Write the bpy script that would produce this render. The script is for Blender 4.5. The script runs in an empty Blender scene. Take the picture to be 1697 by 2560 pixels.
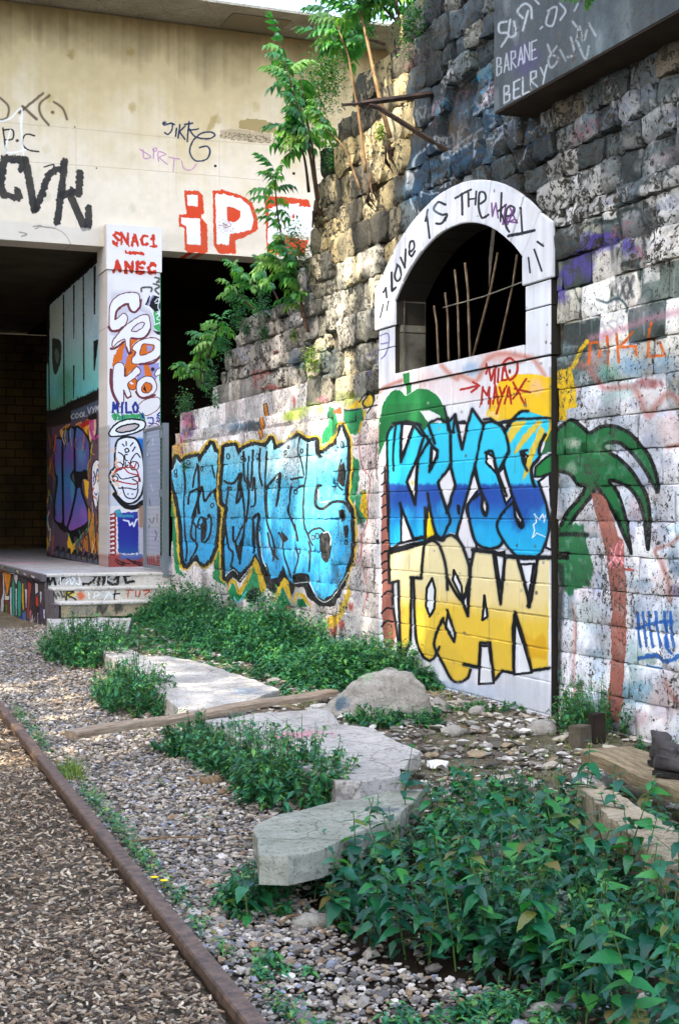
import bpy, bmesh, math, random
import numpy as np
from mathutils import Vector, Matrix, Euler, noise as mnoise

# ------------------------------------------------------------------ camera, world, sun, exposure
C = bpy.context.scene.collection
scene = bpy.context.scene
YAW = math.radians(21.6)
CAMZ = 1.5
cd = bpy.data.cameras.new('camera')
cam = bpy.data.objects.new('camera', cd); C.objects.link(cam)
cam.location = (0, 0, CAMZ)
cam.rotation_euler = (math.pi/2, 0, -YAW)
cd.sensor_fit = 'VERTICAL'; cd.sensor_height = 36.0; cd.sensor_width = 24.0
cd.lens = 49.64
cd.clip_start = 0.05; cd.clip_end = 500
scene.camera = cam

SUN_DIR = Vector((0.60, 0.35, -0.72)).normalized()       # the way the light travels
w = bpy.data.worlds.new('World'); scene.world = w; w.use_nodes = True
wn = w.node_tree.nodes; wl = w.node_tree.links
sky = wn.new('ShaderNodeTexSky'); sky.sky_type = 'NISHITA'; sky.sun_disc = False
toward = -SUN_DIR
sky.sun_elevation = math.asin(toward.z)
sky.sun_rotation = math.atan2(toward.x, toward.y)
sky.dust_density = 3.5; sky.air_density = 0.9; sky.ozone_density = 0.6
wl.new(sky.outputs['Color'], wn['Background'].inputs['Color'])
wn['Background'].inputs['Strength'].default_value = 0.15
sd = bpy.data.lights.new('sun', 'SUN'); sd.energy = 2.0; sd.angle = math.radians(0.6); sd.color = (1.0, 0.90, 0.74)
sun = bpy.data.objects.new('sun', sd); C.objects.link(sun)
sun.rotation_euler = SUN_DIR.to_track_quat('-Z', 'Y').to_euler()
scene.view_settings.view_transform = 'Standard'
scene.view_settings.look = 'None'
scene.view_settings.gamma = 1.0
scene.view_settings.exposure = 3.3
scene.view_settings.use_curve_mapping = False
try:
    scene.cycles.use_denoising = True
    scene.cycles.max_bounces = 6
    scene.cycles.transparent_max_bounces = 6
except Exception: pass

rng = random.Random(11)
nr = np.random.RandomState(5)

# ------------------------------------------------------------------ survey of the place (distances paced out from where the camera stands)
FPX = 3530.0; SA, CA = math.sin(YAW), math.cos(YAW)
WX = 4.77            # face of the stone wall, running away along +Y
def on_x(u, v, X=WX):
    k = (u-848.5)/FPX; d = X/(SA+k*CA)
    return d*(CA-k*SA), CAMZ+(1280-v)*d/FPX            # y, z
def on_y(u, v, Y):
    k = (u-848.5)/FPX; d = Y/(CA-k*SA)
    return d*(SA+k*CA), CAMZ+(1280-v)*d/FPX            # x, z
def on_z(u, v, z=0.0):
    d = (CAMZ-z)*FPX/(v-1280); k = (u-848.5)/FPX
    return d*(SA+k*CA), d*(CA-k*SA)                    # x, y
def smooth(a, b, x):
    t = max(0, min(1, (x-a)/(b-a))); return t*t*(3-2*t)
def rail_x(y): return 1.07+0.040*y
def path_x(y): return 1.98+0.059*y
def gz(x, y):
    """height of the ground: ballast by the rail, a little bank up to the wall"""
    e = path_x(y)
    return 0.15*smooth(e-0.12, e+0.40, x)+0.07*smooth(e-0.7, e-0.1, x)*smooth(16.8, 15.6, y)*(1-smooth(e-0.12, e+0.4, x))+0.05*(1-smooth(rail_x(y)-0.05, rail_x(y)+0.02, x))*(1 if y < 17.5 else 0) + 0.012*mnoise.noise((x*1.3, y*1.3, 0))

# ------------------------------------------------------------------ object helpers
def tag(o, label=None, cat=None, group=None, kind=None):
    if label: o['label'] = label
    if cat: o['category'] = cat
    if group: o['group'] = group
    if kind: o['kind'] = kind
    return o
def empty(name, loc=(0,0,0), **k):
    o = bpy.data.objects.new(name, None); C.objects.link(o); o.location = loc
    o.empty_display_size = 0.2
    return tag(o, **k)
def link(name, me, parent=None, loc=None, **k):
    o = bpy.data.objects.new(name, me); C.objects.link(o)
    if parent is not None: o.parent = parent
    if loc is not None: o.location = loc
    return tag(o, **k)
def mesh(name, verts, faces, mats=None, smooth_=False, fm=None):
    me = bpy.data.meshes.new(name); me.from_pydata([tuple(v) for v in verts], [], faces)
    for m in (mats if isinstance(mats, (list, tuple)) else [mats] if mats else []): me.materials.append(m)
    if smooth_: me.polygons.foreach_set('use_smooth', [True]*len(me.polygons))
    if fm: me.polygons.foreach_set('material_index', fm)
    me.update(); return me
def np_mesh(name, V, Fc, mat, tint=None, smooth_=False):
    """V (n,3), Fc (m,k) arrays of equal-sided faces; tint per vertex"""
    me = bpy.data.meshes.new(name); n, (m, k) = len(V), Fc.shape
    me.vertices.add(n); me.vertices.foreach_set('co', V.astype(np.float32).ravel())
    me.loops.add(m*k); me.loops.foreach_set('vertex_index', Fc.astype(np.int32).ravel())
    me.polygons.add(m); me.polygons.foreach_set('loop_start', np.arange(0, m*k, k, dtype=np.int32))
    me.polygons.foreach_set('use_smooth', np.full(m, smooth_))
    me.update(calc_edges=True)
    if tint is not None:
        a = me.color_attributes.new('tint', 'FLOAT_COLOR', 'POINT')
        c = np.ones((n, 4), np.float32); c[:, :3] = tint; a.data.foreach_set('color', c.ravel())
    me.materials.append(mat); return me
class MB:
    """collects shapes into one mesh"""
    def __init__(s): s.v = []; s.f = []
    def add(s, vs, fs):
        o = len(s.v); s.v += [tuple(p) for p in vs]; s.f += [tuple(i+o for i in f) for f in fs]; return s
    def box(s, a, b, j=0.0):
        (x0,y0,z0),(x1,y1,z1) = a, b
        P = [(x0,y0,z0),(x1,y0,z0),(x1,y1,z0),(x0,y1,z0),(x0,y0,z1),(x1,y0,z1),(x1,y1,z1),(x0,y1,z1)]
        if j: P = [tuple(c+rng.uniform(-j, j) for c in p) for p in P]
        return s.add(P, [(0,3,2,1),(4,5,6,7),(0,1,5,4),(1,2,6,5),(2,3,7,6),(3,0,4,7)])
    def tube(s, pts, r, n=8, cap=True):
        pts = [Vector(p) for p in pts]; m = len(pts)
        rs = r if isinstance(r, (list, tuple)) else [r]*m
        o = len(s.v)
        for i, p in enumerate(pts):
            t = (pts[min(i+1, m-1)]-pts[max(i-1, 0)]).normalized()
            a = t.cross(Vector((0,0,1))); a = a if a.length > 1e-3 else t.cross(Vector((1,0,0)))
            a.normalize(); b = t.cross(a)
            for q in range(n):
                th = 2*math.pi*q/n
                s.v.append(tuple(p+a*math.cos(th)*rs[i]+b*math.sin(th)*rs[i]))
        for i in range(m-1):
            for q in range(n):
                q2 = (q+1) % n
                s.f.append((o+i*n+q, o+i*n+q2, o+(i+1)*n+q2, o+(i+1)*n+q))
        if cap:
            s.f.append(tuple(o+q for q in range(n))[::-1]); s.f.append(tuple(o+(m-1)*n+q for q in range(n)))
        return s
    def prism(s, poly, z0, z1):
        """horizontal polygon extruded; z0/z1 numbers or lists"""
        n = len(poly); o = len(s.v)
        za = z0 if isinstance(z0, list) else [z0]*n; zb = z1 if isinstance(z1, list) else [z1]*n
        s.v += [(p[0], p[1], za[i]) for i, p in enumerate(poly)] + [(p[0], p[1], zb[i]) for i, p in enumerate(poly)]
        s.f.append(tuple(range(o+n-1, o-1, -1))); s.f.append(tuple(range(o+n, o+2*n)))
        for i in range(n):
            k = (i+1) % n; s.f.append((o+i, o+k, o+n+k, o+n+i))
        return s
    def me(s, name, mat, smooth_=False): return mesh(name, s.v, s.f, mat, smooth_)
    def obj(s, name, mat, parent=None, smooth_=False, **k): return link(name, s.me(name, mat, smooth_), parent, **k)
def bevel(o, wdt=0.01, seg=2):
    m = o.modifiers.new('bevel', 'BEVEL'); m.width = wdt; m.segments = seg; m.limit_method = 'ANGLE'; return o

# ------------------------------------------------------------------ materials
def srgb(h):
    if isinstance(h, str):
        h = h.lstrip('#'); h = [int(h[i:i+2], 16)/255 for i in (0, 2, 4)]
    return tuple(c/12.92 if c <= 0.04045 else ((c+0.055)/1.055)**2.4 for c in h)
class NT:
    def __init__(s, name, rough=0.85, spec=0.25):
        s.m = bpy.data.materials.new(name); s.m.use_nodes = True; s.t = s.m.node_tree
        s.p = s.t.nodes['Principled BSDF']; s.p.inputs['Roughness'].default_value = rough
        s.p.inputs['Specular IOR Level'].default_value = spec
    def n(s, t, **k):
        o = s.t.nodes.new(t)
        for a, b in k.items(): setattr(o, a, b)
        return o
    def l(s, a, b): s.t.links.new(a, b)
    def pos(s):
        return s.n('ShaderNodeNewGeometry').outputs['Position']
    def obj(s): return s.n('ShaderNodeTexCoord').outputs['Object']
    def noise(s, vec, scale, detail=5, rough=0.6, dist=0):
        o = s.n('ShaderNodeTexNoise'); s.l(vec, o.inputs['Vector'])
        o.inputs['Scale'].default_value = scale; o.inputs['Detail'].default_value = detail
        o.inputs['Roughness'].default_value = rough; o.inputs['Distortion'].default_value = dist
        return o.outputs['Fac']
    def vor(s, vec, scale, feat='F1', out='Distance'):
        o = s.n('ShaderNodeTexVoronoi', feature=feat); s.l(vec, o.inputs['Vector']); o.inputs['Scale'].default_value = scale
        return o.outputs[out]
    def scale(s, vec, xyz):
        o = s.n('ShaderNodeMapping'); s.l(vec, o.inputs['Vector']); o.inputs['Scale'].default_value = xyz; return o.outputs[0]
    def ramp(s, fac, stops):
        o = s.n('ShaderNodeValToRGB'); s.l(fac, o.inputs[0]); e = o.color_ramp.elements
        while len(e) < len(stops): e.new(0.5)
        for q, (p, c) in zip(e, stops):
            q.position = p; c = (c,)*3 if isinstance(c, (int, float)) else c; q.color = (*c, 1)
        return o.outputs[0]
    def mix(s, f, a, b, mode='MIX'):
        o = s.n('ShaderNodeMixRGB', blend_type=mode)
        for i, x in enumerate((f, a, b)):
            if isinstance(x, (int, float)) and i == 0: o.inputs[0].default_value = x
            elif isinstance(x, (tuple, list)): o.inputs[i].default_value = (*x[:3], 1)
            elif isinstance(x, (int, float)): o.inputs[i].default_value = (x, x, x, 1)
            else: s.l(x, o.inputs[i])
        return o.outputs[0]
    def math(s, op, a, b=None):
        o = s.n('ShaderNodeMath', operation=op)
        for i, x in enumerate((a, b)):
            if x is None: continue
            if isinstance(x, (int, float)): o.inputs[i].default_value = x
            else: s.l(x, o.inputs[i])
        return o.outputs[0]
    def bump(s, h, strength=0.5, dist=0.01, prev=None):
        o = s.n('ShaderNodeBump'); s.l(h, o.inputs['Height']); o.inputs['Strength'].default_value = strength
        o.inputs['Distance'].default_value = dist
        if prev is not None: s.l(prev, o.inputs['Normal'])
        s.l(o.outputs[0], s.p.inputs['Normal']); return o.outputs[0]
    def col(s, c):
        if isinstance(c, tuple): s.p.inputs['Base Color'].default_value = (*c, 1)
        else: s.l(c, s.p.inputs['Base Color'])
        return s
def plain(name, a, b=None, sc=6, rough=0.85, bump=0.3, bd=0.01, world=False, spec=0.25):
    t = NT(name, rough, spec); v = t.pos() if world else t.obj(); a = srgb(a); b = srgb(b) if b else tuple(x*0.6 for x in a)
    f = t.noise(v, sc); t.col(t.mix(t.ramp(f, [(0.32, 0.0), (0.68, 1.0)]), a, b))
    f2 = t.noise(v, sc*5, 6, 0.7); t.bump(f2, bump, bd)
    return t.m
# ------------------------------------------------------------------ paint: every graffiti surface gets a canvas measured in metres on its own plane
def hx(c):
    if isinstance(c, str): return np.array([int(c[i:i+2], 16)/255 for i in (0, 2, 4)], np.float32)
    return np.array(c, np.float32)
def vnoise(H, W, cell, seed, octaves=3):
    r = np.random.RandomState(seed); out = np.zeros((H, W), np.float32); amp = 1; tot = 0
    for o in range(octaves):
        c = max(2, cell/(2**o)); gh, gw = int(H/c)+3, int(W/c)+3
        g = r.rand(gh, gw).astype(np.float32)
        y = np.arange(H)/c; x = np.arange(W)/c; yi = y.astype(int); xi = x.astype(int)
        fy = (y-yi); fy = (fy*fy*(3-2*fy))[:, None].astype(np.float32); fx = (x-xi); fx = (fx*fx*(3-2*fx))[None, :].astype(np.float32)
        a = g[yi][:, xi]; b = g[yi][:, xi+1]; c2 = g[yi+1][:, xi]; d = g[yi+1][:, xi+1]
        out += amp*((a*(1-fx)+b*fx)*(1-fy)+(c2*(1-fx)+d*fx)*fy); tot += amp; amp *= 0.55
    return out/tot
def parse(s): 
    a = np.array([float(q) for q in s.split()], np.float64) if isinstance(s, str) else np.array(s, np.float64)
    return a.reshape(-1, 2)
def spline(P, closed=False, n=6):
    m = len(P)
    if m < 3: return P
    out = []
    rngi = range(m if closed else m-1)
    for i in rngi:
        if closed: p0, p1, p2, p3 = P[i-1], P[i], P[(i+1) % m], P[(i+2) % m]
        else: p0, p1, p2, p3 = P[max(i-1, 0)], P[i], P[i+1], P[min(i+2, m-1)]
        for t in np.arange(n)/n:
            out.append(0.5*((2*p1)+(-p0+p2)*t+(2*p0-5*p1+4*p2-p3)*t*t+(-p0+3*p1-3*p2+p3)*t**3))
    if not closed: out.append(P[-1])
    return np.array(out)
class Canvas:
    """axis 'x': plane x=const, horizontal coordinate is y.  axis 'y': plane y=const, horizontal coordinate is x"""
    def __init__(s, name, axis, at, h0, h1, z0, z1, ppm, base='c8c8c8', seed=1):
        s.name, s.axis, s.at, s.h0, s.h1, s.z0, s.z1, s.ppm, s.seed = name, axis, at, h0, h1, z0, z1, ppm, seed
        s.W = int((h1-h0)*ppm); s.H = int((z1-z0)*ppm)
        h = h0+(np.arange(s.W)+0.5)/ppm; s.zz = z0+(np.arange(s.H)+0.5)/ppm; s.hh = h
        if axis == 'x': d = SA*at+CA*h; l = CA*at-SA*h
        else: d = SA*h+CA*at; l = CA*h-SA*at
        s.d = d.astype(np.float32); s.u = (848.5+FPX*l/d).astype(np.float32)
        s.img = np.empty((s.H, s.W, 3), np.float32); s.img[:] = hx(base)
        s.wob = (vnoise(s.H, s.W, ppm*0.035, seed, 2)-0.5)*2; s.crop = (0, 0, 1)
    def _region(s, P, pad):
        u0, u1 = P[:, 0].min()-pad, P[:, 0].max()+pad
        cols = np.nonzero((s.u >= u0) & (s.u <= u1))[0]
        if len(cols) == 0: return None
        c0, c1 = cols.min(), cols.max()+1
        v0, v1 = P[:, 1].min()-pad, P[:, 1].max()+pad
        dd = s.d[[c0, c1-1]]
        z = np.concatenate([CAMZ+(1280-v0)*dd/FPX, CAMZ+(1280-v1)*dd/FPX])
        r0 = max(0, int((z.min()-s.z0)*s.ppm)-1); r1 = min(s.H, int((z.max()-s.z0)*s.ppm)+2)
        if r1 <= r0: return None
        V = 1280-(s.zz[r0:r1, None]-CAMZ)*FPX/s.d[None, c0:c1]
        U = np.broadcast_to(s.u[None, c0:c1], V.shape)
        return r0, r1, c0, c1, U, V
    def _src(s, pts):
        x0, y0, k = s.crop; return parse(pts)/k+np.array([x0, y0])
    def _blend(s, reg, a, col, grad=None):
        r0, r1, c0, c1, U, V = reg; T = s.img[r0:r1, c0:c1]
        if grad is not None:
            x0, y0, k = s.crop; stops = [(y0+p/k, hx(c)) for p, c in grad]
            vs = np.array([p for p, _ in stops]); cs = np.array([c for _, c in stops])
            cc = np.stack([np.interp(V+s.wob[r0:r1, c0:c1]*4, vs, cs[:, i]) for i in range(3)], -1).astype(np.float32)
        else: cc = hx(col)
        a = a[..., None].astype(np.float32); T[:] = T*(1-a)+cc*a
    def poly(s, col, pts, grad=None, a=1.0, soft=1.2, rough=2.0, curve=False, out=None, ow=0):
        P = s._src(pts)
        if curve: P = spline(P, True)
        reg = s._region(P, 3+soft)
        if reg is None: return s
        r0, r1, c0, c1, U, V = reg; wb = s.wob[r0:r1, c0:c1]*rough
        Uw = U+wb*0.5; Vw = V+wb
        ins = np.zeros(U.shape, bool); n = len(P)
        for i in range(n):
            (xa, ya), (xb, yb) = P[i], P[(i+1) % n]
            if ya == yb: continue
            cond = (ya > Vw) != (yb > Vw)
            ins ^= cond & (Uw < (xb-xa)*(Vw-ya)/(yb-ya)+xa)
        A = ins.astype(np.float32)
        if soft > 1.5:
            k = max(1, int(soft*s.d[(c0+c1)//2]/FPX*s.ppm))
            ker = np.ones(2*k+1)/(2*k+1)
            A = np.apply_along_axis(lambda q: np.convolve(q, ker, 'same'), 0, A)
            A = np.apply_along_axis(lambda q: np.convolve(q, ker, 'same'), 1, A)
        s._blend(reg, A*a, col, grad)
        if out: s._stroke(np.vstack([P, P[:1]]), out, ow/s.crop[2])
        return s
    def _stroke(s, P, col, wd, a=1.0, soft=1.0, rough=1.0, grad=None):
        hw = wd/2; reg = s._region(P, hw+soft+2)
        if reg is None: return
        r0, r1, c0, c1, U, V = reg; wb = s.wob[r0:r1, c0:c1]*rough
        best = np.full(U.shape, 1e9, np.float32); Uw = U+wb*0.6; Vw = V+wb
        us = U[0]
        for i in range(len(P)-1):
            (xa, ya), (xb, yb) = P[i], P[i+1]; pad = hw+soft+3
            j = np.nonzero((us >= min(xa, xb)-pad) & (us <= max(xa, xb)+pad))[0]
            if len(j) == 0: continue
            j0, j1 = j.min(), j.max()+1
            Uq, Vq = Uw[:, j0:j1], Vw[:, j0:j1]
            dx, dy = xb-xa, yb-ya; L = dx*dx+dy*dy+1e-9
            t = np.clip(((Uq-xa)*dx+(Vq-ya)*dy)/L, 0, 1)
            D = np.hypot(Uq-xa-t*dx, Vq-ya-t*dy)
            np.minimum(best[:, j0:j1], D, out=best[:, j0:j1])
        A = np.clip((hw-best)/max(soft, 0.3)+0.5, 0, 1)
        s._blend(reg, A*a, col, grad)
    def st(s, col, wd, pts, curve=True, **k):
        P = s._src(pts); P = spline(P) if curve else P
        s._stroke(P, col, wd/s.crop[2], **k); return s
    def spray(s, col, x, y, rx, ry, a=0.6):
        x0, y0, k = s.crop; x = x/k+x0; y = y/k+y0; rx /= k; ry /= k
        reg = s._region(np.array([[x-rx, y-ry], [x+rx, y+ry]]), 2)
        if reg is None: return s
        r0, r1, c0, c1, U, V = reg
        q = ((U-x)/rx)**2+((V-y)/ry)**2+s.wob[r0:r1, c0:c1]*0.5
        s._blend(reg, a*np.clip(1.1-q, 0, 1), col); return s
    def text(s, txt, x, y, w, h, col, lw, dx=(1, 0), up=(0, -1), gap=1.25, wob=0.0, **k):
        """hand-lettered capitals: x,y lower-left corner, w,h letter size in crop units, dx baseline direction"""
        r = random.Random(len(txt)*7+int(x))
        for i, ch in enumerate(txt):
            for stroke in FONT.get(ch, '').split('|'):
                if not stroke: continue
                pts = []
                for pr in stroke.split():
                    gx, gy = pr.split(','); gx = float(gx)/4*w+i*w*gap+r.uniform(-1, 1)*wob*w; gy = float(gy)/6*h+r.uniform(-1, 1)*wob*h
                    pts += [x+gx*dx[0]+gy*up[0], y+gx*dx[1]+gy*up[1]]
                s.st(col, lw, pts, curve=False, **k)
        return s
    def finish(s):
        im = bpy.data.images.new(s.name, s.W, s.H, alpha=False)
        px = np.ones((s.H, s.W, 4), np.float32); px[..., :3] = np.clip(s.img, 0, 1)
        im.pixels.foreach_set(px.ravel()); im.update()
        im.pack(); s.image = im; return s
FONT = dict(A="0,0 2,6 4,0|1,2 3,2", B="0,0 0,6 3,5.5 3,3.5 0,3 3.6,2.4 3.4,0.4 0,0", C="4,5 2,6 0,3 1,0.3 4,0.8", D="0,0 0,6 3,5 4,3 3,0.6 0,0",
 E="4,6 0,6 0,0 4,0|0,3 3,3", F="4,6 0,6 0,0|0,3 3,3", G="4,5 2,6 0,3 1,0 4,0.5 4,2.6 2.4,2.6", H="0,0 0,6|4,0 4,6|0,3 4,3", I="2,0 2,6",
 J="4,6 3,1 1.5,0 0,1.4", K="0,0 0,6|4,6 0,2.6 4,0", L="0,6 0,0 4,0", M="0,0 0.6,6 2,2 3.4,6 4,0", N="0,0 0,6 4,0 4,6", O="2,6 0,3.4 1,0.2 3,0.2 4,3 2,6",
 P="0,0 0,6 3.4,5.6 3.6,3.4 0,2.8", Q="2,6 0,3 2,0 4,3 2,6|2.6,1.6 4,0", R="0,0 0,6 3.4,5.6 3.4,3.6 0,3 4,0", S="4,5.4 2,6 0.3,4.6 3.6,2 2,0 0,0.8",
 T="0,6 4,6|2,6 2,0", U="0,6 0.4,0.8 2,0 3.6,0.8 4,6", V="0,6 2,0 4,6", W="0,6 1,0 2,4 3,0 4,6", X="0,0 4,6|0,6 4,0", Y="0,6 2,3|4,6 1.4,0", Z="0,6 4,6 0,0 4,0")
FONT['1'] = "0.6,4.4 2.2,6 2.2,0|0.4,0 4,0"; FONT['-'] = "0,3 4,3"; FONT['*'] = "0,1 4,5|0,5 4,1|2,0 2,6"; FONT[' '] = ""; FONT['8'] = "2,3 0.4,4.6 2,6 3.6,4.6 2,3 0.2,1.4 2,0 3.8,1.4 2,3"

def canvas_mat(cv, name, pits=0.5, pitscale=26, bumpd=0.012, bumps=0.6, rough=0.8, dirt='2a241c', dirt_a=0.35, mortar=0.0, gain=0.82, fine=60, pitcol='15120f', face_to=None):
    t = NT(name, rough, 0.2); pos = t.pos(); sp = t.n('ShaderNodeSeparateXYZ'); t.l(pos, sp.inputs[0])
    h = sp.outputs['Y'] if cv.axis == 'x' else sp.outputs['X']
    uu = t.math('DIVIDE', t.math('SUBTRACT', h, cv.h0), cv.h1-cv.h0)
    vv = t.math('DIVIDE', t.math('SUBTRACT', sp.outputs['Z'], cv.z0), cv.z1-cv.z0)
    cb = t.n('ShaderNodeCombineXYZ'); t.l(uu, cb.inputs[0]); t.l(vv, cb.inputs[1])
    ti = t.n('ShaderNodeTexImage'); ti.image = cv.image; ti.extension = 'EXTEND'; ti.interpolation = 'Linear'
    t.l(cb.outputs[0], ti.inputs['Vector'])
    c = t.mix(1.0, ti.outputs['Color'], gain, 'MULTIPLY')
    n1 = t.noise(pos, 3.5, 6, 0.65)
    c = t.mix(t.ramp(n1, [(0.45, 0.0), (0.8, dirt_a)]), c, srgb(dirt))
    if mortar: c = t.mix(t.ramp(t.noise(pos, 9, 4), [(0.3, mortar), (0.7, mortar*0.45)]), c, srgb('241a10'))
    if face_to is not None:      # the paint was only laid on the face: bare sooty stone further in
        c = t.mix(t.ramp(t.math('MULTIPLY', t.math('SUBTRACT', sp.outputs['X'], face_to), 40.0), [(0.0, 0.0), (0.25, 1.0)]), c, srgb('26221c'))
    if pits > 0:
        # open, pitted stone: irregular holes in clusters
        dens = t.noise(pos, 2.6, 4, 0.7); big = t.noise(pos, pitscale, 3, 0.65, 0.6); sml = t.noise(pos, pitscale*2.6, 2, 0.6)
        q = t.math('SUBTRACT', t.math('ADD', t.math('MULTIPLY', big, 0.65), t.math('MULTIPLY', sml, 0.35)), t.math('MULTIPLY', dens, 0.30+0.12*pits))
        m_ = 0.215+0.055*pits
        pm = t.ramp(q, [(m_, 1.0), (m_+0.035, 0.0)])
        c = t.mix(pm, c, srgb(pitcol))
        halo = t.ramp(q, [(m_, 0.55), (m_+0.09, 0.0)]); c = t.mix(halo, c, srgb('5a564e'))
        b1 = t.bump(t.math('SUBTRACT', t.noise(pos, fine, 5, 0.7), t.math('MULTIPLY', pm, 0.9)), bumps, bumpd)
        t.bump(t.noise(pos, 15, 4, 0.6), bumps*0.8, bumpd*1.1, b1)
    else:
        t.bump(t.noise(pos, fine, 5, 0.7), bumps, bumpd)
    t.col(c); return t.m
# ------------------------------------------------------------------ the stone wall's courses (laid out before painting so that each stone has its own tone)
PROFILE = [(1230,-600),(1100,-300),(1028,0),(1001,77),(963,115),(933,172),(910,191),(868,287),(837,344),(810,421),(790,500),(768,540),(755,566),(742,591),(735,650),(722,700),
 (715,745),(679,754),(628,773),(583,786),(564,805),(561,878),(535,910),(519,974),(507,984),(492,1027),(436,1023),(428,1100)]
PROF = [on_x(u, v) for u, v in PROFILE]
def prof_top(y):
    """top of the ruined wall at distance y"""
    z = 9.0
    if y < PROF[0][0]: return 9.0
    for (a, za), (b, zb) in zip(PROF, PROF[1:]):
        if min(a, b) <= y <= max(a, b): return min(z, za+(zb-za)*((y-a)/(b-a) if b != a else 0))
    return 2.2
AY0, AY1, ASPR, ACEN, AHALF = 8.51, 10.67, 3.24, 9.59, 1.08       # arched opening
RIN, ZIN = 1.616, 2.038; ROUT, ZOUT = 2.15, 1.806
PY0, PY1, SILL = 8.15, 11.02, 2.64
NOOK = 12.87
def ring_out(y):
    q = abs(y-ACEN); return ZOUT+math.sqrt(ROUT*ROUT-q*q) if q < 1.5 else 3.3
stones = []
def course(y0, y1, z0, z1, wlo, whi):
    y = y0-rng.uniform(0, whi*0.8)
    while y < y1:
        ww = rng.uniform(wlo, whi); a, b = max(y, y0), min(y+ww, y1); y += ww
        if b-a < 0.09: continue
        yc, zc = (a+b)/2, (z0+z1)/2
        if zc > prof_top(yc)+0.02 or z0+0.08 > prof_top(yc): continue
        if a < PY1 and b > PY0:                              # meets the bricked-up arch
            if zc < 3.1:
                if a < PY0-0.09: b = min(b, PY0-0.02)
                elif b > PY1+0.09: a = max(a, PY1+0.02)
                else: continue
            elif abs(yc-ACEN) < 1.46 and zc < ring_out(yc)-0.07: continue
        stones.append([a, b, z0, z1])
z = -0.06; row = 0
while z < 9:
    if z > 2.6: break
    h = 0.215
    course(3.0, 12.1+0.12*(row % 2)+rng.uniform(-.05, .05), z, z+h, 0.24, 0.52); z += h; row += 1
zt0 = z
while z < 9:
    h = rng.choice([0.12, 0.15, 0.17, 0.20, 0.215]); course(3.0, 9.75+0.1*(row % 2), z, z+h, 0.16, 0.42); z += h; row += 1
z = zt0
while z < 9:
    h = rng.uniform(0.22, 0.29); course(9.77+0.1*(row % 2), 12.1+0.12*(row % 2)+rng.uniform(-.05, .05), z, z+h, 0.24, 0.5); z += h; row += 1
z = -0.08; row = 0
while z < 5.6:
    h = rng.uniform(0.27, 0.34) if z < 2.3 else rng.choice([0.15, 0.18, 0.22, 0.27])
    course(12.12+0.12*(row % 2), 18.0, z, z+h, 0.3 if z < 2.3 else 0.18, 0.68 if z < 2.3 else 0.46); z += h; row += 1

wall = Canvas('stone_wall_paint', 'x', WX-0.02, 5.4, 18.6, -0.2, 8.0, 190, '7a756a', 1)
def to_src(y, zq, X=WX-0.02):
    d = SA*X+CA*y; l = CA*X-SA*y; return 848.5+FPX*l/d, 1280-(zq-CAMZ)*FPX/d
def zone(u, v):
    if u > 1360:
        if v > 985: return ['eeeef4', 'e2e6ee', 'f2eef0', 'd4d9e2', 'e8e6ea']
        if v > 560: return ['e6e1d8', 'd4d0c6', '55605e', '748079', 'ece8de', 'bcbab0', 'ded9cf'] if u > 1480 else ['4a5654', '6b746c', 'b8b5a8', '3a4442', '8d9082']
        if v > 380: return ['9a9a98', '5c6668', 'c4c4c2', '4c5456', 'a8a8a4', '7a7e7e']
        return ['626a6c', '4a5254', '8a8e90', '3c4446', '70767a', '9a9a98', '7a7264']
    if v > 985 and u < 960: return ['e2d6d4', 'e6dcda', 'd4cecc', 'ccc8c6']
    if u < 775: return ['aaa49c', '96928c', '86827c', 'bab2a6', 'a19a92', '7c7a74']
    if u > 1020 and v < 620: return ['46525a', '364046', '606a6c', '4c5658', '747670', '2c343a']
    if v < 640: return ['7c745f', 'a39674', '5c584a', 'bcab80', '6d685a', '4c4a42', '93896e', 'b0a07a']  # lighter tans put a sunlit look into these upper stones
    return ['b3aa92', '96948a', '77766c', 'c6ba9a', '62635a', '9f9a8c', '888678']
for s in stones:
    u, v = to_src((s[0]+s[1])/2, (s[2]+s[3])/2); c = hx(rng.choice(zone(u, v)))*rng.uniform(0.88, 1.1)
    s.append(c)
    i0, i1 = int((s[0]-wall.h0-0.015)*wall.ppm), int((s[1]-wall.h0+0.015)*wall.ppm); j0, j1 = int((s[2]-wall.z0-0.01)*wall.ppm), int((s[3]-wall.z0+0.01)*wall.ppm)
    if i1 > 0 and j1 > 0: wall.img[max(j0, 0):j1, max(i0, 0):i1] = c
mott = vnoise(wall.H, wall.W, 60, 3, 5)[..., None]; fine = vnoise(wall.H, wall.W, 9, 4, 3)[..., None]
wall.img *= 0.55+0.9*np.clip(mott*0.75+fine*0.25, 0, 1)
streak = vnoise(wall.H//12+1, wall.W, 7, 8, 2).repeat(12, 0)[:wall.H][..., None]

# where the old paint is lost the layer only catches the faces of the stones
def keepmask(cv, base, k, lo=0.34, hi=0.5, cell=14, seed=31):
    n = vnoise(cv.H, cv.W, cell, seed, 4)[..., None]; a = np.clip((n-lo)/(hi-lo), 0, 1)
    a = a*k+(1-k); cv.img = base*(1-a)+cv.img*a
w0 = wall.img.copy()
W = wall
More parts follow.
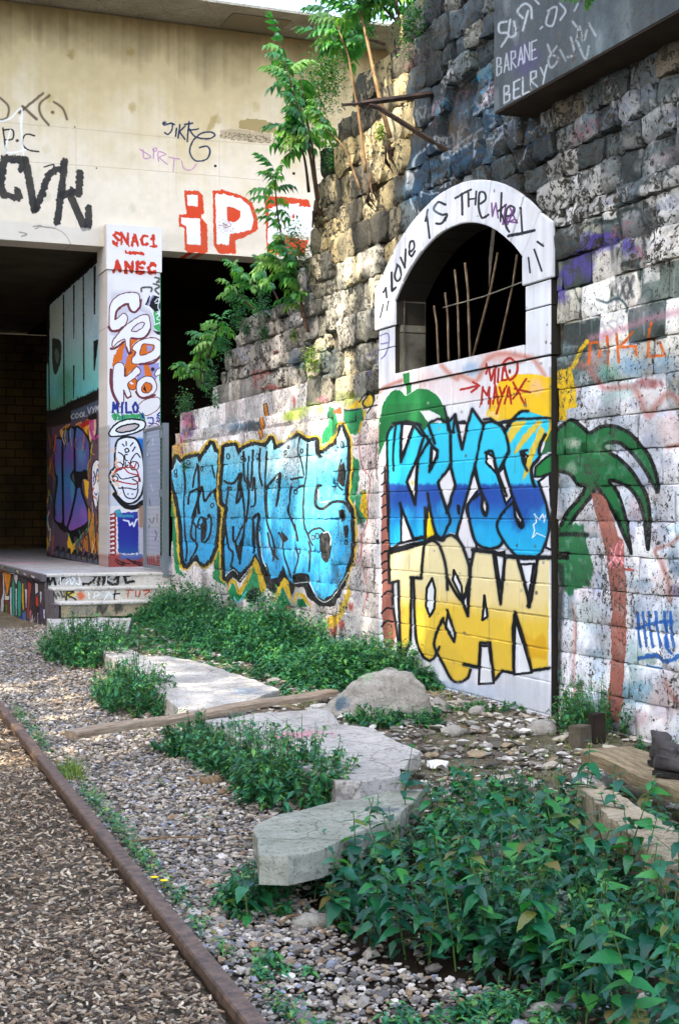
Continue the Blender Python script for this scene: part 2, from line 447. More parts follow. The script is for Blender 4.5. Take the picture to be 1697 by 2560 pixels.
# soft washes high on the wall
W.crop = (1000, 0, 2.2496)
for x, y, rx, ry, c, a in [(330,600,150,90,'2a5f86',.5),(180,900,160,130,'2c5c86',.65),(480,690,150,110,'35709a',.5),(430,900,170,120,'2e5f86',.6),(90,1080,120,100,'2a5f8c',.6),
  (470,430,60,90,'3b8fc0',.5),(280,630,90,70,'2f7fa5',.5),(600,950,120,120,'3c4c50',.4),(700,760,130,50,'8a6d48',.3)]: W.spray(c, x, y, rx, ry, a)
for x, y, rx, ry, c, a in [(1150,1360,90,60,'5a4fa5',.7),(1010,1470,80,80,'5a4fa5',.6),(1290,1410,50,40,'6a68b0',.6),(1420,940,110,90,'e2dfdc',.6),(900,1030,70,70,'dad8d2',.5),(1130,1020,90,60,'d8d6d0',.4),
  (1300,800,90,60,'c9c6be',.5),(1200,590,60,60,'b8b4aa',.5),(1500,720,70,60,'b0aea8',.4)]: W.spray(c, x, y, rx, ry, a)
for p in ['60 960 70 880 150 830 200 800','40 960 45 1060 70 1170 110 1200','430 760 410 860 420 900','520 720 560 690 590 740 560 780 520 860','640 780 690 840 660 920','270 830 300 800 420 720','400 660 480 600 560 560']:
    W.st('b9c4d2', 14, p, a=.75, soft=3)
W.st('1f2f40', 22, '60 1000 200 960 330 900', a=.5, soft=6); W.text('KLUM', 120, 1110, 40, 60, 'b5bfcc', 8, dx=(.93,-.36), a=.7)
W.st('2f9ad0', 14, '450 520 470 470 510 480 500 540 460 560', a=.8); W.st('2f9ad0', 10, '360 470 380 440 420 430 400 480', a=.7)
for p in ['1170 380 1160 440 1180 520','1290 430 1310 480 1290 540 1320 500','1020 620 1030 560 1040 700','1170 520 1200 480 1230 520 1210 600','720 230 900 260']: W.st('c9c9cc', 11, p, a=.6, soft=3)
for p in ['1100 1180 1240 1140 1250 1100 1180 1120','980 900 1060 960 1000 1010','1180 1380 1185 1520','1210 1400 1200 1560']: W.st('2c3434', 20, p, a=.55, soft=5)
W.st('5548a8', 26, '960 1500 1010 1440 1060 1420 1100 1340 1150 1320', a=.75, soft=6); W.st('5548a8', 20, '890 1560 930 1500 980 1530 940 1600', a=.7, soft=6)
# generations of half lost tags over the dark courses
rt = random.Random(404); W.crop = (0, 0, 1)
for _ in range(75):
    u0, v0 = rt.uniform(1390, 1690), rt.uniform(250, 1000)
    if rt.random() < 0.4: u0, v0 = rt.uniform(1010, 1400), rt.uniform(150, 440)
    if rt.random() < 0.12: u0, v0 = rt.uniform(560, 900), rt.uniform(800, 960)
    txt = ''.join(rt.choice('AEKMNORSTZVX') for _ in range(rt.choice([2, 3, 4]))); sl = -0.42 if v0 < 600 else -0.22
    W.text(txt, u0, v0, rt.uniform(10, 26), rt.uniform(25, 70), rt.choice(['dfe0e2', 'c9ccd4', '2b3236', '3a5f80', '8a90a8', 'e6e2de', '1f2426', 'a06a7a', 'c4c8cc']), rt.uniform(3, 9), dx=(.93, sl), a=rt.uniform(.25, .65), soft=rt.choice([1.5, 3, 5]), rough=4, wob=0.08)
for _ in range(60):
    u0, v0 = rt.uniform(1380, 1697), rt.uniform(300, 1750); W.spray(rt.choice(['e8e8ee', 'd8dce6', '6a7a80', 'c8b8b8', '8fa8c0', 'f0eef0', '4a5456']), u0, v0, rt.uniform(14, 46), rt.uniform(12, 60), rt.uniform(.15, .45))
for _ in range(70):
    u0, v0 = rt.uniform(1385, 1697), rt.uniform(900, 1800); W.spray(rt.choice(['e0b4b0', 'a8d0dc', 'b8c4e4', 'd8a8b0', '9cc8c0', '8a98c0', 'e8d0c0', '5a7a90', '2e5a78']), u0, v0, rt.uniform(14, 50), rt.uniform(14, 60), rt.uniform(.2, .5))
for _ in range(26):
    u0, v0 = rt.uniform(850, 950), rt.uniform(1000, 1560); W.spray(rt.choice(['e0b4b0', 'f0e0e0', '9aa0a0', '4a4c48', 'd8c8c8']), u0, v0, rt.uniform(6, 24), rt.uniform(10, 50), rt.uniform(.2, .5))
for _ in range(50):      # runs of rain and paint
    u0, v0 = rt.uniform(1000, 1697), rt.uniform(150, 1500); W.st(rt.choice(['1d1f1e', 'd8d8d8', '3a3a38', 'c8ccd0']), rt.uniform(2, 5), f'{u0} {v0} {u0+rt.uniform(-2,2)} {v0+rt.uniform(30,120)}', a=rt.uniform(.15, .45), soft=2)
# black piece and tags at mid height on the right
W.crop = (1350, 450, 3.942)
W.st('33403f', 60, '540 410 700 380 740 250 830 190', a=.85, soft=8); W.st('33403f', 36, '750 480 760 330 860 280 960 290', a=.8, soft=6)
W.st('33403f', 30, '960 370 1010 500 1020 680', a=.7, soft=6); W.poly('32403f', '750 810 860 800 1000 760 990 870 960 1010 920 870 760 850', a=.8, soft=4)
W.st('2f4a52', 22, '540 1180 640 1210 740 1170 830 1240 830 1300', a=.85, soft=4); W.st('2f4a52', 18, '740 1170 742 1090', a=.8, soft=4)
W.st('2f4a52', 14, '930 1240 1000 1120 1080 1090 1100 1230', a=.6, soft=4); W.st('33403f', 14, '700 620 700 760|', a=.8) if 0 else None
W.st('2b3032', 14, '735 840 745 720 790 640', a=.8); W.st('33403f', 16, '330 1080 380 1210', a=.7)
W.st('d9dbd8', 8, '670 1300 690 1350 760 1350 790 1320'); W.st('6a7f86', 8, '670 1270 720 1240 790 1280 760 1330', a=.7)
for x, y, rx, ry in [(180,1130,90,100),(240,960,80,90),(380,780,90,90),(500,640,100,130),(450,900,60,120),(880,640,60,70)]: W.spray('5549a8', x, y, rx, ry, .8)
W.poly('f2eee8', '980 800 1150 760 1160 980 1000 1020', a=.8, soft=2); W.poly('ece8e2', '600 270 700 230 700 370 600 400', a=.8)
W.poly('e6e2dc', '600 900 800 700 820 1000 650 1100', a=.55, soft=8); W.spray('e8e6e2', 730, 1300, 90, 80, .8)
W.poly('f0ece8', '1000 60 1160 50 1150 240 1030 250', a=.6, soft=3)
W.st('c98ba0', 60, '480 1560 700 1500 900 1430 1100 1360 1400 1290', a=.6, soft=14)
for x, y, rx, ry, c, a in [(200,1700,140,110,'7fa39a',.5),(640,1560,90,60,'d6a3b4',.6),(760,1780,150,130,'a8c4d8',.6),(650,1900,130,110,'4f9f88',.6),(900,1850,160,120,'6f9fc6',.6),(1250,1850,200,130,'7f9fb8',.6),
  (1050,2010,160,60,'8c3a3a',.7),(400,1830,150,50,'b5725f',.6),(860,1640,120,90,'8a90b5',.4),(1180,1780,130,60,'7db0cf',.5)]: W.spray(c, x, y, rx, ry, a)
for p in ['465 1610 540 1600 565 1640 560 1740','465 1610 468 1810','640 1540 655 1650 660 1830','735 1520 765 1800','900 1500 760 1650 920 1640 930 1730','1080 1410 1050 1560 1040 1740 1200 1730 1150 1600']:
    W.st('e0661e', 26, p, curve=False, a=.95)
W.st('e8c020', 40, '440 1590 380 1680 320 1830 200 1900 140 1900', a=.95)
W.st('b0685c', 55, '480 1880 530 1960 620 2050 880 2040 960 2140 1040 2330 1120 2230 1240 2110 1368 2200', a=.65, soft=12)
W.poly('e9c01c', '60 1900 140 1870 300 1880 335 2000 320 2150 340 2230 240 2270 230 2366 100 2366 60 2300', rough=5)
# lower right: white ground, palm
W.crop = (1350, 1000, 2.784)
for x, y, rx, ry, c, a in [(900,200,120,160,'dcc0bc',.7),(860,1250,100,180,'e0c8c4',.6),(900,2000,110,200,'d8c3c2',.6),(640,2050,130,90,'7fb8cf',.6),(700,2000,90,60,'5fa5c0',.5),(430,2150,260,150,'b8c8d6',.5),
  (930,1150,60,120,'4f6f86',.7),(300,1500,160,120,'a9c4c0',.4),(730,1800,110,60,'5f8a78',.6),(640,1800,90,200,'a8cfc8',.5),(930,1330,50,60,'6a5a80',.6),(120,1650,110,250,'b9c2cc',.4)]: W.spray(c, x, y, rx, ry, a)
W.st('a8695a', 26, '870 330 960 310 966 270', a=.7, soft=6); W.st('a8695a', 26, '966 940 900 1000 790 1050 840 1160 880 1260 890 1400', a=.75, soft=8)
W.st('a8695a', 30, '860 1950 900 2050 960 2120', a=.7, soft=8); W.st('b57a6a', 22, '215 1420 230 1560 222 1800 225 2100', a=.6, soft=7)
G = '1f6b3a'; GD = '0f1512'
fr = ['330 230 420 185 520 190 620 240 700 330 760 420 810 580 800 640 760 560 700 460 620 360 540 300 450 300 430 340 540 410 630 500 700 620 740 740 745 860 740 1040 725 960 700 780 660 680 590 600 500 560 480 580 540 680 590 860 615 1060 590 1000 520 840 460 720 390 620 350 660 270 760 200 860 150 940 130 900 180 780 250 700 300 600 250 590 180 510 60 500 0 540 0 400 60 260 130 190 200 140 280 190']
for p in fr: W.poly(G, p, curve=True, rough=5, out=GD, ow=26)
W.spray('3f8a50', 400, 330, 130, 80, .5); W.spray('c9c4b8', 215, 300, 60, 50, .8); W.spray('b9b8aa', 210, 480, 50, 60, .6)
W.poly(G, '130 880 290 870 300 960 330 1080 360 1160 330 1280 230 1330 190 1370 150 1330 110 1200 100 1000', rough=9, a=.92, soft=3)
W.poly('dadde2', '300 960 400 960 420 1150 350 1170', a=.8, rough=6); W.st(GD, 30, '60 940 200 935 310 940', a=.85, soft=4); W.poly('0d0d0c', '100 1060 190 1055 190 1115 100 1110')
W.poly('a5685a', '340 660 385 630 450 700 500 860 530 960 560 980 575 1160 590 1400 590 1700 575 1900 560 2100 540 2250 430 2240 470 1960 490 1700 485 1440 440 1040 400 900 370 780', rough=5)
W.st('7a4a40', 12, '560 1010 570 1180', a=.5); W.poly('e07a80', '440 1100 480 1020 560 985 575 1150 470 1170', a=.8, rough=8)
for p in ['470 1030 500 1100 460 1150','520 1000 500 1080 540 1140','560 990 540 1090 570 1140']: W.st('f6c8c8', 8, p, a=.9)
W.st('c43a30', 14, '580 1180 640 1190 600 1170', a=.8)
for x in (660, 700, 740, 790, 850, 890): W.st('1f5fb5', 20, f'{x} 1480 {x+10} 1600 {x+30} 1720', a=.9, rough=4)
W.st('1f5fb5', 26, '650 1590 760 1560 900 1540', a=.8, rough=4); W.st('1f5fb5', 30, '680 1800 780 1780 870 1820 966 1770', a=.9, rough=5); W.st('1f5fb5', 16, '730 1850 830 1870', a=.8); W.st('1f5fb5', 18, '870 1560 860 1700 900 1760', a=.9, rough=4)
# soft dark strip next to the panel
W.crop = (0, 0, 1); W.st('1c1f1e', 26, '1391 1420 1388 1600 1384 1760', a=.75, soft=8)
# between the two pieces: pinkish white with a thin red line
W.crop = (640, 950, 3.6406)
for x, y, rx, ry, c, a in [(1000,620,110,220,'dcc6c6',.8),(990,1450,130,320,'dfcccc',.8),(1090,1500,60,700,'d5d2d6',.7),(930,1900,110,200,'a8a6aa',.6),(1100,300,70,120,'d8c4c0',.7)]: W.spray(c, x, y, rx, ry, a)
W.st('b8584f', 9, '930 480 925 620 960 800 1020 900 1010 1100 1000 1300 950 1430 950 1650 990 1850 1000 1950 960 2110', a=.8); W.st('b8584f', 8, '940 1400 960 1450 920 1660 880 1600', a=.7)
W.st('1a1c1a', 12, '1085 560 1080 760 1090 900', a=.7, soft=4); W.st('1a1c1a', 10, '1070 1680 1065 1900', a=.7); W.poly('0c0b0a', '1080 1450 1135 1455 1135 1500 1085 1495')
for x, y, rx, ry, c, a in [(800,160,150,60,'8fa53c',.6),(330,300,140,70,'b4cc50',.95),(250,330,80,60,'c2d85a',.9),(430,230,90,60,'a9bd5c',.7),(600,180,60,40,'c9808c',.8),(560,260,60,70,'a9bd5a',.6),(860,220,120,60,'9aa050',.7),
   (490,380,60,60,'c9c2c6',.9),(260,430,90,50,'ead9cf',.9),(400,420,100,60,'e6d9c4',.8),(30,60,60,30,'a04840',.6),(235,190,20,60,'b0403a',.7),(750,170,80,80,'86907a',.6)]: W.spray(c, x, y, rx, ry, a)
Y1 = 'dfb92e'; GR = '1c8a55'
W.poly(GR, '640 240 700 250 730 400 720 480 650 560 590 590 590 500 640 420', rough=5); W.poly('a8562a', '700 270 760 250 770 310 690 310', rough=5)
W.poly(GR, '790 280 960 270 950 400 900 500 850 490 800 380', rough=5); W.st('12140f', 14, '790 270 850 280 1090 230', a=.9)
W.poly(Y1, '820 260 900 190 960 160 940 260 990 280 930 490 905 480 960 330 960 250', rough=4); W.poly('d4b42a', '960 210 1010 130 1050 160 1040 230 990 250', curve=True, out='14140f', ow=14); W.st('14140f', 14, '930 200 970 140 1030 110 1060 180 1000 300', a=.9)
W.poly(GR, '850 680 930 740 930 900 880 1130 840 1100 820 900', rough=6); W.poly(GR, '930 1020 990 1000 1000 1280 900 1330 890 1060', rough=6, a=.9); W.poly('e2b81c', '960 1000 1000 1040 1000 1280 930 1180 950 1050', rough=6)
W.st('151515', 40, '870 820 850 900', a=.8, soft=6); W.st('25282a', 30, '880 1160 960 1330', a=.8, soft=8)
# blue piece
W.crop = (400, 950, 2.6133)
for x, y, rx, ry, c, a in [(120,260,50,70,'c8689a',.9),(140,340,60,50,'4a3a6a',.8),(120,440,60,60,'d0a030',.8),(560,300,90,40,'22303a',.8),(470,310,60,40,'2f5f7a',.6),(400,280,60,60,'8fa8b8',.5),(300,290,60,60,'a8b4b8',.5)]: W.spray(c, x, y, rx, ry, a)
for q in range(26):
    x = rng.uniform(85, 160); y = rng.uniform(210, 470); W.st(rng.choice(['d070a8', 'c0509a', '3a2f6a', 'd8a830', 'a83060', '5a8ab0']), 6, f'{x} {y} {x+3} {y+rng.uniform(25,60)}', a=.8)
W.poly('e08a1e', '600 160 620 150 640 260 670 370 650 390 620 290', out='5a2a10', ow=6)
W.poly('1d8a50', '70 720 130 1250 170 1300 100 1260 60 900', rough=5); W.poly('1d8a50', '355 470 410 440 425 800 420 1350 340 1300 370 900', rough=5); W.poly('1d8a50', '60 540 120 500 160 620 90 800 60 760', a=.7)
SA1 = '75 590 100 510 120 545 165 520 240 500 250 545 280 500 330 420 345 470 375 480 360 600 360 690 345 740 370 830 368 960 352 1080 320 1170 285 1200 250 1180 235 1140 190 1180 160 1210 150 1150 140 960 110 780 78 640'
SB1 = '420 440 480 430 500 500 540 450 610 425 680 440 720 390 740 460 900 370 960 410 1010 395 1020 490 1060 480 1130 420 1180 310 1215 400 1215 560 1200 720 1195 780 1232 850 1245 1000 1235 1150 1190 1290 1120 1400 1060 1435 1010 1405 970 1330 960 1280 870 1280 860 1330 830 1300 800 1210 760 1290 720 1300 690 1200 650 1200 615 1130 580 1200 520 1260 470 1215 420 1290 415 1100 430 900 440 830 405 800 400 700'
for S_ in (SA1, SB1):
    P = parse(S_); P2 = ' '.join(f'{a} {b}' for a, b in P)+f' {P[0][0]} {P[0][1]}'
    W.st(Y1, 74, P2, curve=False, rough=4, a=.95)
    W.st('12151a', 48, P2, curve=False, rough=3)
W.poly('12151a', '420 1290 470 1215 520 1260 615 1130 690 1250 760 1290 800 1210 860 1340 960 1290 1010 1400 1060 1440 1120 1400 1190 1290 1210 1330 1130 1480 1040 1480 960 1420 930 1340 880 1340 850 1420 800 1300 740 1400 660 1330 610 1200 520 1330 470 1290 430 1340', rough=3)
W.poly(Y1, '430 1330 460 1300 490 1310 510 1370 560 1290 615 1160 640 1200 680 1330 690 1360 650 1400 610 1230 560 1340 510 1430 480 1330 450 1340 432 1400', rough=3)
W.poly('1c9a5c', '440 1380 470 1320 500 1400 530 1400 580 1300 610 1220 640 1330 650 1400 560 1420 500 1450 450 1430', rough=3); W.poly('15161a', '560 1400 600 1350 650 1370 670 1440 620 1460 560 1450', rough=3)
W.st('6ad0ea', 9, '470 1410 500 1455 530 1420 560 1380'); W.poly('7a4f8a', '625 1430 680 1410 685 1450 650 1560 630 1500', out='dadada', ow=7)
W.poly(Y1, '740 1420 760 1360 800 1290 830 1310 860 1460 880 1390 940 1400 990 1490 930 1440 890 1400 870 1470 830 1420 800 1350 770 1400 745 1480', rough=3); W.poly('1c8a55', '760 1440 800 1350 830 1440 850 1470 760 1540', rough=4)
W.poly('1c8a55', '890 1430 930 1430 960 1480 890 1480', rough=4); W.poly(Y1, '1080 1560 1150 1520 1200 1400 1225 1330 1240 1400 1170 1580 1090 1640', rough=5, a=.9)
for x, y, c in [(690,1545,'b07ab0'),(1120,1640,'b03a30'),(1180,1600,'b83a30'),(1170,1700,'3a5a98'),(1240,1480,'b03a30'),(820,1500,'c03a30')]: W.spray(c, x, y, 24, 36, .8)
gr = [(300, 'c8eef8'), (480, '8ad8f0'), (640, '58c4ea'), (850, '50bce8'), (1000, '3cb0e6'), (1250, '34a8e4'), (1430, '48b8ec')]
W.poly('4fb0dc', SA1, grad=gr); W.poly('4fb0dc', SB1, grad=gr)
for x, y, rx, ry, c, a in [(850,520,90,170,'eef6f6',.85),(720,560,90,110,'cfeaf0',.6),(620,650,60,160,'b4e2ee',.5),(480,520,60,50,'8fd8e8',.5),(1090,640,80,90,'2f98cc',.5),(1080,560,70,60,'66d0d8',.6),(1000,830,90,70,'66d0c8',.5),(1100,1000,60,80,'3a9ad0',.4),(1110,1250,70,90,'3aa0d8',.4),(900,1150,90,90,'58b0d8',.4),(700,1090,12,60,'a090c8',.6)]: W.spray(c, x, y, rx, ry, a)  # the whitest spray is the sunlit patch, put into the paint colour
BK = '15181c'
for wd, p in [(10,'150 540 160 700 150 800 160 1000 170 1100 165 1180'),(9,'240 550 220 640 210 700'),(10,'180 810 190 740 235 715 250 720 240 800 200 1000 230 1060 235 1100 190 1180'),(12,'245 560 250 700 235 800 205 900'),
  (12,'250 870 245 780 270 700 285 790 330 740 350 720'),(10,'240 960 260 900 300 910 320 880 330 940 320 1020 290 1060 270 1040 275 940'),(8,'330 560 350 640'),(8,'210 930 230 960 232 1070'),
  (12,'415 660 440 675 480 670 525 610 520 700 520 760 495 800 515 640'),(10,'540 470 545 640 570 700 560 900 530 960 480 1060 470 960'),(10,'440 700 420 900 440 1080 470 1130 460 1220'),(8,'575 500 570 640 585 700 560 640'),
  (10,'600 460 595 620 585 700'),(9,'650 450 640 600 660 690'),(10,'525 700 545 860 540 1000 520 1200'),(14,'595 910 640 880 625 1000 640 1130 680 1290'),(9,'600 720 610 640 620 800 590 830'),
  (9,'690 470 680 700 690 900 740 1080 730 1180'),(12,'680 700 700 690 780 610 770 700'),(10,'700 700 690 780 700 900'),(9,'910 380 895 460 925 560 930 620'),(10,'850 650 925 635'),(9,'960 420 950 600 930 740 930 920 960 1020 975 1060 990 1080'),
  (10,'850 700 840 800 830 860 870 960 890 1050'),(10,'935 690 900 700 880 720'),(14,'1040 690 1020 700 1010 780 1020 830 1060 840 1120 800 1190 800 1230 860'),(10,'955 1010 990 980 1040 970 1070 1000'),
  (9,'960 1060 975 1120 965 1250'),(9,'700 1000 720 1100 760 1170'),(9,'770 1000 800 1060 800 1120 850 1290'),(8,'880 1100 900 1160 870 1260'),(8,'1180 520 1160 600 1150 680 1180 720')]: W.st(BK, wd*1.35, p, rough=1.0)
for p in ['275 930 275 900 300 915 305 980 290 1045 272 1030','770 620 780 600 785 680 765 820 750 820 765 720','490 1050 500 1090 530 1020 525 1180 500 1150 480 1080','595 910 610 930 615 1100 600 1130 590 1000','790 985 800 1000 830 1040 800 1060 780 1010','1035 1020 1060 990 1100 1000 1115 1060 1110 1130 1090 1190 1060 1180 1040 1130','1165 860 1190 850 1200 900 1180 930','1190 960 1215 950 1220 1010 1200 1030','1005 400 1030 420 1040 480 1060 500 1030 510 1010 470','1150 640 1190 540 1205 600 1190 700','870 1270 960 1270 960 1340 870 1350']:
    W.poly(BK, p, curve=True)
W.st('e4eef0', 6, '1060 1000 1090 995 1108 1030 1108 1080'); W.st('e4eef0', 6, '970 1310 1000 1390 1060 1450 1120 1420 1180 1330 1220 1260'); W.st('e4eef0', 6, '190 1230 230 1190 260 1240 290 1260 340 1200'); W.st('e4eef0', 6, '420 1280 470 1240 500 1270'); W.st('e4eef0', 5, '520 1310 590 1220'); W.st('e4eef0', 5, '1025 720 1030 790 1060 800 1100 790'); W.st('e4eef0', 5, '870 1330 960 1320')
W.st('e4eef0', 5, '77 600 105 530 130 560'); W.st('e4eef0', 5, '640 1000 660 1150 690 1240'); W.st('e4eef0', 5, '730 740 765 620')
for x, y, r in [(98,600,12),(100,625,8),(180,540,12),(270,580,12),(340,820,12),(440,500,14),(530,510,9),(545,520,9),(632,500,14),(455,710,9),(815,475,14),(835,440,8),(925,465,11),(1145,450,12),(1185,425,17),(640,970,10),(880,730,13),(765,660,9),(735,1130,12),(900,1120,13),(990,1030,13),(1020,1020,15),(1185,880,12),(255,960,12),(970,1125,9),(1205,1060,12)]:
    W.st(BK, 7, ' '.join(f'{x+r*math.cos(t*.9)*.75:.1f} {y+r*math.sin(t*.9)*1.25:.1f}' for t in range(8)), rough=.6)
# tags on the dirty courses above
W.crop = (500, 400, 3.136)
for p in ['470 1500 500 1505','450 1540 460 1600 440 1680','340 1660 350 1780','340 1670 380 1650 370 1720','410 1650 400 1730','380 1790 470 1780 540 1790']: W.st('b04a48', 14, p, a=.75, soft=4)
W.text('VON', 625, 1620, 28, 60, '44607a', 12, a=.75, soft=4); W.spray('5f7a8f', 680, 1560, 80, 80, .35)
for p in ['1310 1540 1360 1500 1400 1470','1380 1560 1340 1640 1320 1720','1400 1400 1470 1380 1460 1500 1420 1560 1410 1460 1470 1440']: W.st('4f4890', 12, p, a=.75, soft=4)
for x, y in [(1300,830),(1340,800),(1400,1130)]: W.spray('d8c4c0', x, y, 50, 35, .6)
W.img = np.clip(W.img, 0, 1)
keepmask(W, w0*0.8, 0.3, 0.27, 0.42, 11, 41)
# stones the paint never reached stay bare
wall.finish()

# ---- bricked-up arch
PX = 4.72
pan = Canvas('arch_panel_paint', 'x', PX, 7.9, 11.3, -0.1, 4.2, 300, 'e4e6ee', 2)
pan.img *= (0.93+0.12*vnoise(pan.H, pan.W, 90, 5, 4))[..., None]
B = pan
B.img *= (0.90+0.16*vnoise(1, B.W, 22, 51, 4))[..., None]*(0.95+0.1*vnoise(B.H, B.W, 200, 52, 3))[..., None]
B.crop = (850, 400, 2.4123)
for x, y, rx, ry, c, a in [(700,1300,500,60,'dcd8dc',.5),(480,1330,150,90,'e2c4c4',.7),(700,1390,200,90,'e8d6d8',.7),(1000,1190,170,50,'c99a94',.6),(800,1260,60,50,'8fb0d8',.7),(1180,900,100,200,'dce4ee',.5),(280,1100,50,150,'ccd4e0',.5),(420,1300,60,40,'b8c4c4',.4)]: B.spray(c, x, y, rx, ry, a)
B.st('c47a6a', 20, '240 1400 270 1370 380 1330', a=.8, soft=6); B.st('c47a6a', 26, '620 1240 700 1320 720 1300 820 1330 880 1220 960 1170 1080 1180 1170 1210 1230 1300', a=.75, soft=9)
B.poly('f0c41e', '880 1540 930 1400 960 1330 1060 1290 1180 1290 1240 1310 1290 1310 1290 1700 1180 1700 1100 1560 920 1570', rough=3, curve=False); B.spray('e8b8a8', 1180, 1370, 60, 60, .7); B.spray('f2dcc0', 920, 1540, 50, 30, .6)
B.poly('1d6b35', '385 1290 425 1280 430 1400 400 1420', soft=2); B.poly('1d7a3e', '245 1540 260 1470 310 1400 360 1390 400 1420 470 1380 540 1390 600 1440 630 1520 640 1600 640 1700 560 1700 520 1600 440 1530 360 1510 300 1590 270 1700 220 1800 200 1700', curve=True)
B.st('efefef', 10, '245 1590 280 1530 350 1495'); B.poly('e8e6ea', '490 1520 540 1510 590 1530 620 1570 560 1560 520 1570')
# mural of two words
B.crop = (930, 1000, 3.336)
B.poly('1c6e38', '80 130 130 30 320 30 450 20 600 40 640 200 620 260 560 140 480 90 400 95 440 170 500 330 470 340 390 220 300 190 190 190 120 280 60 400 45 620 30 500 30 420 60 260', curve=False)
B.poly('e6e6ec', '400 90 480 85 560 130 580 190 470 190')
B.poly('2ec2e8', '190 200 330 205 370 215 430 260 470 205 560 190 640 205 650 160 690 120 715 190 790 195 840 75 930 190 990 185 1060 210 1110 265 1150 190 1240 100 1300 95 1470 150 1470 240 1440 300 1390 400 1385 470 1330 560 1330 650 1385 680 1420 790 1460 900 1472 1050 1440 1210 1380 1300 1280 1325 1215 1315 1150 1250 1095 1170 1050 1230 960 1240 880 1200 840 1120 800 1000 760 900 705 1120 650 1105 580 1165 530 1110 440 1190 345 1165 240 1190 140 1225 135 900 122 480 130 290',
   grad=[(100,'35cdf0'),(690,'2fc4ea'),(715,'2450a4'),(840,'2452a8'),(980,'1f86cc'),(1080,'1fa6e0'),(1330,'28b8ea')])
for x, y, rx, ry in [(1250,860,170,120),(900,800,90,110),(310,790,60,70),(1230,1000,90,120)]: B.spray('23459a', x, y, rx, ry, .55)
for x, y in [(1440,960),(900,1100),(300,960),(580,900)]: B.spray('2fb4ea', x, y, 50, 90, .6)
WH = 'e9e8ee'
cnt = ['255 200 345 205 240 490 236 330','375 480 378 560 355 870 330 780 290 680','240 895 345 1170 240 1190','500 390 542 430 536 470 488 560','650 555 690 710 622 940 545 690','708 190 795 195 750 410','850 590 895 735 795 870 808 990 850 1150 872 1210 850 1330 780 1330 705 1120 765 900','955 440 1010 470 1032 610 950 520','915 780 960 880 950 965 918 900','1098 555 1165 800 1115 870 1038 620','1255 430 1290 465 1275 550','1175 850 1245 1000 1238 1060 1195 970','1385 680 1475 610 1490 900 1490 1250 1440 1230 1475 1050 1450 870','1070 195 1140 185 1105 255']
for p in cnt: B.poly(WH, p, out='0b0d12', ow=20)
B.poly('e8d010', '465 880 490 960 525 1110 520 1150 440 1195 450 1020', out='0b0d12', ow=16); B.spray('e8c818', 335, 690, 12, 22, 1)
for p in ['1170 180 1290 175 1150 360 1110 330','1250 300 1380 170 1420 180 1290 340 1190 460 1180 440','1400 210 1440 260 1340 470 1310 600 1250 680 1270 560 1320 400','1440 100 1540 100 1530 600 1480 200']: B.poly('e8c23a', p, a=.93)
K_ = '0b0d12'
for wd, p, cv in [(22,'185 205 130 290 122 480 135 900 140 1225 235 1190',1),(16,'200 210 175 400 178 590',1),(22,'250 200 238 350 238 520 350 215 430 310 380 480 290 680 355 870 380 500 480 330',0),(20,'390 215 500 380 545 420 540 480 475 600 495 390',0),(22,'470 210 520 360',1),
   (20,'630 150 650 300 655 540 545 690 640 960 650 1010 580 1165',0),(22,'640 180 690 120 720 290 748 410 795 200 835 75 930 210',0),(20,'640 250 670 270 690 130',0),(20,'930 200 900 330 855 560 700 1130',0),(22,'650 540 690 710 620 940',0),
   (22,'930 190 1000 180 1060 210 1110 280 1140 420 1110 480 1040 610',1),(22,'860 560 900 740 960 880 945 965 915 900 915 780 795 880 810 1000 860 1180 960 1240 1050 1225 1090 1180',1),(22,'945 440 1000 430 1030 560 1120 800',1),(22,'1110 260 1160 180 1230 100 1300 95',1),(20,'1140 430 1095 540 1170 800 1250 1010 1240 1070 1195 990 1170 860 1040 1030 1110 1200 1215 1310 1290 1325 1380 1300 1440 1200 1472 1050 1455 880 1380 680',1),
   (26,'1440 290 1390 400 1390 480 1330 560 1330 650 1350 720',1),(24,'440 900 440 1190',1),(22,'460 780 490 960 530 1110 580 1165',1),(34,'580 1165 500 1150 450 1190',1),(30,'345 1165 440 1140',0),(22,'230 860 240 900 345 1165',0),(16,'630 250 620 150 600 60',1),(26,'180 200 300 185 400 210',1),(20,'480 190 560 160 620 190',1),(22,'700 190 770 180',1),(20,'930 160 980 155 1040 190 1200 160 1480 150 1560 145',0),(14,'1110 240 1130 200 1180 150',1),(20,'1240 430 1290 420',1),(20,'1240 440 1255 520 1290 590',1)]: B.st(K_, wd*1.5, p, curve=bool(cv), a=.25, soft=6); B.st(K_, wd, p, curve=bool(cv), soft=2.2, rough=1.6)
B.poly('1f7a3c', '1350 640 1360 560 1420 500 1490 450 1560 440 1560 600 1480 610 1400 640', out=K_, ow=18); B.poly('1a5a30', '1400 460 1440 360 1500 200 1560 200 1560 420 1480 430', a=.9)
B.poly('0b0d10', '705 870 735 885 730 950 712 945', curve=True); B.st('e8eef4', 9, '1330 1150 1350 1090 1340 1040 1365 1020 1350 950 1390 1000 1420 950 1430 1020 1440 960', curve=False); B.st('e8eef4', 8, '1330 1150 1370 1110 1440 1140', curve=False)
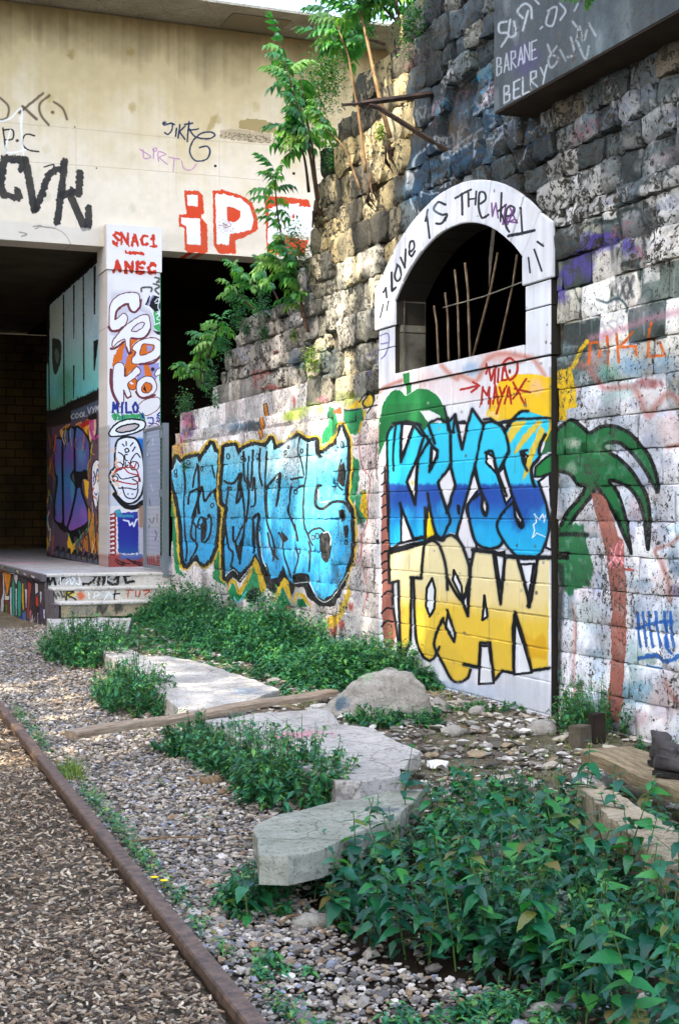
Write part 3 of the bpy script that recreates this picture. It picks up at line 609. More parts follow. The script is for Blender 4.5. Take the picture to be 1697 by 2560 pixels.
# trunk of the left palm
B.poly('a5685a', '110 520 118 640 130 900 135 1334 75 1334 80 900 95 640'); 
for y in range(590, 1300, 95): B.st(K_, 13, f'78 {y+25} 110 {y} 135 {y+5}')
B.st(K_, 12, '100 560 120 800 135 1330')
B.crop = (930, 1330, 3.336)
B.poly('a5685a', '75 0 130 0 165 440 180 640 195 850 180 960 110 1000 85 800 80 400')
for y in (70, 160, 245, 320, 400): B.st(K_, 14, f'80 {y+25} 110 {y} 140 {y}')
for y in (500, 640, 750): B.st(K_, 15, f'80 {y+40} 120 {y-5} 170 {y}')
B.poly('e8d790', '140 180 430 90 450 95 500 68 560 110 592 60 640 28 700 50 760 140 812 330 845 160 1000 168 1040 400 1075 450 1105 230 1210 222 1300 540 1380 222 1475 230 1462 1130 1330 1150 1285 980 1190 690 1175 1170 1080 1150 1012 1232 980 930 905 930 885 1130 775 1100 825 1150 790 1222 720 1250 650 1220 600 1120 520 930 540 1000 510 1050 460 1068 400 1000 362 840 350 400 325 400 320 930 240 1035 228 800 218 410 140 425',
  grad=[(50,'ecdfb0'),(420,'ebdca8'),(560,'e9d188'),(640,'e8c548'),(1000,'e6c23e'),(1240,'e4c040')])
B.poly('ead8a0', '820 420 1470 420 1465 720 1200 700 820 640', a=.75, soft=20)
for p in ['500 385 525 480 518 640 478 705 448 620 455 470','680 318 742 450 748 560 668 400','800 420 792 690 750 570','630 680 692 860 682 915 612 800','935 530 958 705 915 735','1030 190 1100 160 1105 250 1070 480','1235 270 1345 265 1302 560','905 950 975 950 1010 1230 1015 1260 890 1270','1190 720 1330 1170 1180 1190']: B.poly('e6e8ee', p, out=K_, ow=20)
for wd, p, cv in [(22,'142 180 430 95 405 385 325 385 320 930 240 1040 228 800 218 410 140 425 140 180',0),(20,'345 400 360 840 400 1000 460 1068 510 1055 560 960',1),(22,'440 100 500 70 560 120 610 280 625 480',1),(24,'590 70 640 28 700 50 760 140 812 340 750 570 620 380',1),(22,'845 160 820 300 795 700 740 560',0),(34,'840 150 1000 165 1120 205 1470 215 1568 200',0),(22,'1010 175 1040 400 1070 600 1105 220',0),(26,'1210 222 1300 540 1310 620',0),(26,'1375 222 1325 560 1300 620',0),
   (22,'590 720 515 930 600 1120 660 1230 720 1255 790 1222 820 1150',1),(18,'590 740 620 800 685 915 690 860 625 650',0),(28,'765 1105 890 1130',0),(24,'890 1130 905 925 980 925 1015 1240 1080 1160 1175 1175',0),(24,'1180 1180 1172 800 1188 670 1290 980 1325 1160 1470 1135',0),(20,'170 430 175 600 215 900 235 1030',1),(22,'320 380 410 380',0),(26,'140 160 300 110 430 85',1)]: B.st(K_, wd*1.5, p, curve=bool(cv), a=.25, soft=6); B.st(K_, wd, p, curve=bool(cv), soft=2.2, rough=1.6)
B.poly('d9a018', '1265 850 1340 900 1420 840 1450 900 1450 1070 1380 1050 1300 1050', a=.6, soft=6)
B.crop = (900, 900, 1.9674); B.spray('b9c8de', 500, 1640, 260, 60, .8); B.spray('9ab4d4', 400, 1600, 90, 30, .6); B.spray('c8d0dc', 800, 1640, 150, 90, .6); B.st('20242a', 14, '935 40 938 900 945 1500 940 1720', a=.35, soft=6)
# red tag, arch lettering
B.crop = (850, 400, 2.4123); RD = 'a82418'
for p in ['880 1290 890 1230 910 1330 935 1240 930 1350','955 1260 950 1340','985 1230 975 1330 1000 1325','860 1370 850 1470','860 1380 885 1420 900 1370 895 1470','920 1470 935 1360 950 1470','925 1430 950 1425','960 1370 975 1420 1000 1360','975 1420 940 1530','990 1470 1015 1370 1030 1470','1000 1430 1025 1425','1040 1340 1110 1470','1120 1320 1040 1440','1050 1380 1140 1400','725 1385 835 1360','800 1340 838 1360 790 1400']: B.st(RD, 13, p, curve=False)
B.st(RD, 15, '1000 1290 990 1230 1030 1195 1065 1230 1060 1290 1020 1325 1000 1290'); B.spray('7a1a10', 1020, 1275, 10, 16, 1)
for p in ['850 1450 840 1490','905 1440 900 1500','955 1470 945 1530','1115 1440 1120 1490']: B.st(RD, 6, p)
LT = '1c2026'
for wd, p, cv in [(14,'315 680 318 790 340 770',0),(12,'350 640 335 700 350 730 375 700 370 650 350 630',1),(12,'375 590 400 650 405 540',0),(12,'425 560 455 530 450 490 430 500 425 560 440 580 460 550',1),
  (12,'530 340 545 470',0),(12,'520 370 535 300',0),(14,'640 270 600 255 575 300 620 330 650 330 625 380 590 385',1),(13,'700 230 800 180',0),(13,'745 205 748 330',0),(12,'785 200 785 280',0),(12,'830 190 825 270',0),(10,'785 240 828 232',0),(13,'845 270 885 240 880 200 850 200 845 290 865 350 900 330',1),
  (13,'980 200 975 370',0),(12,'960 310 1010 270',0),(12,'975 310 1020 420',0),(12,'1010 340 1050 330 1060 290 1030 280 1010 320 1010 400 1030 435',1),(12,'1095 290 1105 450',0),(18,'1025 460 1180 425',0),
  (9,'270 870 250 950',0),(8,'300 850 290 910',0),(12,'270 800 285 770 290 830',0),(11,'1180 540 1225 670',0),(10,'1145 590 1155 680',0),(13,'1200 495 1235 520',0)]: B.st(LT, wd, p, curve=bool(cv), soft=1.5)
for p in ['920 260 925 340 945 260 960 350','1010 270 990 390 1060 360','1030 280 1075 380 1010 370 1060 290 1020 390']: B.st('5a2a68', 10, p, curve=False, a=.8)
for p in ['240 1060 290 1050 285 1150 250 1200','245 1110 290 1100']: B.st('5a4a98', 7, p, a=.8)
for x, y, rx, ry, c in [(560,300,80,60,'c8d4e2'),(900,160,90,40,'cdd8e4'),(1180,300,60,70,'d2d2d0'),(1100,180,60,30,'b8a890')]: B.spray(c, x, y, rx, ry, .45)
rt = random.Random(77); B.crop = (0, 0, 1)
for _ in range(70):      # chips knocked out of the paint and rain runs
    u0, v0 = rt.uniform(940, 1378), rt.uniform(450, 1780); B.spray(rt.choice(['6a6c70', '8a8e94', '50504c', 'a8a498']), u0, v0, rt.uniform(1.5, 5), rt.uniform(1.5, 6), .8)
for _ in range(40):
    u0, v0 = rt.uniform(940, 1378), rt.uniform(500, 1600); B.st(rt.choice(['7a8088', '9aa0a8', '5a5e62']), rt.uniform(1.5, 3.5), f'{u0} {v0} {u0} {v0+rt.uniform(30,140)}', a=rt.uniform(.12, .35), soft=2)
for z_ in np.arange(-0.055+0.215, SILL, 0.215):      # dirt caught on the bed joints
    r0 = int((z_-B.z0)*B.ppm); c0, c1 = int((8.15-B.h0)*B.ppm), int((11.02-B.h0)*B.ppm)
    m_ = np.clip(vnoise(1, c1-c0, 30, int(z_*100)+3, 3)*2-0.6, 0, 1)[..., None]*0.35; B.img[r0-1:r0+2, c0:c1] = B.img[r0-1:r0+2, c0:c1]*(1-m_)+hx('4a4a46')*m_
pan.finish()
# ---- concrete bridge face
BY = 20.45
br = Canvas('bridge_paint', 'y', BY, 2.4, 10.2, 5.2, 8.9, 150, 'f2e2c8', 3); D = br
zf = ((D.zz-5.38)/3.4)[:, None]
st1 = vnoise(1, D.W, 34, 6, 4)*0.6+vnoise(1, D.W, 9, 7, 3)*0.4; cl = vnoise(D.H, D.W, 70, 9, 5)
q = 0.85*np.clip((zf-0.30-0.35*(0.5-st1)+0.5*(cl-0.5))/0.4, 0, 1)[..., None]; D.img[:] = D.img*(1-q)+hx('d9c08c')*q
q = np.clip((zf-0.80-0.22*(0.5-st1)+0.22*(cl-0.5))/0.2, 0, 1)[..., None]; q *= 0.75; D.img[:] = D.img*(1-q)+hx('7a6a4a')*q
D.img *= (0.97+0.06*vnoise(D.H, D.W, 16, 12, 3))[..., None]
D.crop = (0, 0, 1.8447)
for p in ['0 562 400 597 800 635 1320 675','0 740 300 757 800 795 1200 830']: D.st('c0ae90', 3, p, a=.7)
for p in ['808 130 808 600','350 600 352 1050','1010 620 1012 860','815 640 812 900','14 240 14 560','1310 640 1316 820']: D.st('c9b99a', 3, p, a=.6)
for x, y, c in [(610,495,'c0a468'),(230,448,'c8b070'),(610,720,'e0cfa8'),(215,685,'e0cfa8'),(610,960,'d8ccb0'),(220,910,'dccfb4'),(1000,550,'c2ac74'),(330,250,'a08a50'),(600,240,'a89050'),(1180,490,'d0b880')]: D.spray(c, x, y, 22, 28, .7)
D.poly('b8a068', '950 600 975 540 1005 530 990 580 960 610', soft=3, a=.8); D.poly('a8905c', '1100 590 1100 560 1140 545 1220 555 1270 575 1280 615 1200 610', rough=3, a=.85); D.poly('b9a684', '1015 600 1100 595 1250 618 1250 665 1120 650 1015 635', rough=3, a=.8)
for q_ in range(160):
    x = rng.uniform(1015, 1300); y = 605+(x-1015)*0.1+rng.uniform(0, 35); D.st('5a4c38', 3, f'{x} {y} {x+rng.uniform(2,5)} {y}', a=.8)
for x, y in [(992,765),(1353,800),(992,993),(345,585),(445,775)]: D.st('0c0a08', 12 if x > 900 else 5, f'{x} {y} {x+1} {y}')
TG = '2c2622'
for wd, p in [(9,'0 450 40 490 35 540 0 555'),(11,'200 430 90 520'),(12,'105 490 170 550'),(10,'230 440 185 480 190 530 225 575'),(10,'250 470 290 500 310 550'),(14,'242 517 245 518')]: D.st('5a4836', wd, p, a=.85, soft=3)
for p in ['15 590 30 700','20 600 60 600 60 640 25 645','160 625 120 620 105 660 130 690 180 700']: D.st(TG, 7, p)
D.spray('2c2622', 80, 648, 9, 9, 1)
for p in ['0 560 50 545 100 500 100 590','50 600 30 700 120 690','95 540 110 720']: D.st('ffffff', 8, p, a=.8)
BL = '2b2a2a'
for p in ['100 780 110 740 20 730 5 860 20 900 90 910 80 880','120 740 160 970','165 970 230 800 270 780','300 745 265 1025','290 900 330 880','370 800 365 890 330 890','325 900 390 1050','410 960 408 1050']: D.st(BL, 34, p, curve=False, a=.92, rough=5)
for p in ['205 770 250 760 230 800','155 1045 190 1040 165 1055','190 1045 255 1052','90 1070 125 1080 100 1090']: D.st(BL, 6, p)
D.st(BL, 3, '255 1052 300 1080 330 1130')
NV = '1d2c4a'
for p in ['770 574 788 568 804 574','796 572 792 600 776 620 760 612','814 592 810 628','829 574 822 636']: D.st(NV, 7, p)
for p in ['853 582 827 607 853 642','872 562 863 652','852 574 888 568']: D.st(NV, 7, p, curve=False)
for p in ['866 602 915 594','870 590 900 630 960 640 990 625 975 610 930 615 890 650 875 700 900 740 950 735 968 700 955 675 920 680']: D.st(NV, 7, p)
D.spray(NV, 758, 570, 12, 12, 1)
for p in ['645 688 695 722 665 730 660 690','710 690 708 730','732 745 730 700 765 712 736 726 772 758','778 724 828 734','804 730 799 790','838 742 848 776 880 784 905 757']: D.st('c08ab0', 5, p)
D.st('c08ab0', 5, '705 686 720 682 722 694 708 696 705 686')
RR = 'dd4a26'
P_ = '850 880 915 880 935 900 940 980 925 1000 955 1035 958 1165 870 1168 850 1150 850 1050 825 1045 825 990 860 985 850 900'
D.poly(RR, P_, rough=3); D.poly('fdf8f2', '863 897 912 898 913 952 866 948', rough=2); D.poly('fdf8f2', '835 1002 922 1008 926 1130 862 1126 860 1045 835 1030', rough=2)
D.poly(RR, '980 880 1020 875 1110 900 1160 930 1185 1000 1190 1060 1110 1100 1085 1110 1088 1168 1010 1172 985 1130', rough=3)
D.poly('fdf8f2', '992 895 1030 893 1110 915 1150 950 1168 1010 1160 1060 1060 1080 1055 1130 1000 1125 995 1000', rough=3); D.poly(RR, '1045 955 1075 955 1110 975 1105 1010 1080 1025 1048 1022', rough=3)
D.poly(RR, '1220 900 1420 920 1440 980 1340 1010 1320 1090 1420 1110 1400 1180 1230 1170', rough=3); D.poly('fdf8f2', '1240 960 1300 940 1380 940 1345 1000 1400 1080 1300 1085 1260 1130 1232 1120', rough=3); D.poly('fdf8f2', '1350 950 1440 955 1440 1090 1370 1080', rough=3)
for q_ in range(120): 
    x = rng.gauss(1040, 18); y = rng.gauss(1040, 14); D.st('5a2020', 2, f'{x} {y} {x+1.5} {y}', a=.8)
D.spray('9a9080', 1040, 1100, 400, 60, .12); D.poly('e0d6c6', '0 1015 470 1060 470 1150 0 1115', a=.6, soft=2); D.poly('e0d2b8', '760 1080 850 1085 850 1170 760 1165', a=.5, soft=3)
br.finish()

# ---- bridge pillar
PYY, PLX0, PLX1 = 20.3, 4.42, 5.20
pil = Canvas('pillar_paint', 'y', PYY, 4.36, 5.26, 0.6, 5.9, 300, 'f0eae4', 4); E = pil
E.img *= (0.96+0.07*vnoise(E.H, E.W, 60, 14, 4))[..., None]
E.crop = (0, 550, 3.136); R2 = 'd23a20'
for ch, x, y in zip('SNAC1', (885, 950, 1030, 1105, 1175), (185, 190, 198, 200, 210)): E.text(ch, x, y, 48, 82, R2, 21, rough=4)
for p in ['885 190 920 210 900 190','1000 190 1010 210']: E.st(R2, 10, p)
E.st(R2, 24, '990 258 1050 262 1115 268', rough=4)
for ch, x in zip('ANEC', (893, 985, 1075, 1160)): E.text(ch, x, 405+ (x-893)*0.05, 52, 76, R2, 25, rough=4)
for p in ['1215 450 1250 460 1230 490 1270 480','1205 500 1250 520 1215 545 1245 580','1110 560 1115 530 1185 530 1185 560']: E.st('26221e', 13, p, soft=3, a=.85)
E.crop = (260, 700, 6.225)
E.poly('8a8ca8', '110 180 300 190 560 190 600 420 760 500 940 470 940 760 800 800 700 860 100 900', a=.35, soft=8)
E.poly('46ac5e', '770 480 800 440 850 560 940 560 935 760 850 800 780 740', rough=4); E.poly('141414', '640 390 700 240 720 250 680 400'); E.poly('141414', '700 400 760 230 860 260 860 330 940 330 940 440 840 480 780 480', rough=3); E.poly('9a9ac0', '660 380 760 230 790 240 690 400', a=.8)
for p in ['790 340 850 290 840 420 870 480','800 360 860 350','810 530 900 520 820 600 900 620 850 530','800 690 900 650 870 660 890 750','640 400 720 450 770 560 790 700']: E.st('f4f4f6', 14, p)
E.poly('9d98cc', '250 1260 330 1000 370 1180 330 1330', a=1); E.poly('e0701e', '130 1360 150 1180 300 950 330 990 280 1240 200 1290', rough=3); E.poly('e0701e', '330 1330 380 1130 420 920 560 920 440 1010 500 1130 430 1250 440 1300 540 1330 330 1500', rough=3); E.poly('141414', '760 780 850 800 940 800 940 860 830 850', a=.9)
E.poly('9d98cc', '510 1600 530 1310 700 1300 860 1290 860 1420 800 1560 600 1560'); E.poly('e0701e', '620 1310 690 1310 760 1500 640 1500'); E.poly('2f9a50', '860 1380 940 1300 940 2100 900 2100 900 1700 860 1560', rough=3); E.poly('e0701e', '370 1640 400 1560 500 1540 495 1680 430 1710', curve=True, out='6a2c2c', ow=12); E.poly('f4eee8', '400 1600 430 1590 470 1620 430 1630')
E.poly('e0701e', '560 1780 780 1790 720 1850 600 1850'); E.poly('ecebee', '95 880 160 850 130 1000 100 1100'); E.poly('dfe0e6', '360 500 560 480 680 520 700 600 400 700 330 640', a=.9)
MR = '6f3236'; WT = 'f4f0ec'
E.poly(WT, '90 430 130 330 210 250 330 205 450 190 540 220 560 330 550 430 500 490 430 500 390 450 375 365 290 400 200 490 175 610 240 570 300 520 350 540 370 600 330 700 240 770 110 780 85 700', curve=True, out=MR, ow=15)
E.st(MR, 34, '545 440 480 500 420 480 380 400 370 370 280 410 200 490 180 610'); E.st(MR, 40, '80 730 120 790 220 790 300 740'); E.st(MR, 22, '580 300 570 420 530 470')
E.poly(WT, '130 1020 150 930 280 770 400 660 560 560 680 540 720 650 720 770 650 880 530 920 420 900 410 1000 410 1110 385 1125 340 1020 320 920 220 970 150 1040', curve=True, out=MR, ow=15)
E.st(MR, 30, '720 770 660 870 550 915 430 905'); E.st(MR, 34, '110 1070 180 1060 310 960'); E.poly('e9e4e4', '430 790 480 720 570 660 630 670 600 740 500 800', curve=True, out=MR, ow=16); E.st(MR, 30, '350 1050 390 1150 430 1120'); E.st(MR, 22, '440 1080 490 1110 480 1160 440 1240')
E.poly(WT, '440 1070 500 980 640 910 800 905 900 980 920 1080 860 1190 720 1270 520 1310 440 1290 440 1220 500 1130', curve=True, out=MR, ow=15); E.st(MR, 36, '890 1170 760 1290 560 1310')
E.poly('e0701e', '600 1010 700 1000 780 1020 760 1100 640 1160 560 1160', curve=True, out=MR, ow=14); E.poly('9d98cc', '670 1020 760 1030 740 1100 670 1120')
E.poly(WT, '145 1420 170 1320 240 1280 310 1320 330 1420 325 1500 420 1440 500 1350 560 1390 560 1450 440 1560 370 1620 400 1720 420 1790 360 1830 310 1740 310 1900 250 1980 180 1850 140 1700', curve=True, out=MR, ow=15); E.st(MR, 44, '115 1400 110 1600 150 1780 230 1930'); E.st(MR, 30, '330 1380 330 1490'); E.st(MR, 26, '310 1720 360 1830 420 1810')
E.poly(WT, '505 1680 530 1570 640 1500 760 1520 820 1640 780 1760 660 1820 540 1800', curve=True, out=MR, ow=15); E.poly('e0701e', '590 1680 640 1600 720 1610 750 1680 680 1760 600 1740', curve=True, out=MR, ow=14); E.poly('1a1414', '610 1700 640 1640 670 1760'); E.st(MR, 34, '500 1740 560 1820 680 1840 790 1790'); E.poly('f4f0ec', '790 1480 820 1400 880 1370 890 1430 840 1490', curve=True, out=MR, ow=12)
E.poly('efe9e4', '520 2010 600 1890 760 1830 860 1840 870 1960 780 2060 640 2110', curve=True, out=MR, ow=12); E.spray('141414', 760, 1390, 34, 36, 1)
BB = '24348c'
E.poly('46a868', '110 2090 300 2080 620 2060 640 2160 400 2180 140 2160', rough=9); E.text('MILO', 140, 2060, 80, 150, BB, 34, gap=1.3)
for q_ in range(14): x = rng.uniform(120, 620); E.st(rng.choice([BB, '2b8a58', '2f9a5a']), 16, f'{x} {rng.uniform(2060,2100)} {x+20} {rng.uniform(2130,2180)}')
E.poly('e6e2e8', '640 2130 900 2100 910 2300 660 2330'); 
for p in ['680 2150 760 2150 760 2230 700 2220','830 2130 880 2180 820 2200','870 2060 830 2100 900 2120']: E.st(BB, 22, p)
for p in ['700 2280 800 2230 860 2290 760 2300','820 2150 860 2220']: E.st(MR, 14, p)
E.crop = (0, 1000, 3.136)
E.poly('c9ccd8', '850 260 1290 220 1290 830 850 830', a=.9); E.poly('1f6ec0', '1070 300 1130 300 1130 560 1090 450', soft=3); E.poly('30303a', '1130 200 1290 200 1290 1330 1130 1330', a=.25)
E.poly('f6f6f6', '860 250 920 180 1020 150 1130 165 1130 220 1040 265 930 285 870 285', curve=True, out='0f0f10', ow=12); E.poly('c8b8b4', '910 235 960 205 1050 185 1090 200 1050 235 950 255', curve=True, out='0f0f10', ow=12)
E.poly('f1f1f4', '905 380 930 310 1000 290 1070 310 1110 400 1130 520 1130 640 1110 740 1060 800 990 810 930 760 900 700 860 620 870 560 900 520', curve=True, out='0f0f10', ow=16); E.st('0f0f10', 36, '900 740 980 830 1060 840 1120 800')
for p in ['960 345 975 360','990 325 992 355','1045 335 1025 360','980 390 1000 380 1012 400 990 412 980 390','1000 430 980 430 985 470 1000 475','930 410 970 440 970 510','1020 510 1030 470 1070 420 1100 450','1040 400 1060 370','985 490 985 520 1005 510','880 600 920 580 960 620 1080 600 1100 640','930 690 1000 690 1070 700 1080 650 1040 620','960 680 990 760 1060 770 1085 700']: E.st('0f0f10', 9, p)
for x, y, r in [(1055,515,34),(935,520,30),(905,620,22)]: E.st('0f0f10', 8, ' '.join(f'{x+r*math.cos(t*.8):.0f} {y+r*math.sin(t*.8):.0f}' for t in range(9)))
E.spray('0f0f10', 1005, 738, 7, 9, 1); E.spray('0f0f10', 1038, 738, 7, 9, 1)
for p in ['880 590 960 530 1010 570 1080 590','900 560 950 530 1060 540 1090 620 1060 660 940 640 880 620','1010 490 1050 530 1070 490','900 490 930 540 900 560']: E.st('a83020', 10, p)
for q_ in range(16): x, y = rng.uniform(860, 930), rng.uniform(320, 820); E.st('f0c8a0', 8, f'{x} {y} {x+rng.uniform(-30,30)} {y+40} {x+rng.uniform(-30,40)} {y+20}', a=.85)
E.poly('2b2f98', '920 890 1080 870 1095 1200 930 1200', rough=4, grad=[(870,'3a48a8'),(950,'2a2a90'),(1120,'2a3a98'),(1200,'2a5a9a')]); E.st('e8ecf4', 12, '970 940 1010 950 1020 985 1040 960 1050 990 1070 940 1110 920', curve=False); E.poly('3f98b0', '890 880 940 850 960 900 1050 900 1050 920 920 920', a=.9)
E.poly('8a5a3a', '1085 820 1130 830 1130 1010 1090 1010', a=.7, soft=3); E.poly('b8b4c0', '1085 1000 1290 1000 1290 1200 1085 1200', a=.8); E.poly('a04a44', '850 1210 1290 1230 1290 1330 850 1330', rough=6, soft=4); E.poly('4a6ab0', '940 1205 1120 1205 1120 1250 940 1245', a=.8, rough=5)
for y in range(900, 1220, 36): E.st('96302a', 13, f'870 {y} 900 {y-10} 905 {y+20} 870 {y+24} 900 {y+30}')
for q_ in range(10): x = rng.uniform(870, 1060); E.st('1c1414', 8, f'{x} {rng.uniform(1240,1300)} {x+60} {rng.uniform(1270,1310)}', a=.8)
for q_ in range(24): x, y = rng.uniform(1140, 1280), rng.uniform(230, 1300); E.st(rng.choice(['20202a', '8a3a30', '3a4a90', 'e8e8ee', '202020']), 7, f'{x} {y} {x+rng.uniform(-20,20)} {y+rng.uniform(20,60)}', a=.6)
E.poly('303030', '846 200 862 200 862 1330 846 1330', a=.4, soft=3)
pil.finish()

# ---- side wall of the underpass, receding behind the pillar
SWX = 4.47
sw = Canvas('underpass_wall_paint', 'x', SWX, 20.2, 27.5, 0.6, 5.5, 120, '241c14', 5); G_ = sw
G_.crop = (0, 550, 3.136)
G_.poly('9dc0cf', '395 660 480 590 580 500 740 360 820 270 870 230 870 1290 740 1340 560 1420 450 1480 350 1500 345 1200 390 1100', grad=[(300,'cfe8f6'),(900,'c0e0ee'),(1150,'90d4d0'),(1350,'6cc4cc'),(1500,'6aa47e')], rough=3)
G_.spray('a8bccc', 780, 600, 120, 400, .5); G_.spray('c8ccae', 440, 800, 60, 200, .5); G_.spray('4f8a5a', 520, 1300, 80, 150, .5); G_.spray('6aa8c8', 790, 1000, 70, 300, .4)
for p in ['500 590 505 1440','655 430 660 1250','385 1100 390 1480','345 1220 350 1500']: G_.st('0d0c0a', 10, p, curve=False)
for p in ['575 510 588 510 585 930 578 930','735 370 755 355 748 740 738 740','820 270 865 240 860 610 822 640','735 950 775 935 745 1180 736 1180','575 1140 588 1140 582 1400 575 1400']: G_.poly('0d0c0a', p, rough=1)
G_.poly('2a2c28', '410 950 440 930 480 960 480 1080 450 1200 420 1180', curve=True, a=.9); G_.poly('7a8a80', '430 1040 450 1010 465 1060 450 1130', curve=True, a=.8)
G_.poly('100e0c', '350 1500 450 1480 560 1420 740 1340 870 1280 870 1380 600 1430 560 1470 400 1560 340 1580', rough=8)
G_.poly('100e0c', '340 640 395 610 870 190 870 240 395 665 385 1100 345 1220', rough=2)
G_.poly('4a5a72', '560 1500 870 1370 870 1600 700 1530 560 1580', a=.9, soft=2); 
G_.crop = (0, 1000, 3.136)
G_.text('COOL', 560, 150, 28, 38, 'd8d8e0', 5, dx=(.96,-.2)); G_.text('VYMIN', 690, 110, 26, 50, 'd0d0dc', 5, dx=(.96,-.2))
G_.poly('5a4658', '340 220 480 200 700 120 860 90 860 1320 700 1290 420 1210 330 1180', a=.9, rough=4); G_.spray('1e1610', 370, 600, 60, 500, .7)
G_.poly('a8662c', '520 200 550 190 560 330 500 330', out='d8a070', ow=5); G_.poly('b87430', '600 190 640 170 630 260 600 280', out='e0b080', ow=5); G_.poly('d8a01c', '640 190 690 150 720 330 660 300'); G_.poly('d8a01c', '470 240 520 200 540 260 490 300 500 380')
G_.poly('d8b898', '700 150 755 120 755 260 700 330', a=.9); G_.poly('0e0c0c', '690 130 760 90 762 150 700 170'); G_.poly('b02820', '630 190 700 150 730 170 640 230'); G_.st('b83a8a', 22, '710 220 740 300 800 260 820 340 790 420'); G_.st('2a78b8', 26, '815 400 830 470 820 640 800 740', a=.95); G_.st('b03a88', 16, '790 800 780 900 800 1000 780 1130'); G_.poly('b03a80', '700 160 740 150 740 240 710 260', a=.8)
BKK = '0d0b10'
for p in ['425 330 470 300 500 340 500 560 500 720 495 960 430 940 430 800 450 620 430 560','495 300 540 230 590 240 600 500 560 600 600 680 590 760 560 940 520 1010 500 960','590 240 640 230 705 340 700 550 655 560 640 700 690 860 690 960 570 1030 530 1010 560 900 600 700 590 560']:
    G_.poly('5a4a90', p, grad=[(230,'4a6aa0'),(450,'5f4f94'),(620,'38709e'),(800,'4f5aa0'),(1000,'7a52a0')], out=BKK, ow=16, curve=True)
for x, y, rx, ry, c in [(640,420,40,100,'4aa0b8'),(460,820,25,100,'3f78a8'),(560,400,20,100,'7a4898'),(570,700,18,120,'4aa8c0'),(650,880,30,60,'8a58a8')]: G_.spray(c, x, y, rx, ry, .55)
G_.poly(BKK, '430 950 500 970 560 1030 620 1020 700 950 690 1020 600 1100 570 1130 540 1040 480 1020'); G_.poly(BKK, '600 560 700 560 690 620 640 620 640 680 600 700'); G_.st('5a9a28', 8, '700 330 715 400 700 620'); G_.st('5a9a28', 8, '700 990 610 1100 570 1130 540 1050')
G_.poly('d8a820', '540 1060 570 1140 600 1110 590 1180 550 1220 530 1130'); G_.poly('d8a820', '660 620 700 640 690 780 670 740'); G_.poly('a8702c', '690 830 740 900 760 1200 720 1240 690 1000', out=BKK, ow=5); G_.poly('9a6228', '620 1110 690 1050 700 1200 660 1180', out=BKK, ow=5)
G_.poly('dcdfe6', '725 520 760 470 790 500 795 600 770 800 755 860 730 760 722 640', curve=True, out=BKK, ow=7); 
for p in ['735 560 755 600 765 540','770 540 780 600 770 640','740 600 735 640','745 730 755 745 765 730']: G_.st('2a58a0', 9, p)
G_.poly('a8702c', '760 880 800 860 790 1200 760 1180', a=.8); G_.poly('3f9aa8', '810 1000 850 980 850 1290 810 1290', a=.9); G_.poly('a8c830', '820 900 850 880 850 1180 830 1200', a=.9); G_.poly('c8581c', '790 1290 820 1210 845 1290')
for p in ['820 900 840 960 820 1000 845 1060 820 1080']: G_.st('8a2a2a', 10, p)
rt = random.Random(9)
for _ in range(190):
    x, y = rt.uniform(350, 850), rt.uniform(150, 1250); y += (850-x)*0.15 if y < 500 else -(850-x)*0.1
    G_.st(rt.choice(['d8782c','8a2a4a','2a8aa0','c8a82c','1a1414','6a3a8a','d0c8b8','a83a2a','3a6a3a','1a1414']), rt.uniform(4, 11), f'{x} {y} {x+rt.uniform(-16,16)} {y+rt.uniform(30,70)} {x+rt.uniform(-20,20)} {y+rt.uniform(80,150)}', a=.75) if not (430 < x < 700 and 300 < y < 1000) else None
for x in range(440, 780, 44): G_.st('0d0d12', 16, f'{x} {1180+(x-440)*.22:.0f} {x+18} {1150+(x-440)*.22:.0f} {x+24} {1210+(x-440)*.22:.0f}'); G_.spray('4a5a68', x+10, 1200+(x-440)*.25, 22, 30, .8)
G_.spray('d0d0c8', 240, 400, 1, 1, 0)
sw.finish()

# ---- painted edge of the old platform
EX = 3.16
pe = Canvas('platform_paint', 'x', EX, 17.6, 24.5, -0.15, 0.75, 260, '6a6266', 6); H_ = pe
H_.crop = (0, 1350, 8.7625)
H_.poly('3a3034', '0 600 1000 860 1060 1900 900 2120 700 2050 0 1600', a=.8)
cols = [('5a2a14','0 600 80 640 90 1100 30 1560 0 1560'),('b8bcc8','90 650 130 700 150 1200 110 1600 40 1540 60 1300 100 1150'),('c88018','110 640 290 740 250 1000 210 1220 170 1200 140 950'),('d8d0cc','150 1000 180 1220 230 1220 250 1050 240 1330 140 1330'),('8a3a20','120 1320 240 1320 240 1720 150 1700'),('5a8a20','150 1390 200 1380 200 1700 150 1650'),
  ('c8c8d0','330 700 430 730 430 860 400 1000 340 850'),('289a80','300 900 340 850 370 950 360 1700 310 1690'),('289a80','430 900 470 880 510 960 500 1650 440 1700 420 1400'),('98c0c8','370 1060 420 1060 410 1650 380 1650'),('a8bcc8','250 1050 300 1000 300 1400 320 1650 260 1700 250 1400'),('c8a020','520 930 560 960 570 1500 540 1590 510 1300'),
  ('c0c4cc','580 1060 640 1080 630 1500 600 1500'),('9a4038','640 880 740 960 700 1300 680 1750 620 1700 640 1300'),('3a2a38','740 850 800 860 800 1650 740 1700'),('d0ccd0','800 930 880 960 880 1150 810 1200'),('c03a20','820 1230 880 1240 890 1450 820 1450'),('16140f','820 1450 900 1460 890 1700 830 1650'),('c8c8d4','910 1130 960 1120 960 1300 920 1450'),('4a3070','910 1480 980 1440 1000 1700 930 1850'),('d8dade','980 1500 1030 1520 1030 1750 990 1700'),
  ('b8a8b4','680 1700 760 1600 770 1750 700 1950'),('a84850','690 1500 750 1550 720 1750 690 1700')]
for c, p in cols: H_.poly(c, p, out='16121a', ow=12, curve=False, rough=3)
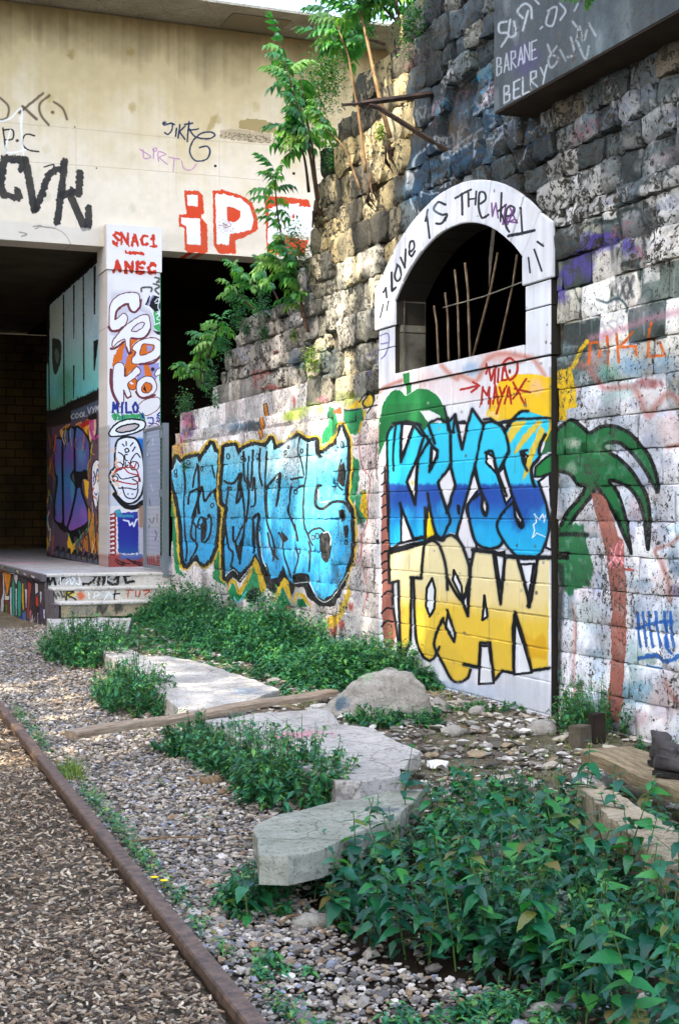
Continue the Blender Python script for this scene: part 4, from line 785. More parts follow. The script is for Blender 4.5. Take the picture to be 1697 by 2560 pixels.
H_.poly('26388c', '250 1730 420 1730 600 1600 620 1950 640 2000 450 1900 300 1800', rough=4); H_.poly('4a80b8', '520 1600 610 1560 610 1800 560 1760', a=.8); H_.poly('6a6a98', '640 1950 800 1800 880 1850 900 2100 700 2050', a=.9)
for p in ['700 1550 690 1950 640 2000','690 1950 800 1720','870 1600 860 2050']: H_.st('c8c4cc', 12, p)
for q_ in range(40): x = rng.uniform(20, 880); y = 520+x*0.32; H_.st(rng.choice(['16140f','c8c8b0','8aa030','4a7a80','d0d0d0','2a6a70','5a3a20']), 26, f'{x} {y} {x+rng.uniform(10,40)} {y+30}', a=.9)
pe.finish()

# ---- step fronts
RISE = [(18.12, 0.54, 0.70), (17.77, 0.38, 0.54), (17.42, 0.20, 0.38)]
risers = []
for i, (yy, a, b) in enumerate(RISE):
    cvs = Canvas(f'riser_paint_{i}', 'y', yy, 3.0, 5.0, a-0.02, b+0.02, 300, ['d8d2c8', 'd6cfc0', 'b8a88c'][i], 20+i); cvs.crop = (0, 1300, 3.733)
    cvs.img *= (0.85+0.25*vnoise(cvs.H, cvs.W, 40, 40+i, 4))[..., None]
    if i == 0:
        cvs.poly('8a8a8a', '400 520 1260 500 1260 600 400 600', a=.35, soft=6)
        for p in ['420 600 450 530 470 600 500 530','500 530 520 600','780 600 830 590 870 580 900 520 830 520','930 520 920 600','970 520 965 600','1030 515 970 560 1050 600','1070 560 1110 520 1100 600 1070 600','1160 530 1220 515','1170 540 1180 590 1250 575','560 590 600 520']: cvs.st('16161a', 24, p, curve=False, rough=3)
        for p in ['540 530 600 525','570 530 565 600','620 560 650 550 620 600','680 540 700 560 670 600 660 560','1000 530 990 600','740 530 750 600 710 590']: cvs.st('e8f0f4', 12, p)
    if i == 1:
        for x in range(450, 640, 30): cvs.st('3a3a34', 20, f'{x} {rng.uniform(660,690)} {x+20} {rng.uniform(710,745)}', a=.7)
        cvs.spray('d8c83a', 660, 690, 60, 40, .9); cvs.spray('e05a30', 760, 700, 45, 50, .8); cvs.spray('d8e0e4', 1000, 700, 120, 40, .6)
        for p in ['640 660 690 670 640 700 710 740','620 740 630 660']: cvs.st('3a3424', 16, p)
        for p in ['800 665 870 665','830 665 835 735','870 720 930 690 890 670 880 730','960 660 1010 680 980 740','1010 660 1050 730']: cvs.st('f2f2f0', 13, p)
        for p in ['1120 650 1080 660 1070 740 1100 750','1060 690 1120 685']: cvs.st('1c1c1a', 13, p)
        for p in ['1170 650 1240 655','1200 655 1195 720','1270 660 1270 710','1310 660 1300 710','1340 660 1400 660 1350 700']: cvs.st('c8402a', 11, p)
    if i == 2:
        for x, y, c in [(700,830,'8a8478'),(820,840,'9a948a'),(950,830,'4a4a44'),(1110,820,'3a3a36'),(600,840,'a89a70'),(500,870,'d8d4cc'),(540,840,'c8c0a8')]: cvs.spray(c, x, y, 50, 50, .7)
        for p in ['910 870 930 790 960 870 1000 800','1080 800 1090 870','1120 810 1110 830']: cvs.st('3c3c38', 22, p, soft=5, a=.8)
        cvs.text('OUC', 690, 880, 50, 80, '8a8a80', 20, a=.5, gap=1.4)
    risers.append(cvs.finish())

# ---- dark girder set in the top of the wall
GX = 4.50
gi = Canvas('girder_paint', 'x', GX, 4.5, 8.7, 4.0, 6.8, 200, '4d5557', 7); I_ = gi
I_.img *= (0.75+0.5*vnoise(I_.H, I_.W, 80, 61, 5))[..., None]*(0.9+0.2*vnoise(1, I_.W, 10, 66, 3))[..., None]
I_.crop = (1000, 0, 2.2496); WC = 'c4cdd4'
I_.spray('4a3a78', 700, 330, 110, 110, .5); I_.spray('8aa0a4', 1100, 250, 120, 180, .3); I_.spray('9aa6a8', 1250, 100, 60, 200, .3); I_.spray('22282a', 560, 100, 80, 120, .4)
for p in ['600 120 560 130 560 180 610 190 570 260','620 110 610 200 650 190 640 120','690 100 660 60 700 20 735 40 740 100','720 60 690 170']: I_.st(WC, 13, p, a=.85, soft=3)
for p in ['840 60 820 130 860 140 880 40 830 60','900 20 930 60 900 110','1000 20 980 60','790 160 800 150','760 0 780 20']: I_.st(WC, 11, p, a=.8, soft=3)
for i, (ch, x, y) in enumerate(zip('BARANE', (545,585,625,665,700,740), (425,405,390,370,350,335))): I_.text(ch, x, y, 30, 100, WC, 8, dx=(.93,-.4), a=.9, soft=2)
for ch, x, y in zip('BELRY', (585,640,690,735,790), (580,555,530,500,475)): I_.text(ch, x, y, 38, 95, WC, 10, dx=(.93,-.4), a=.9, soft=2)
for p in ['830 250 850 300 890 330 850 380 835 330 880 260','900 280 930 340','960 210 980 300 940 320','1000 240 1040 330 1060 260','1010 150 1030 230 1050 170','1060 130 1100 200','970 120 1000 170 990 230']: I_.st(WC, 12, p, a=.75, soft=4)
for x, y in [(540,560),(600,20),(650,180),(1120,240)]: I_.spray(WC, x, y, 24, 80, .3)
gi.finish()
# ================================================================== geometry
# ---- ground
def inpoly(x, y, P_):
    c = False; n = len(P_)
    for i in range(n):
        (xa, ya), (xb, yb) = P_[i], P_[(i+1) % n]
        if (ya > y) != (yb > y) and x < (xb-xa)*(y-ya)/(yb-ya)+xa: c = not c
    return c
BED = [on_z(u_, v_, 0.05) for u_, v_ in [(740,2220),(820,2300),(940,2390),(1080,2440),(1250,2490),(1400,2560),(1700,2800),(2000,2600),(1850,2260),(1560,2130),(1300,2070),(1120,2090),(960,2130),(860,2190),(760,2200)]]
BEDX = [(BED[0][0]*.0+p[0], p[1]) for p in BED]
GR = [ (x, y) for y in np.arange(1.0, 19.0, 0.25) for x in np.arange(-3.0, 5.2, 0.2)]
xs = np.concatenate([[-120, -40, -12], np.arange(-3.0, 5.6, 0.15), [14, 40, 120]]); ys = np.concatenate([[-120, -30, -6, -1], np.arange(0.5, 24, 0.2), [40, 120]])
gv = []; 
for y in ys:
    for x in xs: gv.append((x, y, (gz(x, y) if (-3 < x < 5.4 and 0 < y < 24) else (0.15 if x > 5.4 else 0.0))-0.012))
nx = len(xs); gf = [(j*nx+i, j*nx+i+1, (j+1)*nx+i+1, (j+1)*nx+i) for j in range(len(ys)-1) for i in range(nx-1)]
t = NT('earth and grit', 0.95, 0.1); ps = t.pos()
c = t.ramp(t.noise(ps, 55, 6, 0.75), [(0.3, srgb('2c241b')), (0.5, srgb('6f6455')), (0.72, srgb('a89c8a'))])
c = t.mix(t.ramp(t.noise(ps, 2.2, 4), [(0.42, 0.0), (0.6, 0.55)]), c, srgb('4d4232')); 
sx = t.n('ShaderNodeSeparateXYZ'); t.l(ps, sx.inputs[0])
far = t.ramp(t.math('DIVIDE', t.math('SUBTRACT', sx.outputs['X'], 2.6), 2.4), [(0.0, 0.0), (0.5, 0.55)])
gm = t.math('MULTIPLY', far, t.ramp(t.noise(ps, 3.1, 5, 0.7), [(0.5, 0.0), (0.62, 1.0)]))
c = t.mix(gm, c, srgb('55602c'))
bd_ = t.n('ShaderNodeVectorMath', operation='DISTANCE'); t.l(t.scale(ps, (1, 1, 0)), bd_.inputs[0]); bcx, bcy = sum(p[0] for p in BED)/len(BED), sum(p[1] for p in BED)/len(BED); bd_.inputs[1].default_value = (bcx, bcy, 0)
c = t.mix(t.ramp(t.math('ADD', t.math('DIVIDE', bd_.outputs['Value'], 1.5), t.math('MULTIPLY', t.noise(ps, 4, 4), 0.5)), [(0.8, 1.0), (1.1, 0.0)]), c, t.mix(t.noise(ps, 30, 5), srgb('1c150e'), srgb('3a2e20'))); t.col(c); t.bump(t.noise(ps, 70, 6, 0.8), 0.9, 0.02)
earth = t.m
link('ground', mesh('ground', gv, gf, earth, True), kind='structure')

def tint_mat(name, rough=0.85, bsc=60, bst=0.4, bd=0.004, spec=0.3, var=0.25):
    t = NT(name, rough, spec); a = t.n('ShaderNodeVertexColor'); a.layer_name = 'tint'; p = t.pos(); f = t.noise(p, bsc, 5, 0.7)
    c = t.mix(1.0, a.outputs['Color'], t.ramp(f, [(0.3, 1-var*1.6), (0.7, 1+var*0.6)]), 'MULTIPLY'); t.col(c); t.bump(f, bst, bd); return t.m
# ---- loose stuff scattered as real pieces: gravel and bark chips
def ico():
    bm = bmesh.new(); bmesh.ops.create_icosphere(bm, subdivisions=1, radius=1.0)
    v = np.array([q.co[:] for q in bm.verts]); f = np.array([[q.index for q in fc.verts] for fc in bm.faces]); bm.free(); return v, f
ICO_V, ICO_F = ico()
def scatter_rocks(name, pts, sizes, cols, seed, label=None, flat=0.55, sink=0.3):
    r = np.random.RandomState(seed); n = len(pts); V = ICO_V[None].repeat(n, 0)+r.uniform(-.28, .28, (n, len(ICO_V), 3))
    V[..., 0] *= r.uniform(0.8, 1.5, (n, 1)); V[..., 2] *= r.uniform(flat*0.7, flat*1.3, (n, 1))
    V *= sizes[:, None, None]
    tx = r.uniform(-.5, .5, n); cz, sz = np.cos(tx), np.sin(tx); y = V[..., 1]*cz[:, None]-V[..., 2]*sz[:, None]; z = V[..., 1]*sz[:, None]+V[..., 2]*cz[:, None]; V[..., 1], V[..., 2] = y, z
    th = r.uniform(0, 6.283, n); c, s = np.cos(th), np.sin(th); x = V[..., 0]*c[:, None]-V[..., 1]*s[:, None]; y = V[..., 0]*s[:, None]+V[..., 1]*c[:, None]; V[..., 0], V[..., 1] = x, y
    V += pts[:, None]; V[..., 2] += (sizes*flat*(1-sink))[:, None]*0.6
    m = len(ICO_V); F = (ICO_F[None]+(np.arange(n)*m)[:, None, None]).reshape(-1, 3)
    T = cols[:, None].repeat(m, 1).reshape(-1, 3)
    return np_mesh(name, V.reshape(-1, 3), F, ROCKM, T)
ROCKM = tint_mat('ballast stone', 0.85, 90, 0.5, 0.004)
def pick_cols(n, pal, seed, jit=0.12):
    r = np.random.RandomState(seed); p = np.array([srgb(c) for c in pal]); c = p[r.randint(0, len(p), n)]
    return np.clip(c*(1+r.uniform(-jit, jit, (n, 1))), 0, 1)
P = []; S = []
def dens_ok(x, y): return True
n = 0
while n < 66000:
    # denser close to the viewer, where single stones can be told apart
    y = 3.2+15.2*rng.random()**1.55; x = rng.uniform(rail_x(y)+0.04, path_x(y)+0.30+(1.5 if y < 4.6 else 0))
    if inpoly(x, y, BED) and rng.random() < 0.9: n += 1; continue
    P.append((x, y, gz(x, y)+rng.uniform(-0.006, 0.010))); S.append(rng.choice([0.006, 0.007, 0.009, 0.011, 0.014])*rng.uniform(0.8, 1.2)*(1.0+0.012*(y-4))); n += 1
for _ in range(330):
    y = 3.2+14*rng.random()**1.4; x = rng.uniform(rail_x(y)+0.1, path_x(y)+0.2); P.append((x, y, gz(x, y)+0.004)); S.append(rng.uniform(0.018, 0.03))
P = np.array(P); S = np.array(S)
GP = ['a1978a','91887c','837b72','b5ab9e','766e66','665f57','94866f','a5957f','5e5954','83838a','c2b9ac','8a7258','746b61','4c453e','988b7c','8b8278']
gravel = scatter_rocks('gravel', P, S, pick_cols(len(P), GP, 3), 7)
tag(link('gravel', gravel), 'pale grey and tan loose gravel between the rusty rail and the slabs', 'gravel', kind='stuff')
# rubble in front of the wall
P = []; S = []
while len(P) < 9000:
    y = rng.uniform(5.0, 17.5); x = rng.uniform(path_x(y)+0.2, 4.72)
    if mnoise.noise((x*1.7, y*1.7, 3)) < -0.12 and rng.random() < 0.75: continue
    if inpoly(x, y, BED) and rng.random() < 0.9: continue
    P.append((x, y, gz(x, y)+rng.uniform(-.006, .006))); S.append(rng.choice([0.008, 0.010, 0.013, 0.018, 0.024])*rng.uniform(0.7, 1.3))
for _ in range(170):
    y = rng.uniform(5.3, 10.5); x = rng.uniform(path_x(y)+0.5, 4.6); P.append((x, y, gz(x, y)+0.005)); S.append(rng.uniform(0.03, 0.06))
tag(link('rubble', scatter_rocks('rubble', np.array(P), np.array(S), pick_cols(len(P), ['b5b0a6','98928a','7d776c','cbc6bc','5f584c','8a7a60','6c675c','504a40','a39a88'], 9), 12, flat=0.35)), 'broken stone and mortar crumbs on the dirt before the painted wall', 'rubble', kind='stuff')
# bark chips between the rails
CH = 56000; r = np.random.RandomState(21)
yy = 3.0+8.2*r.rand(CH)**1.5; xx = np.array([rng.uniform(-1.9 if y > 5 else -0.75, rail_x(y)-0.045) for y in yy])
L_ = r.uniform(0.006, 0.016, CH)*(1+0.03*(yy-4)); Wd = r.uniform(0.0028, 0.0062, CH)*(1+0.03*(yy-4)); Hh = r.uniform(0.0012, 0.003, CH)
bx = np.array([(-1,-.7,-1),(1,-1,-1),(.8,1,-1),(-1,.8,-1),(-.9,-.8,1),(1,-.6,1),(.9,.8,1),(-.8,1,1)], float); BF = np.array([(0,3,2,1),(4,5,6,7),(0,1,5,4),(1,2,6,5),(2,3,7,6),(3,0,4,7)])
V = bx[None].repeat(CH, 0)+r.uniform(-.25, .25, (CH, 8, 3)); V *= np.stack([L_, Wd, Hh], 1)[:, None]
al = r.uniform(-.45, .45, CH); x_ = V[..., 0]*np.cos(al)[:, None]-V[..., 2]*np.sin(al)[:, None]; z_ = V[..., 0]*np.sin(al)[:, None]+V[..., 2]*np.cos(al)[:, None]; V[..., 0], V[..., 2] = x_, z_
th = r.uniform(0, 6.283, CH); x_ = V[..., 0]*np.cos(th)[:, None]-V[..., 1]*np.sin(th)[:, None]; y_ = V[..., 0]*np.sin(th)[:, None]+V[..., 1]*np.cos(th)[:, None]; V[..., 0], V[..., 1] = x_, y_
zz = np.array([0.05+0.012*mnoise.noise((a*2, b*2, 1)) for a, b in zip(xx, yy)])+r.uniform(0.002, 0.016, CH)
V += np.stack([xx, yy, zz], 1)[:, None]
cc = pick_cols(CH, ['86705a','988268','6a5846','b09c82','54463a','786858','c0ae94','443830','8c745c','6c6256','5c4e40','9c8e7c'], 23)
CHM = tint_mat('bark chip', 0.9, 120, 0.4, 0.002, 0.2)
tag(link('bark_chips', np_mesh('bark_chips', V.reshape(-1, 3), (BF[None]+(np.arange(CH)*8)[:, None, None]).reshape(-1, 4), CHM, cc[:, None].repeat(8, 1).reshape(-1, 3))), 'brown bark chips filling the track bed left of the rail', 'bark chips', kind='stuff')

# ---- rail
t = NT('rusty rail steel', 0.62, 0.4); p = t.pos()
t.col(t.mix(t.ramp(t.noise(p, 22, 6, 0.7), [(0.35, 0.0), (0.65, 1.0)]), srgb('33281f'), srgb('6e5646'))); t.bump(t.noise(p, 130, 5), 0.4, 0.002); RUST = t.m
rl = empty('rail', (rail_x(2), 2, 0), label='rust brown railway rail running along the edge of the bark chips', cat='rail')
prof = [(-0.031,0.148),(-0.026,0.155),(0.026,0.155),(0.031,0.148),(0.031,0.118),(0.010,0.105),(0.009,0.03),(0.07,0.012),(0.07,0.0),(-0.07,0.0),(-0.07,0.012),(-0.009,0.03),(-0.010,0.105),(-0.031,0.118)]
rv = []; yr = np.arange(0.0, 26.01, 0.5)
for y in yr:
    for a, b in prof: rv.append((rail_x(y)+a-rail_x(2), y-2, b-0.055))
m = len(prof); rf = [(i*m+j, i*m+(j+1) % m, (i+1)*m+(j+1) % m, (i+1)*m+j) for i in range(len(yr)-1) for j in range(m)]+[tuple(range(m))[::-1], tuple((len(yr)-1)*m+j for j in range(m))]
link('rail_bar', mesh('rail_bar', rv, rf, RUST), rl)

# ---- concrete of the path, platform and steps
def concrete(name, a, b, c2, sc=2.5, dirt=0.6, pink=None):
    t = NT(name, 0.9, 0.15); p = t.pos()
    c = t.mix(t.ramp(t.noise(p, sc, 6, 0.7), [(0.35, 0.0), (0.68, 1.0)]), srgb(a), srgb(b))
    c = t.mix(t.ramp(t.noise(t.scale(p, (1.0, 3.5, 1.0)), 9, 6, 0.75), [(0.5, 0.0), (0.72, dirt)]), c, srgb(c2))
    for (col, cx, cy, rad) in (pink or []):
        d = t.n('ShaderNodeVectorMath', operation='DISTANCE'); t.l(t.scale(p, (1, 1, 0)), d.inputs[0]); d.inputs[1].default_value = (cx, cy, 0)
        q = t.math('ADD', t.math('DIVIDE', d.outputs['Value'], rad), t.math('MULTIPLY', t.noise(p, 7, 4), 1.2))
        c = t.mix(t.ramp(q, [(0.75, 0.7), (1.15, 0.0)]), c, srgb(col))
    c = t.mix(t.ramp(t.noise(p, 42, 5, 0.8), [(0.36, 0.75), (0.46, 0.0)]), c, srgb('3a342a'))
    cr = t.n('ShaderNodeTexVoronoi', feature='DISTANCE_TO_EDGE'); cr.inputs['Scale'].default_value = 1.7
    wv = t.n('ShaderNodeMixRGB'); wv.inputs[0].default_value = 0.12; t.l(p, wv.inputs[1]); nn = t.n('ShaderNodeTexNoise'); nn.inputs['Scale'].default_value = 6; t.l(p, nn.inputs['Vector']); t.l(nn.outputs['Color'], wv.inputs[2]); t.l(wv.outputs[0], cr.inputs['Vector'])
    c = t.mix(t.ramp(cr.outputs['Distance'], [(0.003, 0.45), (0.008, 0.0)]), c, srgb('2c261e'))
    t.col(c); b1 = t.bump(t.noise(p, 45, 6, 0.75), 0.8, 0.012); t.bump(t.noise(p, 9, 4, 0.6), 0.5, 0.02, b1); return t.m
CON = concrete('worn concrete', 'bfbab2', '98938a', '56504a', pink=[('c07a88', 2.75, 7.55, 0.45), ('b04a60', 2.55, 7.2, 0.2), ('c88a98', 2.8, 8.7, 0.22), ('7a8a98', 3.1, 9.6, 0.5)])
PLAT = concrete('platform concrete', 'a8a4a2', '8a8684', '5a5450', pink=[('b07888', 3.5, 22.5, 1.3), ('88a8b4', 3.35, 19.0, 0.5), ('b08890', 3.6, 25, 1.5)])
def slab(name, srcpts, ztop, thick, mat, label, cat, jag=0.004, sub=5, tilt=(0, 0)):
    P = [on_z(u, v, ztop) for u, v in srcpts]; cx = sum(p[0] for p in P)/len(P); cy = sum(p[1] for p in P)/len(P)
    Q = []
    for i, p in enumerate(P):
        q = P[(i+1) % len(P)]
        L = math.dist(p, q); k = max(1, int(L/0.07))
        for j in range(k):
            f = j/k; Q.append((p[0]+(q[0]-p[0])*f+(rng.uniform(-jag, jag) if j else 0)-cx, p[1]+(q[1]-p[1])*f+(rng.uniform(-jag, jag) if j else 0)-cy))
    o = empty(name, (cx, cy, ztop), label=label, cat=cat)
    n = len(Q); V = []; F = []; sd = rng.uniform(0, 99)
    def nz(x, y, a): return mnoise.noise((x*5+sd, y*5, 0))*a+mnoise.noise((x*16+sd, y*16, 3))*a*0.5
    rings = [(1.0, -thick, 0.008), (1.003, -thick*0.66, 0.010), (1.0, -thick*0.33, 0.009), (1.0, -0.014, 0.007), (0.996, -0.003, 0.005), (0.985, 0.0, 0.003), (0.75, 0.0, 0), (0.45, 0.0, 0), (0.15, 0.0, 0)]
    for sc_, zq, am in rings:
        for x, y in Q:
            ex = mnoise.noise((x*9+sd, y*9, zq*14))*am+mnoise.noise((x*25+sd, y*25, zq*30))*am*0.7; L = math.hypot(x, y)+1e-6
            V.append((x*sc_+x/L*ex, y*sc_+y/L*ex, zq+(nz(x*sc_, y*sc_, 0.010) if zq > -0.01 else 0)))
    for r_i in range(len(rings)-1):
        for i in range(n): F.append((r_i*n+i, r_i*n+(i+1) % n, (r_i+1)*n+(i+1) % n, (r_i+1)*n+i))
    F.append(tuple((len(rings)-1)*n+i for i in range(n)))
    me = mesh(name, V, F, mat)
    bb = bmesh.new(); bb.from_mesh(me); bmesh.ops.recalc_face_normals(bb, faces=bb.faces); bb.to_mesh(me); bb.free()
    s_ = link('slab_body', me, o); o.rotation_euler = (tilt[0], tilt[1], 0)
    return o
slab('concrete_slab', [(118,1547),(330,1544),(320,1576),(262,1600),(205,1603),(140,1574)], 0.22, 0.24, CON, 'pale worn concrete slab at the foot of the three steps', 'slab')
slab('concrete_slab', [(242,1606),(300,1607),(318,1640),(420,1640),(500,1655),(640,1700),(700,1722),(640,1745),(520,1790),(445,1770),(378,1710),(268,1640)], 0.22, 0.24, CON, 'long pale concrete slab running up to the loose timber plank', 'slab')
slab('concrete_slab', [(513,1800),(640,1782),(820,1770),(850,1810),(935,1822),(985,1850),(1053,1877),(1020,1900),(1000,1940),(900,1957),(838,1953),(810,1938),(650,1872),(566,1830)], 0.23, 0.2, CON, 'broad concrete slab with faded pink spray in front of the boulder', 'slab')
MOSS = concrete('mossy stone', 'a09f90', '7c7e6e', '4c4e40', 3.5, 0.6, [('4a5560', 2.35, 5.35, 0.14)])
slab('stone_block', [(634,2064),(700,2040),(800,2016),(960,1984),(1060,1975),(1000,2040),(890,2080),(810,2118),(720,2136),(648,2134)], 0.265, 0.105, MOSS, 'greenish weathered stone block lying beside the big nettle patch', 'block', 0.006, tilt=(0.02, 0.0))
for pts, zt, th, lb in [([(1180,2070),(1290,2060),(1330,2100),(1270,2130),(1190,2120)], 0.24, 0.2, 'flat grey stone block showing through the middle of the nettles'),
   ([(1210,2190),(1330,2180),(1450,2240),(1400,2290),(1260,2240)], 0.20, 0.2, 'rough grey stone block low among the nettle leaves'),
   ([(1440,1960),(1500,1955),(1697,2080),(1780,2200),(1697,2190),(1560,2080)], 0.36, 0.22, 'long tan stone kerb leaning out of the nettles at the right edge')]:
    slab('stone_block', pts, zt, th, concrete('grey stone', 'a39d92', '7b7468', '4e483c', 4) if 'tan' not in lb else concrete('tan stone', 'b0a288', '8a7c66', '554a38', 4), lb, 'block', 0.015)
slab('stone_block', [(1450,1940),(1508,1928),(1530,1952),(1470,1975)], 0.22, 0.1, CON, 'small pale flat stone just under the end of the bench plank', 'block', 0.008)

# platform with steps
pf = empty('platform', (EX, 18.1, 0)); tag(pf, kind='structure')
PEM = canvas_mat(pe, 'platform paint', 0.2, 30, 0.006, 0.4, gain=0.8)
k = MB(); k.box((EX+0.0-EX, 0.40, -0.3), (3.4, 14, 0.70)); o = k.obj('platform_deck', PLAT, pf); 
k = MB(); k.box((-0.02, 0.0, -0.3), (0.0, 14, 0.60)); k.obj('platform_side', PEM, pf)
k = MB(); k.box((-0.07, -0.01, 0.615), (0.0-0.003, 14, 0.703)); k.obj('platform_nosing', PEM, pf)
stp = empty('steps', (EX, 17.42, 0)); tag(stp, 'three worn concrete steps with black and white lettering on their fronts', 'steps')
for i, (y_, a, b) in enumerate(RISE):
    m_ = canvas_mat(risers[i], f'step front {i}', 0.15, 30, 0.004, 0.4, gain=0.82, dirt='4a3f2c')
    x0 = 0.0+0.07*i
    if i < 3:
        k = MB(); k.box((x0-0.05*i+0.02, y_-17.42, a), (1.62, y_-17.42+0.36, b-0.03)); k.obj('step', m_, stp)
        k = MB(); k.box((x0-0.05*i+0.0, y_-17.42-0.02, b-0.03), (1.64, y_-17.42+0.37, b+0.001)); bevel(k.obj('tread', concrete('tread', 'd0ccc4', 'b0aaa0', '7a7266'), stp), 0.008)
k = MB(); k.box((-0.02, 0.0, -0.2), (0.03, 0.36, 0.36)); k.box((-0.021, 0.361, -0.2), (0.029, 0.70, 0.52)); k.obj('cheek', PEM, stp)

# ---- bridge
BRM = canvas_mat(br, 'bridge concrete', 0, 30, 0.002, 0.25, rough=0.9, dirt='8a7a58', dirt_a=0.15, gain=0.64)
DARKC = plain('underpass concrete', '4a3d2c', '2c241a', 1.2, world=True)
SHUT = concrete('overhang concrete', 'a09c8e', '86806e', '5a5444', 1.2, 0.4)
b = empty('bridge', (4.4, BY, 5.38), label='cream concrete road bridge with red and white block lettering across its face', cat='bridge')
def bl(p): return (p[0]-4.4, p[1]-BY, p[2]-5.38)
def bbox(a, c): return MB().box(bl(a), bl(c))
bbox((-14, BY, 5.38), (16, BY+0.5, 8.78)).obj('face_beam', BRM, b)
bbox((-14, BY+0.5, 5.45), (16, BY+14, 8.7)).obj('deck', DARKC, b)
MB().add([bl(q) for q in [(-14,19.46,8.80),(16,19.46,8.80),(16,BY+2,8.783),(-14,BY+2,8.783),(-14,19.46,8.84),(16,19.46,8.84),(16,BY+2,9.2),(-14,BY+2,9.2)]], [(0,3,2,1),(4,5,6,7),(0,1,5,4),(1,2,6,5),(2,3,7,6),(3,0,4,7)]).obj('overhang', SHUT, b)
t = NT('patched plaster', 0.9, 0.15); t.col(srgb('78705c')); PATCH = t.m
xa, ya = 5.6, 19.9; bbox((6.15, 19.75, 8.785), (7.05, 20.42, 8.793)).obj('patch', PATCH, b)
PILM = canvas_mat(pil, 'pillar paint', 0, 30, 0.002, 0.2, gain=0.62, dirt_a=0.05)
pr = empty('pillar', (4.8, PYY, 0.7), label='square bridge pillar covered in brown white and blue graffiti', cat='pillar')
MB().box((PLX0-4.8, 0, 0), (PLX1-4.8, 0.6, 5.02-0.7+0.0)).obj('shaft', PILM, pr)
MB().box((PLX0-4.8-0.02, -0.03, 5.025-0.7), (PLX1-4.8+0.02, 0.62, 5.68-0.7)).obj('cap', PILM, pr)
MB().box((PLX1-4.8+0.003, 0.02, 0.2), (PLX1-4.8+0.015, 0.5, 4.3)).obj('corner_edge', plain('green edge', '3d9a5a', '2f6a40'), pr)
SWM = canvas_mat(sw, 'underpass wall paint', 0, 30, 0.003, 0.3, gain=0.98, dirt_a=0.2)
u = empty('underpass', (SWX, 20.9, 0.7), label='dark passage walls under the bridge with a violet mural beside the pillar', cat='underpass')
def ul(p): return (p[0]-SWX, p[1]-20.9, p[2]-0.7)
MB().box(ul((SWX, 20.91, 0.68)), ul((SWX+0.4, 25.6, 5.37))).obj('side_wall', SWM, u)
t = NT('old yellow masonry', 0.95, 0.1); p = t.pos(); bk = t.n('ShaderNodeTexBrick'); t.l(t.scale(p, (1, 1, 1)), bk.inputs[0])
cmb = t.n('ShaderNodeCombineXYZ'); sp = t.n('ShaderNodeSeparateXYZ'); t.l(p, sp.inputs[0]); t.l(sp.outputs[0], cmb.inputs[0]); t.l(sp.outputs[2], cmb.inputs[1]); t.l(cmb.outputs[0], bk.inputs[0])
bk.inputs['Scale'].default_value = 1.3; bk.inputs['Color1'].default_value = (*srgb('4a3a20'), 1); bk.inputs['Color2'].default_value = (*srgb('3a2e1c'), 1); bk.inputs['Mortar'].default_value = (*srgb('281e10'), 1)
t.col(t.mix(t.ramp(t.noise(p, 1.0, 5), [(0.4, 0.0), (0.7, 0.8)]), bk.outputs[0], srgb('181208'))); OLD = t.m
MB().box(ul((-14, 31.5, 0.0)), ul((12, 31.8, 5.4))).obj('end_wall', OLD, u)
MB().box(ul((SWX+0.5, 25.62, 0.72)), ul((5.9, 26.0, 5.37))).obj('return_wall', DARKC, u)
MB().box(ul((-8.4, 20.46, -0.5)), ul((-8.0, 31.5, 5.4))).obj('far_side_wall', DARKC, u)
BLK = plain('unlit interior black', '1c1610', '120e0a', 2, bump=0, spec=0.0)  # near-black colour stands in for the darkness of unlit interiors
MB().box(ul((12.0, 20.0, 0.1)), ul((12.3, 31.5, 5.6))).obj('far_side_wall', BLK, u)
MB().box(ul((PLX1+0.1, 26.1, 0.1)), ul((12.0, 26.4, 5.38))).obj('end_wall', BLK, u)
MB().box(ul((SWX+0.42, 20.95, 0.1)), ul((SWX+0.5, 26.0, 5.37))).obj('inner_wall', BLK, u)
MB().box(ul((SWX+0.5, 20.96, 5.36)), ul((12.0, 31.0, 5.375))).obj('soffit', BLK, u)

# ---- earth behind the wall (top follows the ruined edge)
pts = []
ysb = list(np.arange(2.0, 18.01, 0.25)); vv = []; ff = []
for y in ysb:
    zt = min(prof_top(min(max(y, 6), 17.9)), 8.0)-0.16
    xb = 8.2 if 7.2 < y < 12.9 else 5.02
    for x, zq in ((xb, -0.3), (xb, min(4.05, zt-.2)), (5.02, min(4.06, zt-.19)), (5.02, zt-0.1), (5.3, zt+0.05), (6.4, zt+0.1), (9, zt), (9, -0.3)): vv.append((x, y, zq+0.06*mnoise.noise((x, y, zq)) if zq > 0 else zq))
for i in range(len(ysb)-1):
    for j in range(7): ff.append((i*8+j, (i+1)*8+j, (i+1)*8+j+1, i*8+j+1))
ff += [tuple(range(8)), tuple((len(ysb)-1)*8+j for j in range(8))[::-1]]
link('embankment', mesh('embankment', vv, ff, plain('dark soil', '4a3d2a', '2c2418', 5, world=True)), kind='structure')

